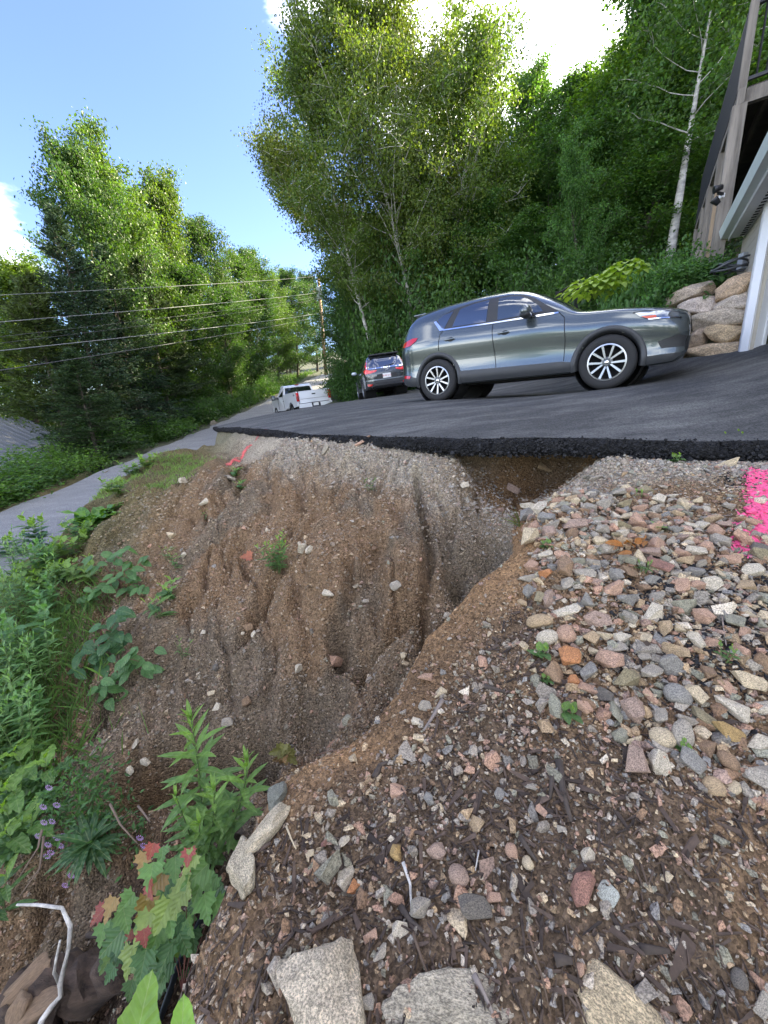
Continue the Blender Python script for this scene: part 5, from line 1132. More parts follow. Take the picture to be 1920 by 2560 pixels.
# ------------------------------------------------------------------ house below the road on the left
hb_ = thing('house', 'brown house with grey standing-seam roof half hidden by trees at left edge', 'house', (0, 0, 0))
hp = Vector(top_at(-20, 1120, X=-19.0)); hx, hy = hp.x - 3.0, hp.y
zf = float(zg(hx, hy)) - 1.0
MB().box((hx - .6, hy + 1, zf + 1.6), (8.0, 9, 3.2)).build('wall', mat('brown_siding', (.10, .055, .035), .8, var=.2), hb_)
ROOFG = mat('grey_metal_roof', (.24, .25, .27), .4, .4)
r1 = MB(); r1.add([(hx + 4.0, hy - 4.2, zf + 2.9), (hx + 4.0, hy + 6.2, zf + 2.9), (hx - .6, hy + 6.2, zf + 5.6), (hx - .6, hy - 4.2, zf + 5.6), (hx - 5.2, hy + 6.2, zf + 2.9), (hx - 5.2, hy - 4.2, zf + 2.9)], [(0, 1, 2, 3), (3, 2, 4, 5)]); ro = r1.build('roof', ROOFG, hb_)
for i in range(22):
    y_ = hy - 4.1 + i * .48; MB().bar((hx + 4.0, y_, zf + 2.925), (hx - .6, y_, zf + 5.625), .03, .05).build('roof_seam', ROOFG, ro)
wi = MB().box((hx + 3.43, hy - 1.5, zf + 1.7), (.06, 1.2, 1.2)).build('window', WHITET, hb_); MB().box((hx + 3.465, hy - 1.5, zf + 1.7), (.02, 1.0, 1.0)).build('pane', GLASSD, wi)

# ------------------------------------------------------------------ the house the garage and deck belong to (its bulk stands right of the frame)
hs = thing('dwelling', 'tan-sided two-storey house behind the garage and deck, right of the frame', 'house', (0, 0, 0))
def hp3(t, u, z): q = D0 + da * t + dn * u; return (q.x, q.y, z)
hw = MB(); hv = [hp3(t, u, z) for z in (-.5, 7.6) for t, u in ((-7.5, 4.4), (7.5, 4.4), (7.5, 13), (-7.5, 13))]; hw.add(hv, [(0, 1, 5, 4), (1, 2, 6, 5), (2, 3, 7, 6), (3, 0, 4, 7)]); hw.build('wall', SIDING, hs)
hr = MB(); hr.add([hp3(-8.1, 3.8, 7.5), hp3(8.1, 3.8, 7.5), hp3(8.1, 8.7, 10.4), hp3(-8.1, 8.7, 10.4), hp3(8.1, 13.6, 7.5), hp3(-8.1, 13.6, 7.5)], [(0, 1, 2, 3), (3, 2, 4, 5)]); hr.build('roof', ROOFM, hs)
hg = MB(); hg.add([hp3(-7.5, 4.4, 7.6), hp3(-7.5, 13, 7.6), hp3(-7.5, 8.7, 10.2)], [(0, 1, 2)]); hg.add([hp3(7.5, 4.4, 7.6), hp3(7.5, 13, 7.6), hp3(7.5, 8.7, 10.2)], [(0, 1, 2)]); 
hg.build('gable', SIDING, hs)['kind'] = 'stuff'
for t in (-5, -2, 1.5, 4.5):
    wv = MB(); a_, b_ = Vector(hp3(t - .5, 4.37, 5.8)), Vector(hp3(t + .5, 4.37, 5.8)); wv.bar(a_, b_, .06, 1.4); wo = wv.build('window', WHITET, hs); MB().bar(a_.lerp(b_, .08) - dn * .03, a_.lerp(b_, .92) - dn * .03, .03, 1.2).build('pane', GLASSD, wo)

# ------------------------------------------------------------------ loose stones
STONE = mat('granite', (.3, .3, .3), .85, var=.30, vscale=2.5, bump=.5, bscale=7, objcol=True, specks=11)
PEB = mat('pebbles', (.3, .3, .3), .9, vcol=1, specks=170, bump=.2, bscale=120)
PAL = dict(pink=(.44, .285, .215), grey=(.33, .315, .285), blue=(.23, .24, .245), white=(.56, .525, .45), tan=(.42, .32, .205), brown=(.25, .165, .105), ochre=(.42, .29, .115), orange=(.45, .19, .07), green=(.27, .285, .235), mauve=(.34, .25, .215), dark=(.105, .105, .105), cream=(.55, .475, .345), olive=(.25, .225, .14), maroon=(.26, .125, .105), ice=(.44, .49, .48))
def hull_mesh(name, seed, n=13, bev=.05, boxy=.5):
    """a broken stone: the hull of a handful of points, its arrises a little worn"""
    r_ = np.random.default_rng(seed); P = r_.normal(size=(n, 3)); P /= np.linalg.norm(P, axis=1)[:, None]; P = np.sign(P) * np.abs(P) ** boxy; P *= r_.uniform(.82, 1.0, (n, 1)); P /= np.abs(P).max(0)
    bm = bmesh.new()
    for p in P: bm.verts.new(p)
    bmesh.ops.convex_hull(bm, input=bm.verts[:]); bmesh.ops.delete(bm, geom=[v for v in bm.verts if not v.link_faces], context='VERTS')
    bmesh.ops.dissolve_limit(bm, angle_limit=RAD(14), verts=bm.verts[:], edges=bm.edges[:])
    if bev: bmesh.ops.bevel(bm, geom=bm.edges[:], offset=bev, segments=1, affect='EDGES', clamp_overlap=True)
    bmesh.ops.triangulate(bm, faces=bm.faces[:]); bmesh.ops.recalc_face_normals(bm, faces=bm.faces)
    me = bpy.data.meshes.new(name); bm.to_mesh(me); bm.free(); return me
ANG = [hull_mesh('stone', 700 + i, 10 + i % 6, .055, .5 + .1 * (i % 3)) for i in range(20)]
RND = [rock_mesh('cobble', 740 + i, 2, .02, .10, 1) for i in range(3)]
SQ = rock_mesh('chip', 760, 2, .97, .02, 0)
def normal_at(x, y, e=.06):
    dx = float(zg(x + e, y) - zg(x - e, y)) / (2 * e); dy = float(zg(x, y + e) - zg(x, y - e)) / (2 * e); return Vector((-dx, -dy, 1)).normalized()
placed = []
GST = 'loose stones on the washed-out bank'
def stone(P, w_, h_, col, label, mesh=None, sink=.18, ang=0.0, dp=None, jit=.38, mtl=None, name='stone', cat='stone', group=GST):
    P = Vector(P); n = normal_at(P.x, P.y); v = P.normalized(); rgt = v.cross(Vector((0, 0, 1))).normalized(); fwd = n.cross(rgt).normalized(); rgt = fwd.cross(n)
    ln = h_; th = (dp or .74) * min(w_, ln)
    A = Matrix((rgt, fwd, n)).transposed().to_4x4()
    R_ = Matrix.Rotation(ang + random.uniform(-jit, jit) * 1.2, 4, 'Z') @ Matrix.Rotation(random.uniform(-jit, jit), 4, 'X') @ Matrix.Rotation(random.uniform(-jit, jit), 4, 'Y')
    o = link(name, mesh or random.choice(ANG), mtl or STONE); o.matrix_world = Matrix.Translation(P + n * (th * (.5 - sink))) @ A @ R_ @ Matrix.Diagonal((w_ / 2, ln / 2, th / 2, 1))
    k = random.uniform(.92, 1.08); o.color = (*[min(1, q * k * .80 + d_ * .20) for q, d_ in zip(warm(col), (.27, .20, .125))], 1); tag(o, label, cat, group); placed.append((P.x, P.y, max(w_, ln) / 2)); return o
def to_px(P): d = P.dot(Vector(cF)); return Vector((P.dot(Vector(cR)) / d * FPX, P.dot(Vector(cU)) / d * FPX))
def px_per_m(P):
    n = normal_at(P.x, P.y); rgt = P.normalized().cross(Vector((0, 0, 1))).normalized(); fwd = n.cross(rgt).normalized(); rgt = fwd.cross(n); o = to_px(P)
    return (to_px(P + rgt * .02) - o).length / .02, (to_px(P + fwd * .02 + n * .012) - o).length / .02
def stone_px(x, y, w_, h_, col, label, **k):
    P = hit(x, y); a, b = px_per_m(P); return stone(P, w_ / a, max(.5 * w_ / a, min(.88 * h_ / b, 3.2 * w_ / a)), PAL[col], label, **k)
Z8 = lambda x, y: (1280 + x * .3858, 1150 + y * .3858)
LS = [(1060,1545,190,190,'blue','faceted bluish-grey stone standing proud above the round cream cobble'),(975,1825,180,170,'cream','round cream cobble below the proud bluish-grey stone'),(1105,1790,165,240,'grey','long grey stone leaning against the round cream cobble'),(1230,1690,190,130,'olive','olive-tan stone right of the proud bluish-grey stone'),
(1390,1780,280,115,'ochre','yellow ochre elongated stone lying under the olive-tan one'),(1420,1600,260,120,'white','large pale speckled slab near the right frame edge'),(1515,1440,230,130,'cream','cream wedge stone above the large pale speckled slab'),(1370,1475,160,85,'pink','pinkish flat stone left of the cream wedge'),
(640,1340,190,210,'pink','largest flat pink stone in the middle of the heap'),(490,1380,120,170,'blue','upright bluish-grey block left of the largest pink stone'),(370,1300,145,170,'orange','rusty orange pear-shaped stone beside the bluish-grey block'),(392,1450,92,110,'orange','small bright orange cube-like stone under the pear-shaped one'),
(280,1390,150,160,'brown','brown tilted stone at the left rim of the heap by the orange ones'),(470,1495,160,80,'pink','flat pink stone just below the small bright orange one'),(600,1560,140,140,'dark','very dark grey stone below the largest pink stone'),(660,1650,110,200,'green','tall greenish-grey stone leaning right of the very dark one'),
(790,1640,180,210,'mauve','broad pink-brown stone right of the leaning greenish-grey one'),(900,1540,120,110,'pink','small pale pink stone on the shoulder of the broad pink-brown one'),(960,1670,110,130,'grey','mid-grey stone between the broad pink-brown one and the long grey one'),(690,1800,120,130,'green','dark green-grey speckled block at the lower left of the heap'),
(800,1970,165,230,'mauve','long mauve stone at the bottom of the heap left of a pale one'),(955,1980,170,180,'white','pale pinkish-white block at the bottom of the heap'),(290,1610,95,220,'green','slender greenish-grey stone sliding off the left foot of the heap'),(470,1610,130,95,'pink','small pink stone below the very dark one, at the heap foot'),
(1290,2130,160,155,'tan','rounded tan-brown cobble at the lower right of the heap'),(1420,2130,110,150,'cream','upright beige stone right of the rounded tan-brown cobble'),(1610,2060,190,260,'grey','largest grey boulder-like stone cut by the right frame edge'),(1390,1960,175,140,'brown','dark brown stone above the rounded tan-brown cobble'),(1240,1860,150,130,'brown','dark brown stone tucked beneath the yellow ochre one'),
(1240,1030,170,130,'pink','pink pyramid-shaped stone lying on black asphalt crumbs'),(1430,1070,150,145,'green','pale green-grey stone beside the upright twig'),(990,1120,110,190,'tan','tall tan stone standing in the middle of the heap'),(910,1010,120,180,'white','tall white-grey stone left of the tall tan one'),(780,1030,120,140,'grey','grey block left of the tall white-grey stone'),
(1190,1180,150,95,'white','white wedge-shaped stone on the black asphalt crumbs'),(1070,1270,230,130,'tan','long tan stone above the triangular bluish one'),(1015,1340,160,150,'blue','triangular bluish-grey stone under the long tan one'),(895,1390,125,180,'grey','rough grey stone right of the largest pink one'),(1470,1260,150,105,'pink','pinkish-brown stone near the upright twig foot'),(1610,1320,120,140,'brown','brown stone at the right frame edge above the cream wedge'),
(230,1165,140,125,'white','pale speckled oval stone on the left rim of the heap'),(180,1060,165,130,'tan','tan-pink block on the left rim above the pale oval'),(355,1140,130,165,'pink','pinkish tan stone right of the pale speckled oval'),(510,1160,100,105,'tan','squarish tan stone in the left part of the heap'),(600,1140,110,80,'cream','small beige stone right of the squarish tan one'),(735,1170,160,75,'white','white flat speckled stone left of the tall tan one'),
(670,1230,150,110,'grey','flat grey stone above the largest pink one'),(550,1040,200,115,'mauve','big mauve wedge left of the grey block'),(365,1000,200,65,'white','long pale flat slab on the left side of the heap'),(245,910,100,150,'mauve','upright mauve stone above the long pale slab'),(180,900,65,115,'olive','narrow olive stone left of the upright mauve one'),(115,860,80,105,'blue','blue-grey stone at the far left rim of the heap'),(70,930,80,55,'tan','small tan stone lying off the left rim of the heap'),
(345,710,120,205,'brown','elongated ochre-brown stone standing on end in the left heap'),(430,680,100,95,'green','green-grey cube right of the elongated brown stone'),(470,745,140,105,'grey','grey block below the green-grey cube'),(230,755,100,85,'orange','orange-tan stone left of the elongated brown one'),(220,625,92,90,'white','pale stone above the orange-tan one'),(140,700,100,95,'pink','pale pink stone on the left rim of the heap'),(110,775,120,62,'grey','flat grey stone under the pale pink one'),
(125,525,130,135,'cream','beige-white block at the upper left rim'),(235,400,115,95,'blue','bluish stone at the upper left corner of the heap'),(110,385,105,105,'blue','pointed blue-grey stone at the extreme upper left of the heap'),(240,500,110,110,'mauve','mauve block below the upper bluish stone'),(145,450,110,75,'pink','pink stone between the two upper bluish ones'),(350,415,100,72,'cream','pale stone right of the upper bluish one'),(400,495,100,85,'brown','brown stone in the upper left heap'),(405,440,170,60,'mauve','thin brown-pink slab in the upper left heap'),
(720,450,130,85,'olive','dark olive stone beside the fallen green leaf'),(820,410,130,115,'pink','flat pink wedge behind the fallen green leaf'),(560,550,100,105,'cream','beige-white stone left of the rusty dead leaves'),(640,590,140,95,'grey','grey wedge left of the rusty dead leaves'),(730,545,110,75,'tan','tan brick-shaped stone above the rusty dead leaves'),(880,615,150,95,'mauve','pinkish speckled stone right of the rusty dead leaves'),(940,710,205,110,'maroon','long maroon stone below the pinkish speckled one'),(750,740,120,95,'brown','brown stone under the rusty dead leaves'),
(650,850,150,120,'pink','pink pointed stone in the middle of the heap'),(740,910,140,125,'blue','angular dark blue-grey stone right of the pink pointed one'),(850,850,130,82,'brown','brown slab above the angular blue-grey stone'),(1190,840,110,115,'pink','pale pink block at the edge of the black crumbs'),(1225,680,62,85,'grey','small upright grey stone right of the maroon one'),(1095,610,112,82,'pink','pink stone above the maroon one'),(1340,540,150,95,'grey','grey slab left of the pink paint'),(1060,455,92,65,'blue','light blue-grey stone right of the fallen leaf'),
(1065,330,110,65,'green','greenish stone in the flat gravel above the heap'),(1400,310,92,62,'grey','grey stone in the flat gravel left of the paint'),(845,240,82,42,'maroon','brick-red stone in the gravel near the slab'),(500,320,102,72,'grey','grey stone at the upper rim of the heap'),(365,330,102,55,'blue','blue-grey flat stone at the upper rim of the heap'),(110,310,102,55,'white','white flat stone nearest the washed-out hole'),(300,280,75,72,'pink','pink stone near the washed-out hole'),(200,320,92,92,'white','pale grey stone beside the white flat one by the hole'),
(1400,38,165,42,'cream','pale flat slab lying under the asphalt edge'),(555,125,92,45,'grey','grey flat stone at the brink of the washed-out hole'),(1350,750,92,62,'cream','beige stone on the crumbs below the paint'),(1530,950,102,45,'cream','thin beige stone near the right frame edge'),(1440,630,62,45,'ice','tiny pale blue stone below the paint'),(1400,655,160,62,'pink','flat pink stone below the paint')]
for x, y, w_, h_, c, lb in LS: stone_px(*Z8(x, y), w_ * .3858 * 1.12, h_ * .3858 * 1.12, c, lb, mesh=random.choice(RND) if ('round' in lb or 'oval' in lb) else None)
tag(stone_px(*Z8(1620, 610), 72, 42, 'dark', 'black asphalt chunk at the foot of the pink paint', mesh=SQ, name='asphalt_chunk', cat='asphalt'), group=None)
ZB = lambda x, y: (800 + x * .675, 1900 + y * .675)
LB = [(970,480,105,205,'maroon','long mauve-brown stone at bottom right beside the pale blue square chip'),(1065,497,86,100,'ice','pale blue square tile-like chip on the mulch'),(570,550,140,130,'dark','dark blue-grey stone with pale broken centre on the lower bank'),(515,435,80,120,'mauve','pink-grey oval stone above the dark broken one'),(435,345,82,95,'mauve','rough pink-grey stone on the lower bank right of the orange one'),
(290,350,52,105,'ochre','tall orange-tan stone on the lower bank'),(92,445,62,150,'white','long white speckled stone lying downslope on the lower bank'),(122,485,60,95,'orange','bright orange stone beside the long white speckled one'),(385,560,95,125,'grey','grey speckled stone left of the dark broken one'),(300,640,72,92,'white','pale stone below the grey speckled one'),(190,660,62,62,'pink','salmon pink stone above the pointed buried boulder'),(225,720,72,62,'grey','grey stone resting beside the pointed buried boulder'),
(640,515,72,55,'pink','pink stone right of the dark broken one'),(995,360,72,82,'white','white-grey triangular stone above the long mauve-brown one'),(770,385,52,82,'cream','pale rounded stone in the middle of the lower bank'),(712,345,60,85,'pink','pale pink stone left of the pale rounded one'),(580,245,60,85,'tan','beige angular stone high on the lower bank'),(290,120,70,90,'pink','long pink stone near the bank crest'),(405,150,40,85,'blue','slim blue-grey stone right of the long pink one'),(815,190,62,52,'pink','pink stone beside the dark bark strips'),
(665,130,40,62,'blue','small blue-grey upright stone left of the bark strips'),(780,105,62,42,'grey','grey flat stone above the bark strips'),(1545,810,80,90,'dark','dark round stone in the bottom right corner'),(1640,890,90,165,'grey','grey speckled stone cut by the right frame edge at the bottom'),(180,910,60,112,'grey','dark grey upright stone between the two buried boulders'),(962,775,42,65,'pink','small pink stone above the cream buried boulder'),(1280,440,42,72,'cream','small beige upright stone at right on the mulch'),(900,265,52,42,'grey','grey stone below the bark strips')]
for x, y, w_, h_, c, lb in LB: stone_px(*ZB(x, y), w_ * .675, h_ * .675, c, lb, mesh=SQ if 'tile' in lb else (random.choice(RND) if 'round' in lb or 'oval' in lb else None), ang=.8 if 'tile' in lb else 0, dp=.3 if 'tile' in lb else None)
ZC = lambda x, y: (560 + x * .434, 1700 + y * .434)
for x, y, w_, h_, c, lb in [(1160,160,85,85,'grey','blue-grey stone high on the bank by the weathered stick'),(1110,255,62,92,'white','white stone left of the weathered stick'),(1240,80,92,52,'cream','cream stone above the weathered stick'),(685,930,82,72,'white','white pebble-like stone near the bank crest'),(495,1005,62,62,'cream','pale stone on the bank near the white ledge rock'),(390,1155,52,62,'ice','pale blue stone by the white ledge rock'),(575,940,42,62,'maroon','red stone on the bank crest'),(1230,920,0,0,'',''),(690,270,55,95,'mauve','mauve stone at the gully bottom under the tan bank'),(1450,850,60,110,'tan','tan angular stone above the dark broken one')]:
    if w_: stone_px(*ZC(x, y), w_ * .434, h_ * .434, c, lb)
ZM = lambda x, y: (x * .482, 1300 + y * .482)
GM = 'stones stuck in the eroded slope'
for x, y, w_, h_, c, lb in [(895,80,45,50,'cream','cream stone near the top of the eroded slope'),(960,185,38,34,'white','white stone on the slope left of the bright green weed'),(705,1160,34,66,'white','tall white stone low on the slope left of the tall green plant'),(755,1250,46,44,'white','round white stone low on the slope'),(675,1300,40,44,'white','white stone just under the round white one'),(1180,1050,62,55,'grey','grey crumbly stone on the slope right of the tall green plant'),(1130,970,44,50,'white','pale crumbly stone above the grey crumbly one'),(1125,765,44,44,'dark','dark stone in the middle of the slope'),(650,470,40,50,'grey','grey stone among the raspberry leaves'),(1285,555,50,40,'brown','brown flat stone below the dark crack'),(1055,585,34,30,'white','small white stone mid-slope'),(1320,595,36,34,'white','white stone right of the small white one'),(1550,770,40,50,'white','white stone at the right of the slope'),(1280,945,60,60,'brown','brown chunky stone low on the slope'),(1610,160,42,52,'white','white stone right of the bright green weed'),(1100,900,40,36,'cream','cream stone beside the grey pebble trail')]:
    stone_px(*ZM(x, y), w_ * .482 * 1.1, h_ * .482 * 1.1, c, lb, group=GM)
for x, y, w_, h_, c, lb in [(832,1652,45,32,'pink','pink stone low in the gully'),(823,1482,32,26,'white','grey-white stone beside the long crack'),(990,1465,30,30,'grey','grey stone on the ridge right of the long crack'),(760,1375,30,30,'white','white stone on the slope above the cracks'),(900,1112,30,18,'pink','pink flat stone on the gravel below the slab'),(920,1100,26,18,'pink','small pink stone beside the flat one below the slab'),(815,1125,30,20,'grey','grey stone on the gravel apron'),(1280,1225,36,18,'mauve','mauve stone on the floor of the washed-out hole'),(1360,1168,40,16,'tan','tan stone in the back face of the hole'),(1160,1215,24,22,'white','pale stone on the ridge left of the hole'),(1010,1640,20,26,'cream','cream stone on the brink of the tan bank'),(1066,1700,40,36,'pink','pink stone on the tan bank'),(536,1063,22,16,'grey','grey stone at the tip of the driveway slab'),(460,1205,26,24,'white','white stone beside the grass patch'),(574,1200,26,24,'grey','grey stone under the dandelion'),(512,1255,26,22,'white','white stone at the head of the eroded slope')]:
    stone_px(x, y, w_, h_, c, lb, group=GM)
# the rest of the heap
HEAP = [hit(*q) for q in [(1305,1285),(1420,1240),(1560,1225),(1760,1260),(1925,1360),(1925,2010),(1760,1985),(1600,1900),(1440,1720),(1370,1620),(1330,1470)]]
hx0, hx1 = min(p.x for p in HEAP), max(p.x for p in HEAP); hy0, hy1 = min(p.y for p in HEAP), max(p.y for p in HEAP)
NAMED = [(o.location.x, o.location.y, o['label']) for o in COL.objects if o.name.startswith('stone') and o.get('group') == GST]; used = set(); tries = 0
zone = lambda p: 'upper' if p.y > 2.1 else ('middle' if p.y > 1.45 else 'lower')
SHN = {'pink': 'pinkish', 'grey': 'grey', 'blue': 'bluish-grey', 'white': 'pale', 'tan': 'tan', 'brown': 'brown', 'green': 'greenish-grey', 'mauve': 'mauve', 'cream': 'cream', 'dark': 'dark', 'olive': 'olive'}
fillk = ['pink', 'grey', 'blue', 'white', 'tan', 'brown', 'green', 'mauve', 'cream', 'grey', 'pink', 'olive', 'white']
while len(placed) < 296 and tries < 9000:
    tries += 1; x = random.uniform(hx0, hx1); y = random.uniform(hy0, hy1)
    if not in_poly(np.array([x]), np.array([y]), HEAP)[0]: continue
    r_ = random.choice((.028, .034, .04, .047)) * (1.0 if y > 1.5 else .85)
    if any((x - a) ** 2 + (y - b) ** 2 < ((r_ + c) * .72) ** 2 for a, b, c in placed): continue
    P = Vector((x, y, float(zg(x, y)))); nb = sorted(NAMED, key=lambda q: (q[0] - x) ** 2 + (q[1] - y) ** 2)[:2]; cand = [(c, q[2]) for q in nb for c in fillk if (SHN[c], q[2]) not in used]; random.shuffle(cand)
    c, q = cand[0] if cand else (random.choice(fillk), None)
    if q: used.add((SHN[c], q))
    stone(P, r_ * 2 * random.uniform(.9, 1.3), r_ * 2 * random.uniform(.7, 1.1), PAL[c], ' '.join(('small %s stone next to the %s' % (SHN[c], q)).split()[:16]) if q else 'small %s angular stone wedged in the %s part of the stone heap' % (SHN[c], zone(P)))

# ------------------------------------------------------------------ gravel, crumbs, mulch: too many to count
def ico(sub):
    bm = bmesh.new(); bmesh.ops.create_icosphere(bm, subdivisions=sub, radius=1); v = np.array([q.co[:] for q in bm.verts]); bm.verts.ensure_lookup_table(); f = np.array([[q.index for q in p.verts] for p in bm.faces]); bm.free(); return v, f
IC1, IC2 = ico(1), ico(2)
def hull_t(seed, n=9):
    me = hull_mesh('t', seed, n, 0, .6); v = np.array([q.co[:] for q in me.vertices]); f = np.array([list(p.vertices) for p in me.polygons]); bpy.data.meshes.remove(me); return v, f
HULLS = [hull_t(900 + i, 8 + i % 3) for i in range(10)]; BHULLS = [hull_t(930 + i, 11 + i % 3) for i in range(10)]
def rot_many(n, r_):
    q = r_.normal(size=(n, 4)); q /= np.linalg.norm(q, axis=1)[:, None]; w_, x, y, z = q.T
    return np.stack([np.stack([1 - 2 * (y * y + z * z), 2 * (x * y - z * w_), 2 * (x * z + y * w_)], -1), np.stack([2 * (x * y + z * w_), 1 - 2 * (x * x + z * z), 2 * (y * z - x * w_)], -1), np.stack([2 * (x * z - y * w_), 2 * (y * z + x * w_), 1 - 2 * (x * x + y * y)], -1)], 1)
def pebbles(name, XY, size, cols, seed, tmpl=HULLS, squash=(.9, .7, .5), sink=.25, mtl=None, zov=None):
    if isinstance(tmpl, list):
        r_ = np.random.default_rng(seed); w_ = r_.integers(0, len(tmpl), len(XY)); Vs, Fs, Cs = [], [], []; b = 0
        for i, t_ in enumerate(tmpl):
            q = w_ == i; V, F_, C_ = pebbles(None, XY[q], size[q], cols[q], seed + i, t_, squash, sink, None, None if zov is None else zov[q]); Vs.append(V); Fs.append(F_ + b); Cs.append(C_); b += len(V)
        o = link(name, np_mesh(name, np.concatenate(Vs), np.concatenate(Fs), cols=np.concatenate(Cs)), mtl or PEB); o['kind'] = 'stuff'; return o
    r_ = np.random.default_rng(seed); n = len(XY); v0, f0 = tmpl; k = len(v0)
    V = np.repeat(v0[None], n, 0) * (1 + r_.uniform(-.14, .14, (n, k, 1)))
    V *= np.array(squash)[None, None] * r_.uniform(.75, 1.25, (n, 1, 3)) * size[:, None, None] * .5
    V = np.einsum('nij,nkj->nki', rot_many(n, r_), V); V[:, :, 2] *= .8
    z = zg(XY[:, 0], XY[:, 1]) + size * (.25 - sink * .5) if zov is None else zov; V += np.column_stack([XY, z])[:, None]
    F_ = (f0[None] + (np.arange(n) * k)[:, None, None]).reshape(-1, 3)
    if name is None: return V.reshape(-1, 3), F_, np.repeat(cols, k, 0)
def sample(n, x0, x1, y0, y1, dens, seed):
    r_ = np.random.default_rng(seed); out = []; got = 0
    while got < n:
        x = r_.uniform(x0, x1, n * 2); y = r_.uniform(y0, y1, n * 2); d = dens(x, y); k = r_.random(n * 2) < d; out.append(np.column_stack([x[k], y[k]])); got += int(k.sum())
    return np.concatenate(out)[:n]
def clear(x, y):
    ins = in_poly(x, y, DRIVE); hole = (np.abs(x - 1.42) < .6) & (y < 4.1); return np.where(ins & ~hole, 0.0, 1.0) * (1 - .8 * np.clip(1.4 * pip(x, y, (1.42, 3.75), .62, .42), 0, 1))
def stone_cols(n, seed, dirt=.3):
    return warm_cols(n, seed, dirt) * np.array([1.10, 1.0, .86])
def warm_cols(n, seed, dirt):
    r_ = np.random.default_rng(seed); base = np.array([PAL[k] for k in ('grey', 'white', 'tan', 'mauve', 'grey', 'brown', 'blue', 'cream', 'pink', 'green')]); c = base[r_.integers(0, len(base), n)] * r_.uniform(.6, 1.15, (n, 1))
    return c * (1 - dirt) + np.array([.17, .12, .075]) * dirt
near_d = lambda x, y: np.clip(1.5 / np.hypot(x, np.maximum(y, .1)) , .16, 1) ** 1.1
dd_ = lambda x, y: seg_dist(x, y, DRIVE)[0]
apron = lambda x, y: sst(.9, .1, dd_(x, y)) * (y > 2)
def dens1(x, y):
    patch = .45 + 1.0 * np.clip(fbm(x * 3, y * 3, 3, 71) + .35, 0, 1); g = gully_side(x, y); hum = 1 - .75 * (g > 0) * sst(.9, .5, np.hypot(x + 1.15, (y - 1.0) * 1.1)); brink = hum * (1 - .8 * sst(-.34, -.2, g) * (g < .05) * sst(.9, 1.2, y)); return np.clip(near_d(x, y) * patch * brink * clear(x, y) * (1 + .8 * apron(x, y)), 0, 1)
XY = sample(54000, -3.5, 3.55, .12, 5.6, dens1, 81); n = len(XY); r8 = np.random.default_rng(82); dist = np.hypot(XY[:, 0], XY[:, 1] + .5)
sz = np.exp(r8.normal(size=n) * .42) * .0105 * (1 + .17 * dist)
ap = apron(XY[:, 0], XY[:, 1])[:, None]; gs = gully_side(XY[:, 0], XY[:, 1])
dirt = np.clip(.50 - .45 * ap[:, 0] + .06 * (gs > 0) - .25 * ((gs < -.5)), .08, .8)[:, None]
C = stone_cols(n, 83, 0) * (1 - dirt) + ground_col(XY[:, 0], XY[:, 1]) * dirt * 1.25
C = C * (1 - ap * .5) + np.array([.42, .385, .33]) * ap * .5 * r8.uniform(.6, 1.2, (n, 1))
pebbles('gravel', XY, sz, C, 84)
XY = sample(5600, -3.0, 3.5, .2, 5.4, lambda x, y: clear(x, y) * near_d(x, y) * (.16 + .84 * (gully_side(x, y) < -.25)) * (.3 + fbm(x * 4, y * 4, 2, 91) + .4), 92)
pebbles('pebbles', XY, np.exp(np.random.default_rng(93).normal(size=len(XY)) * .48) * .024, stone_cols(len(XY), 94, .18), 95, BHULLS)
hp_ = lambda x, y: in_poly(x, y, HEAP) * clear(x, y)
XY = sample(1500, hx0, hx1, hy0, hy1, hp_, 96); pebbles('small_stones', XY, np.exp(np.random.default_rng(97).normal(size=len(XY)) * .3) * .040, stone_cols(len(XY), 98, .08), 99, BHULLS, (1, .8, .65))
apn = lambda x, y: clear(x, y) * sst(.75, .05, dd_(x, y)) * (x > -3.4)
XY = sample(9000, -3.4, 3.55, 2.2, 5.6, apn, 101); r9 = np.random.default_rng(102); pebbles('crushed_stone', XY, np.exp(r9.normal(size=len(XY)) * .35) * .024, (stone_cols(len(XY), 103, .15) * .5 + np.array([.44, .405, .345]) * .5) * r9.uniform(.7, 1.15, (len(XY), 1)), 104, squash=(1, .7, .35))
cb = [hit(*Z8(*q)) for q in ((1350, 900), (1200, 1100), (1420, 960), (1560, 120))]
def crumb(x, y): return np.clip(sum(np.exp(-(((x - c.x) / .26) ** 2 + ((y - c.y) / .20) ** 2)) for c in cb[:3]) + .5 * np.exp(-(((x - cb[3].x) / .2) ** 2 + ((y - cb[3].y) / .1) ** 2)), 0, 1) * clear(x, y)
XY = sample(4200, .8, 3.5, .9, 3.4, crumb, 105); pebbles('asphalt_crumbs', XY, np.exp(np.random.default_rng(106).normal(size=len(XY)) * .4) * .013, np.ones((len(XY), 3)) * np.array([.014, .014, .015]), 107)
lipd = lambda x, y: (seg_dist(x, y, DRIVE[:13])[0] < .085) * (~in_poly(x, y, DRIVE)) * (~((x > .72) & (x < 2.1))) * 1.0
XY = sample(5200, -4, 3.6, 2.2, 9, lambda x, y: lipd(x, y) * np.clip(4 / np.hypot(x, y), .1, 1) ** 1.5, 108); r9 = np.random.default_rng(109); sz9 = np.exp(r9.normal(size=len(XY)) * .4) * .017; lip = pebbles('asphalt_rubble', XY, sz9, np.ones((len(XY), 3)) * np.array([.012, .012, .013]), 110)
r9 = np.random.default_rng(115); m_ = np.nonzero((edge[:, 0] < 4.2) & (edge[:, 1] < 10.5) & (edge[:, 0] > -4.2) & (np.arange(len(edge)) < len(edge) * .75))[0]; wgt_ = np.clip(3 / np.hypot(edge[m_, 0], edge[m_, 1]), .1, 1.2) ** 1.6; ii = r9.choice(m_, 6500, p=wgt_ / wgt_.sum())
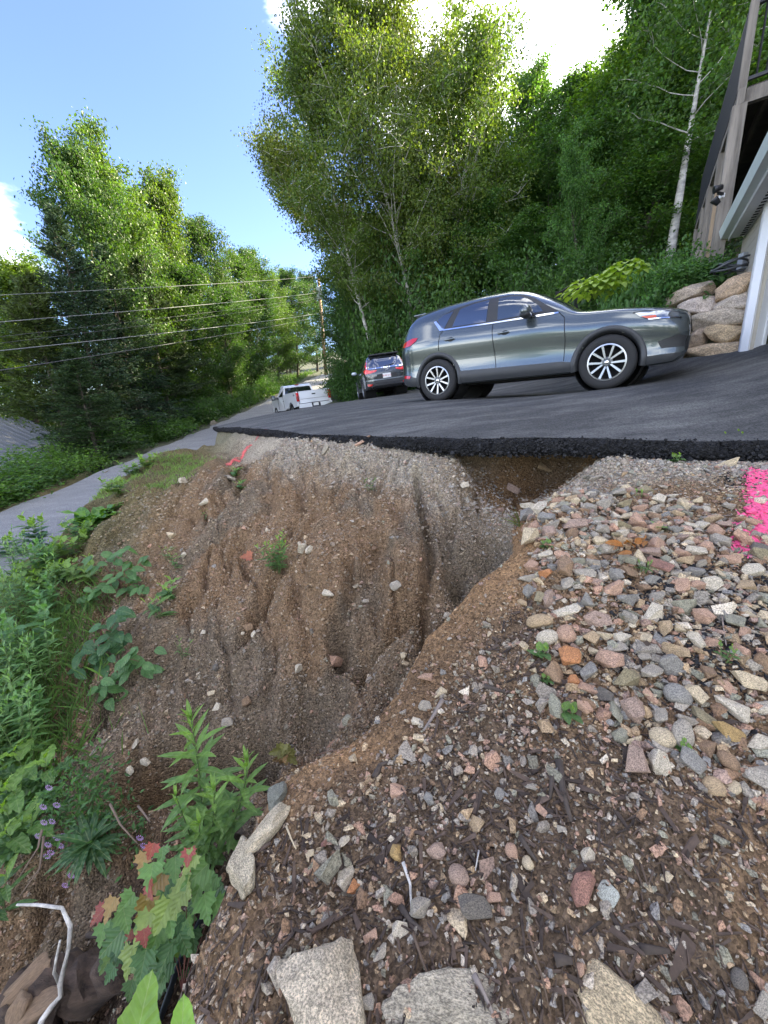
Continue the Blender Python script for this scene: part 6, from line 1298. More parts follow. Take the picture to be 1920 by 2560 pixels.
t9 = r9.random(6500); o9 = np.interp(t9, [0, .25, .6, .85, 1], [-.01, .035, .075, .09, .06]) + r9.normal(size=6500) * .012; XY = edge[ii] + nr[ii] * o9[:, None] + r9.normal(size=(6500, 2)) * .012; k9 = 1 + .45 * sst(-.3, 1.0, XY[:, 0])
pebbles('asphalt_grit', XY, np.exp(r9.normal(size=6500) * .4) * (.010 + .008 * sst(-.8, .8, XY[:, 0])), np.array([.013, .013, .014])[None] * r9.uniform(.5, 2.2, (6500, 1)), 116, zov=ze[ii] - t9 * .115 * k9 + r9.normal(size=6500) * .006, squash=(1, .85, .8))
# rough lip of the slab: stones of the mix standing proud
# pink survey paint, sprayed over ground and pebbles
PINK = mat('pink_paint', (.74, .09, .22), .75, var=.4, vscale=45)
REDP = mat('red_paint', (.55, .10, .09), .7, var=.3, vscale=60)
def paint(pl, wd, m_, label, n, seed, sz_, edge_=.5):
    r_ = np.random.default_rng(seed); pl = [tuple(p[:2]) for p in pl]; xs = [p[0] for p in pl]; ys_ = [p[1] for p in pl]
    gx, gy = np.meshgrid(np.arange(min(xs) - wd, max(xs) + wd, .007), np.arange(min(ys_) - wd, max(ys_) + wd, .007)); d, al = seg_dist(gx, gy, pl)
    ok = (.55 * vn(gx * 60, gy * 60, seed) + .45 * r_.random(gx.shape)) < 1.02 - (d / wd) * 1.25 * edge_ * 2 - .5 * np.clip(fbm(gx * 7, gy * 7, 3, seed), -.2, .5)
    Vx = np.stack([gx, gy, zg(gx, gy) + .004 + .006 * vn(gx * 45, gy * 45, 3)], -1).reshape(-1, 3); idx = np.arange(gx.size).reshape(gx.shape); f = np.stack([idx[:-1, :-1], idx[:-1, 1:], idx[1:, 1:], idx[1:, :-1]], -1)[ok[:-1, :-1]]
    root = thing('paint_line', label, 'paint mark', (0, 0, 0))
    link('paint_film', np_mesh('paint_film', Vx, f.reshape(-1, 4), smooth=True), m_, root)
    def dn_(x, y): return (seg_dist(x, y, pl)[0] < wd * .45) * 1.0
    XY = sample(n, min(xs) - wd, max(xs) + wd, min(ys_) - wd, max(ys_) + wd, dn_, seed + 1); o = pebbles('painted_pebbles', XY, np.exp(r_.normal(size=len(XY)) * .4) * sz_, np.ones((len(XY), 3)), seed + 2, mtl=m_); o.parent = root
paint(PAINT_R, .17, PINK, 'bright pink spray-paint line over the gravel at the right frame edge', 800, 111, .022)
paint(PAINT_L, .15, REDP, 'faded red paint line across the gravel below the driveway slab', 260, 121, .018, .9)
# mulch
def mulch_d(x, y):
    g = gully_side(x, y); return clear(x, y) * ((g < -.34) | ((g > .1) & (g < .3)) | ((g < .25) & (y < 1.0))) * sst(2.4, 1.5, y) * (.25 + 1.2 * np.clip(fbm(x * 3.2, y * 3.2, 3, 131) + .25, 0, 1)) * near_d(x, y) * np.where(in_poly(x, y, HEAP), .12, 1)
XY = sample(5200, -1.6, 2.2, .15, 2.4, mulch_d, 132); n = len(XY); r_ = np.random.default_rng(133); b0 = np.array([[sx, sy, sz2] for sz2 in (-.5, .5) for sy in (-.5, .5) for sx in (-.5, .5)]); bf = np.array([(0, 2, 3, 1), (4, 5, 7, 6), (0, 1, 5, 4), (2, 6, 7, 3), (0, 4, 6, 2), (1, 3, 7, 5)])
ln = np.exp(r_.normal(size=n) * .55) * .024; V = b0[None] * np.stack([ln, ln * r_.uniform(.08, .26, n), np.full(n, .004)], -1)[:, None]; V = V * (1 + r_.uniform(-.3, .3, (n, 8, 3))) * np.where((b0[:, 0] > 0)[None, :, None], np.array([1, .45, 1])[None, None], 1); a = r_.uniform(0, 6.28, n); tl = r_.normal(size=(n, 2)) * .25
ca, sa = np.cos(a), np.sin(a); X_ = V[:, :, 0] * ca[:, None] - V[:, :, 1] * sa[:, None]; Y_ = V[:, :, 0] * sa[:, None] + V[:, :, 1] * ca[:, None]
gx_ = (zg(XY[:, 0] + .04, XY[:, 1]) - zg(XY[:, 0] - .04, XY[:, 1])) / .08; gy_ = (zg(XY[:, 0], XY[:, 1] + .04) - zg(XY[:, 0], XY[:, 1] - .04)) / .08
Z_ = V[:, :, 2] + X_ * (gx_ + tl[:, 0])[:, None] + Y_ * (gy_ + tl[:, 1])[:, None] + (zg(XY[:, 0], XY[:, 1]) + .007)[:, None]
V = np.stack([X_ + XY[:, :1], Y_ + XY[:, 1:], Z_], -1).reshape(-1, 3); cc = np.repeat(np.array([.045, .030, .021])[None] * r_.uniform(.5, 2.0, (n, 1)), 8, 0)
o = link('bark_mulch', np_mesh('bark_mulch', V, (bf[None] + (np.arange(n) * 8)[:, None, None]).reshape(-1, 4), cols=cc), mat('mulch', (0, 0, 0), .9, vcol=1, var=.4, vscale=60)); o['kind'] = 'stuff'

# ------------------------------------------------------------------ bigger rocks set in the bank
GB = 'boulders half buried in the bank'
def boulder(x, y, w_, h_, col, label, sink=.35, sd_=0, dp=None, ang=0, box=.35):
    P = hit(x, y); a, b = px_per_m(P); return stone(P, w_ / a, h_ / b, col, label, mesh=rock_mesh('boulder', 800 + sd_, 4, box, .42, 9, (.6, .95)), sink=sink, mtl=ROCKM, name='boulder', cat='boulder', group=GB, jit=.08, dp=dp, ang=ang)
boulder(800, 2480, 250, 340, (.62, .56, .46), 'pointed pale grey boulder half buried at the bottom edge, left of the grey one', .42, 1, ang=-.3)
boulder(1095, 2530, 390, 250, (.52, .49, .42), 'broad grey boulder half buried at the bottom edge', .55, 2, .4)
boulder(1515, 2515, 380, 210, (.58, .49, .34), 'cream-tan boulder half buried at the bottom edge, right of the grey one', .6, 3, .4)
boulder(612, 2170, 100, 200, (.68, .62, .49), 'white bare ledge rock sticking out of the lower bank edge', .25, 4)
boulder(680, 2075, 170, 80, (.64, .58, .46), 'low cream rock ridge between the grey slab and the white ledge rock', .3, 5)
boulder(590, 2095, 42, 42, (.13, .12, .12), 'small dark cap stone on top of the white ledge rock', .1, 6)
boulder(700, 1990, 66, 120, (.24, .27, .25), 'grey-green upright slab on the bank edge beside the tall green plant', .15, 7, .5, box=.7)
boulder(880, 2225, 70, 60, (.30, .28, .24), 'grey rock nearly buried in mulch above the pointed boulder', .5, 8)

# ------------------------------------------------------------------ sticks, roots, log, edging, litter
BARKD = mat('dark_bark_wood', (.060, .045, .034), .9, var=.4, vscale=20, stretch=(1, 1, .2)); PALEW = mat('bleached_wood', (.46, .43, .38), .85, var=.6, vscale=22, bump=.6, bscale=40); STRAW = mat('dry_straw', (.42, .34, .22), .8, var=.2); ROTW = mat('rotten_wood', (.075, .05, .034), .95, var=.9, vscale=14, bump=1.0, bscale=30, stretch=(.5, 1.5, 1.5))
def stick(name, px_, rad, m_, label, cat, lift=.012, group=None, depth=None, n=6):
    P = []
    for q in px_:
        h_ = hit(*q[:2]) if depth is None else Vector(pt(q[0], q[1], depth if len(q) < 3 else q[2])); P.append(h_ + Vector((0, 0, lift if len(q) < 3 or depth is not None else q[2])))
    Q = [P[0]]
    for a, b in zip(P[:-1], P[1:]): Q += [a.lerp(b, .5) + Vector([random.uniform(-.1, .1) * rad for _ in range(3)]), b]
    rr = np.linspace(rad, rad * .45, len(Q)); return tag(MB().tube(Q, list(rr), n).build(name, m_, smooth=True), label, cat, group)
stick('twig', [(*Z8(1335, 905), .03), (*Z8(1350, 1000), .02), (*Z8(1385, 1215), .01)], .006, mat('grey_twig', (.26, .21, .17), .8), 'grey-brown twig stuck upright by the pale green-grey stone', 'twig')
stick('twig', [Z8(860, 665), Z8(1030, 662), Z8(1210, 668)], .004, STRAW, 'long pale twig lying above the maroon stone', 'twig')
stick('twig', [Z8(1030, 770), Z8(1320, 766)], .002, STRAW, 'thin straw right of the maroon stone', 'straw')
stick('twig', [Z8(400, 600), Z8(450, 640), Z8(510, 700)], .0035, STRAW, 'pale straw crossing the green-grey cube', 'straw')
stick('twig', [Z8(575, 720), Z8(590, 880)], .003, STRAW, 'pale straw upright among the middle stones', 'straw')
stick('twig', [Z8(1230, 390), Z8(1420, 370)], .005, mat('grey_twig', (.26, .21, .17), .8), 'grey twig lying left of the pink paint', 'twig')
stick('twig', [ZB(308, 388), ZB(335, 470), ZB(340, 585)], .006, PALEW, 'whitish bent twig on the lower bank beside the grey speckled stone', 'twig')
stick('twig', [ZB(588, 345), ZB(575, 420)], .003, PALEW, 'short white twig above the dark broken stone', 'twig')
stick('twig', [ZB(770, 650), ZB(815, 790), ZB(855, 960)], .004, mat('brown_stem', (.10, .065, .04), .8), 'long thin brown stem running down between the two buried boulders', 'twig')
stick('twig', [ZB(345, 650), ZB(375, 740), ZB(430, 890)], .005, mat('brown_stem', (.10, .065, .04), .8), 'brown stem bending over the grey buried boulder', 'twig')
stick('twig', [ZC(360, 855), ZC(390, 930), ZC(418, 990)], .004, STRAW, 'pale straw below the low cream rock ridge', 'straw')
stick('twig', [ZC(525, 445), ZC(600, 420), ZC(690, 412)], .004, mat('reddish_stem', (.22, .12, .08), .8), 'reddish stem lying in the gully under the tan bank', 'twig')
GBK = 'bark strips in the mulch'
for q, r_, lb in [([ZB(885, 10), ZB(900, 120), ZB(930, 235)], .016, 'longest dark bark strip pointing down the bank'), ([ZB(865, 50), ZB(850, 150)], .012, 'dark bark strip left of the longest one'), ([ZB(740, 290), ZB(775, 345), ZB(805, 385)], .012, 'dark split stick right of the pale pink stone'), ([ZB(300, 550), ZB(335, 600), ZB(380, 640)], .012, 'brown split stick by the pale stone'), ([ZB(570, 800), ZB(610, 880), ZB(640, 945)], .010, 'dark stick lying right of the grey buried boulder'), ([ZB(870, 745), ZB(935, 750)], .018, 'short brown chip above the cream buried boulder'), ([ZB(1180, 705), ZB(1290, 715)], .014, 'brown bark piece right of the cream buried boulder'), ([ZC(1500, 45), ZC(1620, 80)], .014, 'dark bark piece at the heap foot'), ([ZC(1260, 120), ZC(1210, 210), ZC(1150, 300)], .011, 'grey weathered stick across the upper bank'), ([ZC(870, 570), ZC(900, 500), ZC(960, 470)], .014, 'black bark curl on the upper bank')]:
    stick('bark_strip', q, r_, BARKD if 'grey' not in lb else mat('grey_stick', (.22, .18, .15), .85), lb, 'bark', .008, GBK, n=4)
# bleached root and rotten log in the bottom left corner
rt = thing('driftwood_root', 'bleached white forked root sticking up in the bottom left corner', 'root', (0, 0, 0))
MB().tube([Vector(pt(*q)) for q in [(42, 2262, 1.62), (95, 2262, 1.6), (155, 2270, 1.58), (176, 2315, 1.56), (172, 2370, 1.55), (160, 2420, 1.55), (150, 2460, 1.56), (152, 2490, 1.56), (130, 2515, 1.55), (105, 2550, 1.53), (90, 2600, 1.5)]], [.004, .006, .0065, .009, .0075, .008, .010, .009, .0105, .012, .013], 8).build('main_limb', PALEW, rt, smooth=True)
MB().tube([Vector(pt(*q)) for q in [(150, 2352, 1.50), (140, 2400, 1.52), (135, 2432, 1.54), (148, 2455, 1.56)]], [.004, .005, .006, .008], 7).build('side_limb', PALEW, rt, smooth=True)
lg = thing('rotten_log', 'rotten brown log with tan split end under the bleached root', 'log', (0, 0, 0))
la, lb_ = hit(50, 2560) + Vector((0, 0, .05)), hit(330, 2395) + Vector((0, 0, .03)); LP = [la.lerp(lb_, t) + Vector((0, 0, .03 * math.sin(t * 7))) for t in np.linspace(0, 1, 14)]
lm = MB().tube(LP, [.13 - .05 * t + .018 * math.sin(t * 23) for t in np.linspace(0, 1, 14)], 14).mesh('log_body', True)
for v in lm.vertices: v.co += Vector([(vn(v.co.x * 14 + i * 9, v.co.y * 14 + v.co.z * 9, 7 + i) - .5) * .07 + (vn(v.co.x * 40 + i * 5, v.co.y * 40 + v.co.z * 30, 9 + i) - .5) * .04 for i in range(3)])
link('log_body', lm, ROTW, lg)
TANW = mat('tan_split_wood', (.22, .145, .085), .9, var=.5, vscale=8, bump=.6, stretch=(.4, 1, 1))
for i, (p0, p1) in enumerate([((20, 2490, 1.62), (118, 2400, 1.68)), ((60, 2545, 1.56), (150, 2480, 1.6)), ((30, 2560, 1.55), (70, 2470, 1.6))]):
    a_, b_ = Vector(pt(*p0)), Vector(pt(*p1)); k_ = rock_mesh('split_slab', 870 + i, 3, .7, .35, 5); so = link('split_slab', k_, TANW, lg); so.matrix_local = Matrix.Translation((a_ + b_) / 2) @ (b_ - a_).to_track_quat('X', 'Z').to_matrix().to_4x4() @ Matrix.Diagonal(((b_ - a_).length * .62, .045, .022, 1))
for i, q in enumerate([[(105, 2075), (95, 2120), (50, 2190)], [(110, 2090), (100, 2170), (50, 2240)], [(275, 2010), (300, 2060), (345, 2110)], [(345, 2015), (365, 2040), (375, 2055)], [(205, 2335), (260, 2340), (300, 2330)]]):
    stick('root', [(*a, 1.9 - .05 * j) for j, a in enumerate(q)], .006 if i < 4 else .016, mat('root_bark', (.14, .10, .07), .9) if i < 4 else BARKD, ['thin root hanging down the bank at the left edge', 'second thin root below the first at the left edge', 'thin root under the purple asters', 'short root curl in the dark hollow', 'dark root above the rotten log'][i], 'root', 0, 'roots exposed in the gully', depth=1.9)
ed = MB(); ep = [hit(*q) for q in [(560, 2245), (540, 2275), (510, 2315), (480, 2375), (455, 2430), (440, 2480), (420, 2540), (400, 2600)]]; ep = [p + Vector((-.012, -.0, .012)) for p in ep]
ev = [];
for i, p in enumerate(ep):
    for dx, dz in ((0, .028), (-.008, .028), (-.012, -.09), (-.004, -.09)): ev.append(p + Vector((dx, 0, dz)))
ed.add(ev, [(4 * i + k, 4 * i + (k + 1) % 4, 4 * i + 4 + (k + 1) % 4, 4 * i + 4 + k) for i in range(len(ep) - 1) for k in range(4)])
tag(ed.build('lawn_edging', mat('black_edging_plastic', (.02, .025, .03), .4), smooth=True), 'black plastic lawn edging strip exposed along the lower left bank', 'edging')

# ------------------------------------------------------------------ plants
def leaf_mat(name, rough=.42, trans=.36):
    m = mat(name, (.1, .2, .05), rough, objcol=True, trans=trans, spec=.4, var=.25, vscale=3.5)
    n, l = m.node_tree.nodes, m.node_tree.links; b = n['Principled BSDF']; tcn = n.new('ShaderNodeTexCoord'); sx = n.new('ShaderNodeSeparateXYZ'); l.new(tcn.outputs['Object'], sx.inputs[0])
    def M_(op, a, c):
        q = n.new('ShaderNodeMath'); q.operation = op
        for i, v in enumerate((a, c)):
            if isinstance(v, (int, float)): q.inputs[i].default_value = v
            elif v is not None: l.new(v, q.inputs[i])
        return q.outputs[0]
    ay = M_('ABSOLUTE', sx.outputs['Y'], None); t_ = M_('SUBTRACT', sx.outputs['X'], M_('MULTIPLY', ay, .9))
    side = M_('GREATER_THAN', M_('SINE', M_('MULTIPLY', t_, 34), None), .93); mid = M_('LESS_THAN', ay, .010); vein = M_('MAXIMUM', M_('MULTIPLY', side, .16), M_('MULTIPLY', mid, .45))
    src = b.inputs['Base Color'].links[0].from_socket; q = n.new('ShaderNodeMixRGB'); q.inputs['Color2'].default_value = (.34, .40, .16, 1); l.new(vein, q.inputs['Fac']); l.new(src, q.inputs['Color1']); l.new(q.outputs[0], b.inputs['Base Color'])
    bp = n.new('ShaderNodeBump'); bp.inputs['Strength'].default_value = .25; bp.inputs['Distance'].default_value = .01; l.new(M_('SINE', M_('MULTIPLY', t_, 34), None), bp.inputs['Height']); l.new(bp.outputs[0], b.inputs['Normal'])
    return m
LEAFB = leaf_mat('broad_leaf'); STEM = mat('green_stem', (.10, .15, .045), .6, var=.15); STEMB = mat('red_stem', (.18, .07, .05), .6)
def leaf_mesh(name, outline, fold=.25, droop=.25, rib=0, nx=8, wave=0, seed=0):
    """blade along +X, one unit long; outline(t) is the half width"""
    r_ = np.random.default_rng(seed); v = []; ny = 4
    for i in range(nx + 1):
        t = i / nx; w_ = outline(t)
        for j in range(-ny // 2, ny // 2 + 1):
            s = j / (ny // 2); y = s * w_; z = abs(y) * fold - droop * t * t + wave * math.sin(t * 19 + s * 2) * abs(s) * w_ + rib * math.cos(s * 9) * .01
            v.append((t - (.04 * abs(s) if w_ else 0), y, z))
    k = ny + 1; f = [(i * k + j, (i + 1) * k + j, (i + 1) * k + j + 1, i * k + j + 1) for i in range(nx) for j in range(ny)]
    me = bpy.data.meshes.new(name); me.from_pydata(v, [], f); me.update(); me.polygons.foreach_set('use_smooth', [True] * len(f)); return me
lance = leaf_mesh('lance', lambda t: .105 * math.sin(math.pi * min(1, t * .97 + .02)) ** .8, .35, .22)
ovate = leaf_mesh('ovate', lambda t: .30 * math.sin(math.pi * t ** .8) ** .75 * (1 + .10 * math.sin(t * 48)), .22, .22, nx=14)
broad = leaf_mesh('broad', lambda t: .24 * math.sin(math.pi * t ** .9) ** .7 * (1 + .05 * math.sin(t * 30)), .3, .38, nx=12, wave=.3)
hosta = leaf_mesh('hosta', lambda t: .36 * math.sin(math.pi * t ** .75) ** .7, .35, .42, rib=.8, nx=10)
def lobed(name, R0=.5):
    pts = [(0, 0), (.06, .12), (-.02, .30), (.16, .26), (.20, .46), (.36, .34), (.46, .40), (.50, .24), (.66, .20), (.72, .10), (1.0, 0)]
    pts = [(.0, 0), (.05, .14), (-.06, .36), (.10, .33), (.16, .52), (.28, .40), (.44, .50), (.46, .33), (.52, .20), (.68, .26), (.72, .14), (.86, .13), (1.0, 0)]
    v = []; f = []
    for s in (1, -1):
        b = len(v); v.append((.18, 0, 0)); L_ = []
        for x, y in pts: v.append((x, s * y, .22 * abs(y) - .18 * (x - .1) ** 2)); L_.append(len(v) - 1)
        v.append((.55, 0, -.04)); mid = len(v) - 1
        for i in range(len(pts) - 1):
            c = b if pts[i][0] < .45 and i < 7 else mid
            f.append((c, L_[i], L_[i + 1]) if s > 0 else (c, L_[i + 1], L_[i]))
        f.append((b, L_[7], mid) if s > 0 else (b, mid, L_[7]))
    me = bpy.data.meshes.new(name); me.from_pydata(v, [], f); me.update(); return me
maple = lobed('maple')
def put_leaf(root, me, p, d, size, col, up=(0, 0, 1), roll=0.0, wsc=1.0, name='leaf'):
    d = Vector(d).normalized(); u = Vector(up); y = u.cross(d)
    if y.length < .05: y = Vector((1, 0, 0)).cross(d)
    y.normalize(); z = d.cross(y)
    if roll: q = Matrix.Rotation(roll, 3, d); y = q @ y; z = q @ z
    o = link(name, me, LEAFB, root); o.matrix_local = Matrix.Translation(p) @ Matrix((d, y, z)).transposed().to_4x4() @ Matrix.Diagonal((size, size * wsc, size, 1)); k = random.uniform(.8, 1.2); o.color = (*[c * k for c in col], 1); return o
def stem_tube(root, pts, r_, m_=STEM, name='stem'): return MB().tube(pts, list(np.linspace(r_, r_ * .35, len(pts))), 6).build(name, m_, root, smooth=True)
def curve(a, b, bend=(0, 0, 0), n=8): a, b, c = Vector(a), Vector(b), Vector(bend); return [a.lerp(b, t) + c * (4 * t * (1 - t)) for t in np.linspace(0, 1, n)]
def along(P, t): k = t * (len(P) - 1); i = min(len(P) - 2, int(k)); return P[i].lerp(P[i + 1], k - i)
def stalk(root, P, n, size, me, col, top=(.16, .26, .05), t0=.1, el=.35, wsc=1, tipn=0, m_=STEM, r_=.006):
    stem_tube(root, P, r_, m_)
    for i in range(n):
        t = t0 + (1 - t0) * i / max(1, n - 1); a = i * 2.4 + random.uniform(-.3, .3); e = el + .9 * max(0, t - .72) / .28 + random.uniform(-.15, .15); s = size * (1.0 if t < .75 else 1.0 - .55 * (t - .75) / .25) * random.uniform(.8, 1.15) * (.75 + .25 * min(1, t / .3))
        c = [col[k] * (1 - max(0, t - .6) / .4) + top[k] * max(0, t - .6) / .4 for k in range(3)]
        put_leaf(root, me, along(P, t), (math.cos(a) * math.cos(e), math.sin(a) * math.cos(e), math.sin(e)), s, c, wsc=wsc)
    for i in range(tipn):
        a = i * 2.1; put_leaf(root, me, P[-1], (math.cos(a) * .4, math.sin(a) * .4, 1), size * .5, top, wsc=wsc)
GR_ = (.12, .22, .06); GD_ = (.045, .105, .035); GY_ = (.15, .24, .045); LIME = (.20, .33, .05)
# tall lance-leaved plant in the gully
gp_ = hit(500, 2160); dpt = gp_.dot(Vector(cF))
ptp = thing('goldenrod_plant', 'tallest bright green lance-leaved plant standing in the gully', 'plant', gp_)
def loc(x, y, d): return Vector(pt(x, y, d)) - gp_
stalk(ptp, curve((0, 0, -.1), loc(478, 1800, 1.78), (.02, 0, 0), 10), 52, .19, lance, GR_, (.17, .30, .05), .12, .30, tipn=7)
stalk(ptp, curve((.03, 0, -.05), loc(618, 1905, 1.72), (.05, 0, .02)), 34, .15, lance, GR_, (.17, .30, .05), .2, .35, tipn=4)
stalk(ptp, curve((.02, -.03, -.05), loc(535, 1975, 1.65), (.02, 0, .02)), 30, .14, lance, GR_, (.17, .30, .05), .25, .35, tipn=4)
stalk(ptp, curve((-.01, -.02, -.05), loc(500, 2060, 1.6), (0, 0, .02)), 14, .13, lance, GR_, (.17, .30, .05), .3, .4, tipn=4)
stalk(ptp, curve((0, 0, -.05), loc(440, 1990, 1.7), (0, 0, .02)), 12, .10, lance, GR_, (.17, .30, .05), .3, .4, tipn=3)
# maple seedlings with red young leaves
mp_ = hit(455, 2480); mt = thing('maple_seedling', 'maple seedlings with red young leaves beside the black edging strip', 'plant', mp_)
def ml(x, y, d): return Vector(pt(x, y, d)) - mp_
for x, y in ((470, 2180), (400, 2250), (290, 2290), (520, 2260), (420, 2120), (350, 2350)): stem_tube(mt, curve((0, 0, 0), ml(x, y, 1.45), (.02, .05, .02)), .0022, STEMB)
for x, y, s, c in [(800,540,.07,'r'),(760,585,.09,'b'),(845,560,.08,'g'),(795,640,.11,'g'),(910,610,.11,'g'),(985,565,.07,'r'),(1020,590,.09,'y'),(985,665,.08,'r'),(950,700,.10,'y'),(1080,650,.13,'g'),(850,690,.11,'b'),(775,735,.08,'r'),(960,770,.11,'y'),(1060,700,.11,'g'),(1130,705,.11,'g'),(780,810,.13,'b'),(890,830,.13,'y'),(700,800,.10,'g'),(640,880,.10,'g'),(600,820,.09,'b'),(545,880,.09,'r'),(545,950,.09,'g'),(1060,800,.12,'g'),(1110,830,.10,'g'),(790,900,.12,'y'),(970,930,.09,'g'),(840,960,.14,'g'),(640,990,.13,'d'),(690,990,.07,'r'),(745,985,.07,'r'),(690,1070,.13,'y'),(760,1090,.11,'d'),(830,1020,.12,'d'),(900,1060,.12,'d'),(820,1140,.12,'d'),(890,1150,.12,'d'),(860,1220,.10,'d'),(930,1010,.11,'d'),(1000,990,.09,'d'),(760,1170,.10,'d'),(620,930,.08,'g'),(880,900,.10,'g')]:
    col = {'r': (.27, .06, .05), 'b': (.30, .19, .07), 'g': (.12, .23, .065), 'y': (.21, .28, .075), 'd': (.07, .15, .05)}[c]; px_, py_ = x * .482, 1860 + y * .482
    v = Vector((random.uniform(-.6, .6), -random.uniform(.3, .9), -random.uniform(.1, .6)))
    put_leaf(mt, maple, ml(px_, py_ - 14, random.uniform(1.38, 1.5)), v, s * .80, col, up=(random.uniform(-.3, .3), -.7, .8), roll=random.uniform(-.5, .5))
for i in range(46):
    x, y = random.gauss(425, 62), random.gauss(2340, 85); c = random.choice([(.07, .15, .05), (.10, .20, .06), (.055, .125, .045), (.14, .23, .065)])
    put_leaf(mt, maple, ml(x, y, random.uniform(1.48, 1.66)), (random.uniform(-.7, .7), -random.uniform(.2, .9), -random.uniform(0, .6)), random.uniform(.06, .11), c, up=(random.uniform(-.4, .4), -.6, .8), roll=random.uniform(-.6, .6))
# dark rosette below the asters
rp = hit(240, 2150); ro_ = thing('lance_leaf_rosette', 'drooping dark green lance-leaved tuft below the purple asters', 'plant', rp + Vector((0, 0, .08)))
for i in range(46):
    a = i * 2.4; e = .9 - i * .033 + random.uniform(-.1, .1); put_leaf(ro_, lance, (0, 0, .04), (math.cos(a) * math.cos(e), math.sin(a) * math.cos(e), math.sin(e)), random.uniform(.13, .19), (.05, .115, .045), wsc=.95)
# asters
fp_ = hit(205, 2060); fa = thing('aster_plant', 'bushy plant with small purple flowers on the lower left slope', 'plant', fp_)
def fl_(x, y, d): return Vector(pt(x, y, d)) - fp_
r_ = np.random.default_rng(222); Cc = []
for x, y in [(190, 1960), (230, 1985), (150, 2000), (120, 2030), (200, 2020), (250, 2010), (170, 2060), (230, 2060), (260, 2040), (330, 2080), (300, 2070), (140, 1970), (215, 1930), (235, 1955), (250, 2090), (200, 2095)]:
    b_ = fl_(x, y, 2.12); stem_tube(fa, curve(Vector((random.uniform(-.1, .1), 0, -.05)), b_, (0, 0, .05)), .003); Cc += [b_ + Vector((*(r_.normal(size=3) * .07),)) for _ in range(70)]
V, F_ = leaf_quads(r_, np.array([tuple(c) for c in Cc]), .036, ratio=.42); ob = link('foliage', np_mesh('aster_foliage', V, F_, fcols=np.array([.075, .155, .055])[None] * r_.uniform(.6, 1.35, (len(F_), 1))), LEAFM, fa); ob['kind'] = 'stuff'
VIO = mat('purple_petals', (.42, .25, .50), .6)
for x, y in [(235,400),(275,395),(205,470),(255,515),(300,480),(335,470),(250,575),(270,555),(350,570),(345,725),(320,520),(260,220),(230,320),(300,310),(730,480),(750,520),(375,675)]:
    c = fl_(x * .482, 1860 + y * .482, 2.0); m_ = MB(); n_ = 11
    for i in range(n_):
        a = 6.28 * i / n_; m_.add([c + Vector((.004 * math.cos(a), -.004, .004 * math.sin(a))), c + Vector((.017 * math.cos(a - .16), -.009, .017 * math.sin(a - .16))), c + Vector((.021 * math.cos(a), -.006, .021 * math.sin(a))), c + Vector((.017 * math.cos(a + .16), -.009, .017 * math.sin(a + .16)))], [(0, 1, 2, 3)])
    m_.build('flower', VIO, fa)
# raspberries on the slope
GRB = 'raspberry canes on the eroded slope'
for bx, by, pl, lb, n in [(300, 1470, [(255, 1400), (300, 1385), (345, 1400), (300, 1440), (245, 1470), (215, 1500), (330, 1450), (350, 1475)], 'raspberry cane with broad leaves highest on the left slope', 26), (262, 1610, [(285, 1540), (280, 1580), (245, 1620), (215, 1650), (290, 1610), (265, 1640)], 'dark raspberry cane hanging down the middle of the left slope', 20), (320, 1680, [(345, 1625), (330, 1660), (300, 1690), (280, 1715), (350, 1655)], 'lowest raspberry cane on the left slope', 15)]:
    P = hit(bx, by); d0 = P.dot(Vector(cF)); rb_ = thing('raspberry_cane', lb, 'plant', P, GRB)
    for i, (x, y) in enumerate(pl):
        q = Vector(pt(x, y, d0 - .12)) - P; stem_tube(rb_, curve((0, 0, 0), q, (0, -.05, .10), 6), .005, STEMB)
        for k in range(max(1, int(2.6 * n / len(pl)))):
            a = k * 2.2 + i; v = Vector((math.cos(a), math.sin(a) * .7 - .3, -.25 + random.uniform(-.2, .2))); put_leaf(rb_, ovate, q + Vector((random.uniform(-.10, .10), random.uniform(-.07, .05), random.uniform(-.07, .06))), v, random.uniform(.085, .135), (.085, .18, .06) if 'dark' not in lb else (.055, .13, .05), up=(0, -.5, .9))
# broad-leaved dock on the crest
P = hit(240, 1310); dc = thing('dock_plant', 'dock with big glossy bright green leaves on the left crest', 'plant', P)
for i in range(30):
    a = i * 2.4; e = random.uniform(.1, 1.0); put_leaf(dc, broad, (random.uniform(-.12, .12), random.uniform(-.12, .12), .03), (math.cos(a) * math.cos(e), math.sin(a) * math.cos(e), math.sin(e)), random.uniform(.26, .40), (.085, .19, .04) if i % 3 else (.13, .25, .045))
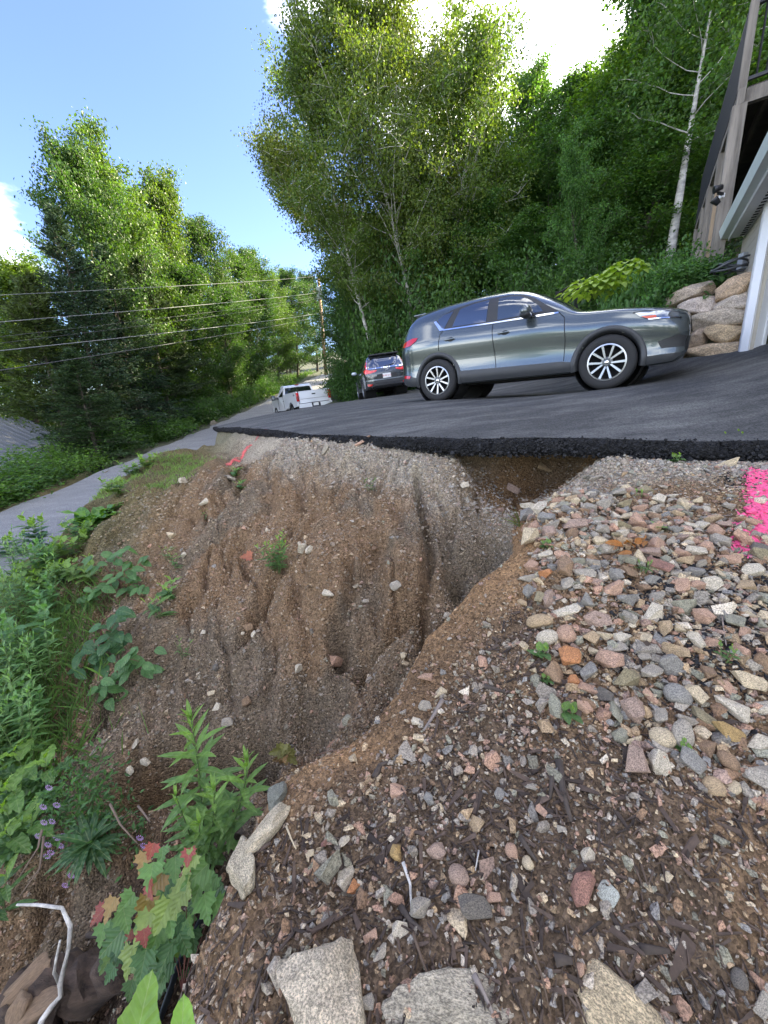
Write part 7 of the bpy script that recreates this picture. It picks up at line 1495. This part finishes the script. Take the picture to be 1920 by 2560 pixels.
# bright green bushy weed on the slope, seedlings
def weed(px_, py_, label, h, n, ls, col, me=ovate, stems=5, spread=.4, name='weed', group=None, wsc=1, top=LIME, base=None, cat='plant'):
    P = Vector(base) if base is not None else hit(px_, py_); w_ = thing(name, label, cat, P, group)
    for i in range(stems):
        a = i * 2.4 + random.random(); e = Vector((math.cos(a) * h * spread * random.random() ** .5, math.sin(a) * h * spread * random.random() ** .5, h * random.uniform(.7, 1.05))); stalk(w_, curve((e.x * .2, e.y * .2, -.02), e, (0, 0, 0), 6), n, ls, me, col, top, .2, .35, wsc=wsc, r_=.003)
    return w_
weed(692, 1430, 'bright green bushy weed alone in the middle of the eroded slope', .34, 11, .075, (.085, .18, .045), lance, 9, .45, wsc=1.7)
SD = [(590,1190,'dandelion rosette at the head of the eroded slope',.10,broad,.14),(600,1222,'small weed just below the dandelion rosette',.10,ovate,.10),(420,1400,'small pale weed above the mid-slope',.16,lance,.08),(458,1640,'thin feathery seedling low on the slope',.16,lance,.05),(425,1500,'spreading weed clump right of the raspberries',.16,broad,.13),(400,1545,'grassy weed under the spreading clump',.18,lance,.16),(440,1420,'narrow-leaved weed left of the bright bushy one',.15,lance,.09),(1352,1645,'two-leaved seedling at the left foot of the stone heap',.06,ovate,.055),(1365,1705,'tiny round-leaved seedling below the two-leaved one',.05,ovate,.03),(1420,1795,'seedling between grey stones at the heap foot',.05,ovate,.05),(1808,1650,'small leafy seedling beside the upright twig',.09,ovate,.03),(1600,1248,'small weed in the flat gravel above the heap',.06,lance,.06),(1555,1135,'weed tuft growing under the slab edge',.10,lance,.08),(1590,1130,'second weed tuft right of the first under the slab edge',.09,lance,.08),(1815,1130,'tall seedling against the black slab edge',.18,ovate,.06),(1745,1138,'low seedling left of the tall one against the slab edge',.07,ovate,.05),(1690,1160,'seedling in the gravel below the slab edge',.07,broad,.07),(1905,1140,'seedling at the right frame edge under the slab',.10,ovate,.06),(1712,1880,'tiny dark seedling in the mulch below the heap',.04,ovate,.03),(1610,1430,'thin seedling below the rusty dead leaves',.07,lance,.05),(1365,1372,'small green sprout on the left rim of the heap',.05,ovate,.04),(925,1225,'faint green weed at the top of the cracks',.12,lance,.07),(515,1300,'pale weed near the crest right of the grass',.10,lance,.07)]
for x, y, lb, h, me, ls in SD: weed(x, y, lb, h, 5, ls, (.085, .17, .05), me, 3, .5, 'seedling', 'seedlings sprouting on bare ground')
P = hit(1300, 1318); gt = thing('grass_tuft', 'grass tuft overhanging the brink left of the stone heap', 'grass', P)
for i in range(9): put_leaf(gt, lance, (0, 0, 0), (random.uniform(-1, .3), random.uniform(-.5, .3), random.uniform(.3, 1)), random.uniform(.15, .27), (.13, .18, .05), wsc=.3, name='blade')
P = hit(725, 1905); br_ = thing('bronze_seedling', 'bronze-leaved maple seedling in the dark gully hollow', 'plant', P)
for i in range(7): put_leaf(br_, maple, (random.uniform(-.03, .03), -.02, .05 + .02 * i), (math.cos(i * 2.4), -.5, random.uniform(-.6, .3)), random.uniform(.06, .11), (.24, .14, .06) if i < 3 else (.20, .19, .06), up=(0, -.8, .6))
# the thicket on the left
GTH = 'tall weeds in the thicket at the left edge'
rw_ = random.Random(5); k = 0
WHERE = ['among the uppermost weeds of the left thicket', 'in the upper left thicket', 'in the middle of the left thicket', 'low in the left thicket', 'at the bottom of the left thicket']
LOOKS = ['slender light green weed', 'narrow-leaved weed with yellowish tip', 'bushy mid-green weed', 'dark leafy weed', 'arching pale weed', 'stiff upright green weed', 'broad-leaved weed']
for j, (x0, y0, x1, y1, n_) in enumerate([(-60, 1440, 130, 1500, 7), (-60, 1530, 140, 1600, 8), (-60, 1640, 140, 1720, 8), (-60, 1780, 110, 1860, 8), (-60, 1900, 90, 1960, 6)]):
    for i in range(n_):
        x = x0 + (x1 - x0) * (i + rw_.random()) / n_; y = rw_.uniform(y0, y1); col = [(.12, .23, .065), (.16, .27, .07), (.095, .19, .06), (.065, .14, .052), (.14, .24, .08), (.11, .22, .065), (.09, .19, .06)][i % 7]
        w_ = weed(x, y, LOOKS[i % 7] + (' left of it ' if False else ' ') + WHERE[j] + (', second of its look' if i >= 7 else ''), rw_.uniform(.40, .68), 20, rw_.uniform(.075, .105) * (1.1 if i % 7 == 6 else 1), col, lance if i % 7 != 6 else ovate, 4, .35, 'tall_weed', GTH, 1.0 if i % 7 != 6 else .9, top=[c * 1.35 for c in col])
GCR = 'low leafy weeds along the left crest'
for i, (x, y, lb) in enumerate([(135, 1420, 'yellow-green clump below the dock'), (95, 1450, 'yellow-green clump at the left end of the crest'), (180, 1390, 'yellow-green clump between dock and thicket'), (205, 1350, 'leafy clump at the foot of the dock'), (290, 1240, 'bright clump right above the dock'), (330, 1190, 'low clump on the crest by the road'), (370, 1170, 'low clump left of the grass patch'), (160, 1455, 'green clump over the dark debris'), (60, 1490, 'yellowish clump above the thicket'), (120, 1480, 'yellowish clump right above the thicket'), (215, 1460, 'small clump left of the raspberry')]):
    weed(x, y, lb, .26, 9, .12, [(.14, .22, .05), (.10, .19, .05)][i % 2], ovate, 6, .8, 'leafy_weed', GCR)
for i, (x, y, lb, h) in enumerate([(60, 1395, 'dark leafy stem rising against the road at left', .6), (20, 1400, 'bushy dark weed at the left frame edge against the road', .55), (95, 1380, 'thin leafy stem in front of the road', .5), (-20, 1420, 'leafy weed cut by the left frame edge', .6)]): weed(x, y, lb, h, 12, .15, (.06, .14, .05), ovate, 4, .35, 'roadside_weed', 'weeds in front of the road')
for i, (x, y, lb) in enumerate([(60, 2130, 'broad-leaved weed at the left edge beside the asters'), (15, 2100, 'broad-leaved weed cut by the left frame edge'), (95, 2010, 'lance-leaved weed left of the asters'), (-10, 2300, 'ferny weed at the left edge above the bleached root')]): weed(x, y, lb, .34, 9, .16, (.075, .15, .05), lance if i % 2 else broad, 3, .4, 'gully_weed', 'weeds at the gully foot')
# the near sapling whose two leaves poke into the frame
P = Vector(pt(395, 2700, .62)); P.z = float(zg(P.x, P.y)); np_ = thing('broadleaf_sapling', 'sapling close to the viewer showing two lime-green leaves at the bottom edge', 'plant', P)
bleaf = leaf_mesh('big_leaf', lambda t: .36 * math.sin(math.pi * t ** .72) ** .62 * (1 + .04 * math.sin(t * 60)) * (1 + .12 * math.sin(t * 15)), .12, .10, rib=.5, nx=22)
for bx, by, tx, ty, d, s, w_ in [(325, 2680, 372, 2432, .46, .125, .82), (455, 2720, 452, 2492, .50, .12, .8)]:
    a = Vector(pt(bx, by, d)) - P; b = Vector(pt(tx, ty, d + .03)) - P; stem_tube(np_, curve((0, 0, 0), a, (.02, 0, .05)), .003)
    put_leaf(np_, bleaf, a, b - a, (b - a).length, (.19, .34, .05), up=Vector((0, -.75, .65)), wsc=w_)
# garden behind the boulder wall
GH = 'hostas above the boulder wall'
for i, (x, y, Y, n_, lb) in enumerate([(1500, 735, 9.0, 60, 'yellow-green hosta spilling over the wall left of the leafy border plants'), (1560, 700, 8.9, 54, 'yellow-green hosta beside the leafy border plants, higher than the other'), (1460, 740, 9.7, 36, 'smaller yellow-green hosta nearest the stair rail')]):
    P = Vector(top_at(x, y, Y=Y)); P.z = max(P.z - .15, float(zg(P.x, P.y)) - .1); h_ = thing('hosta', lb, 'plant', P, GH)
    for k in range(n_):
        a = k * 2.4; e = .15 + .9 * (k / n_) + random.uniform(-.1, .1); st_ = .10 + .45 * (1 - k / n_) * random.uniform(.6, 1.1); q = Vector((math.cos(a) * st_, math.sin(a) * st_, .18 + .30 * k / n_)); put_leaf(h_, hosta, q, (math.cos(a) * math.cos(e * .4), math.sin(a) * math.cos(e * .4), -.15 + e * .3), random.uniform(.17, .25), (.26, .37, .06))
GBD = 'leafy border plants above the boulder wall'
sm_ = [make_shrub('border', 230 + i, .75, .55, 5200, (.085, .18, .05), .065) for i in range(2)]
for i, (x, y, Y, s, lb) in enumerate([(1600, 730, 8.3, 1.0, 'leafy green border plant right of the hostas'), (1655, 705, 8.2, 1.15, 'leafy green border plant above the second boulder of the top course'), (1710, 690, 8.0, 1.1, 'leafy green border plant left of the deck post foot'), (1755, 690, 7.9, .9, 'leafy green border plant at the deck post foot'), (1630, 690, 9.3, 1.2, 'taller leafy plant at the back of the garden bed'), (1700, 665, 9.2, 1.1, 'leafy plant in front of the far deck posts'), (1540, 735, 8.6, .8, 'leafy green plant between hostas and wall top')]):
    P = Vector(top_at(x, y, Y=Y)); P.z = float(zg(P.x, P.y)); tz = Vector(top_at(x, y - 45, Y=Y)).z; hh = max(.5, tz - P.z)
    plant_tree(('shrub', 0), P, hh, .62 * s, lb, 'plant', GBD, (1, 1, 1), 'border_plant', meshes=sm_[i % 2], R0_=.55, H0_=.75) if False else None
    root = thing('border_plant', lb, 'plant', P, GBD)
    for nm, me, m_ in (('stems', sm_[i % 2][0], STEM), ('foliage', sm_[i % 2][1], LEAFM)):
        o = link(nm, me, m_, root); o.matrix_local = Matrix.Rotation(i * 1.3, 4, 'Z') @ Matrix.Diagonal((s, s, hh / .75, 1)); o.color = (1, 1, 1, 1)
P = Vector(top_at(1790, 720, Y=7.3)); iv = thing('ivy_plant', 'creeping ivy-like plant at the foot of the nearest deck post', 'plant', P - Vector((0, 0, .4)))
for i in range(40): put_leaf(iv, ovate, (random.uniform(-.22, .22), random.uniform(-.2, .2), random.uniform(.1, .85)), (random.uniform(-1, 1), -.6, random.uniform(-.6, .2)), random.uniform(.09, .14), (.06, .14, .04), up=(0, -.5, .8))
# litter
P = hit(1630, 1328); fl1 = thing('fallen_leaf', 'fresh green leaf fallen on the stone heap', 'leaf', P + Vector((0, 0, .03))); put_leaf(fl1, maple, (0, 0, 0), (1, -.1, -.05), .13, (.20, .33, .12), name='blade')
P = hit(1588, 1385); dl = thing('dead_leaves', 'cluster of rusty orange dead leaves on the stone heap', 'leaves', P + Vector((0, 0, .035)))
for i in range(9): put_leaf(dl, ovate, (random.uniform(-.08, .08), random.uniform(-.09, .06), random.uniform(0, .03)), (random.uniform(-1, 1), random.uniform(-1, 1), random.uniform(-.3, .3)), random.uniform(.05, .10), (.34, .13, .03), roll=random.uniform(-1, 1), wsc=.8, name='dead_leaf')
P = hit(632, 1395); d2 = thing('dead_leaf', 'orange dead leaf left of the bright bushy weed', 'leaf', P + Vector((0, 0, .02))); put_leaf(d2, maple, (0, 0, 0), (-1, -.2, .1), .12, (.42, .14, .08), up=(0, -.6, .8), name='blade')
# grass patches on the crest and undergrowth in the woods: nobody could count these
r_ = np.random.default_rng(301)
def grass(name, cs, n, hgt, col, seed, wd=.008):
    r_ = np.random.default_rng(seed); V = []; cols = []
    c = np.array(cs)[r_.integers(0, len(cs), n)]; X = c[:, 0] + r_.normal(size=n) * c[:, 2]; Y = c[:, 1] + r_.normal(size=n) * c[:, 2]; Z = zg(X, Y); a = r_.uniform(0, 6.28, n); h = hgt * r_.uniform(.5, 1.2, n); ln = r_.normal(size=(n, 2)) * .5
    p0 = np.stack([X - wd * np.cos(a), Y - wd * np.sin(a), Z - .01], -1); p1 = np.stack([X + wd * np.cos(a), Y + wd * np.sin(a), Z - .01], -1); top = np.stack([X + ln[:, 0] * h, Y + ln[:, 1] * h, Z + h], -1); mid = (p0 + p1) / 2 * .45 + top * .55 + np.array([0, 0, .1]) * h[:, None]
    V = np.stack([p0, p1, mid + (p1 - p0) * .4, top], 1).reshape(-1, 3); o = link(name, np_mesh(name, V, np.arange(n * 4).reshape(-1, 4), fcols=np.array(col)[None] * r_.uniform(.6, 1.4, (n, 1))), LEAFM); o['kind'] = 'stuff'; o.color = (1, 1, 1, 1)
def pc(x, y, s): q = hit(x, y); return (q.x, q.y, s)
grass('grass', [pc(430, 1175, .22), pc(470, 1180, .2), pc(420, 1210, .18), pc(350, 1160, .25), pc(330, 1180, .25), pc(400, 1150, .25), pc(300, 1215, .2), pc(450, 1150, .15), pc(260, 1240, .2)], 4200, .065, (.17, .25, .08), 302, .005)
grass('thicket_grass', [pc(x, y, .22) for x, y in ((0, 1500), (60, 1560), (110, 1620), (20, 1650), (90, 1720), (30, 1790), (90, 1830), (20, 1880), (60, 1930), (0, 1960), (150, 1560))], 3800, .17, (.11, .19, .06), 303, .0035)
def undergrowth(name, xs, n, size, seed, col):
    r_ = np.random.default_rng(seed); C = []
    while len(C) < n:
        x = r_.uniform(xs[0], xs[1], n); y = r_.uniform(xs[2], xs[3], n); ok = (x < road_x(y) - .5) if xs[1] < 0 else ((~in_poly(x, y, DRIVE)) & (seg_dist(x, y, DRIVE + DRIVE[:1])[0] > .6) & (x > road_x(y) + RW + .6) & ((y > 10.0) | (x > 6.5)))
        C += list(np.column_stack([x, y])[ok])
    C = np.array(C)[:n]; z = zg(C[:, 0], C[:, 1]) + np.abs(r_.normal(size=n)) * .28 * (.5 + vn(C[:, 0] * .7, C[:, 1] * .7, 3)); V, F_ = leaf_quads(r_, np.column_stack([C, z]), size, up=1.2); o = link(name, np_mesh(name, V, F_, fcols=np.array(col)[None] * r_.uniform(.6, 1.35, (n, 1))), LEAFM); o['kind'] = 'stuff'
undergrowth('undergrowth', (-30, -10, 5, 70), 42000, .22, 311, (.060, .115, .032)); undergrowth('woodland_undergrowth', (-4, 30, 9, 45), 38000, .22, 312, (.048, .092, .03))
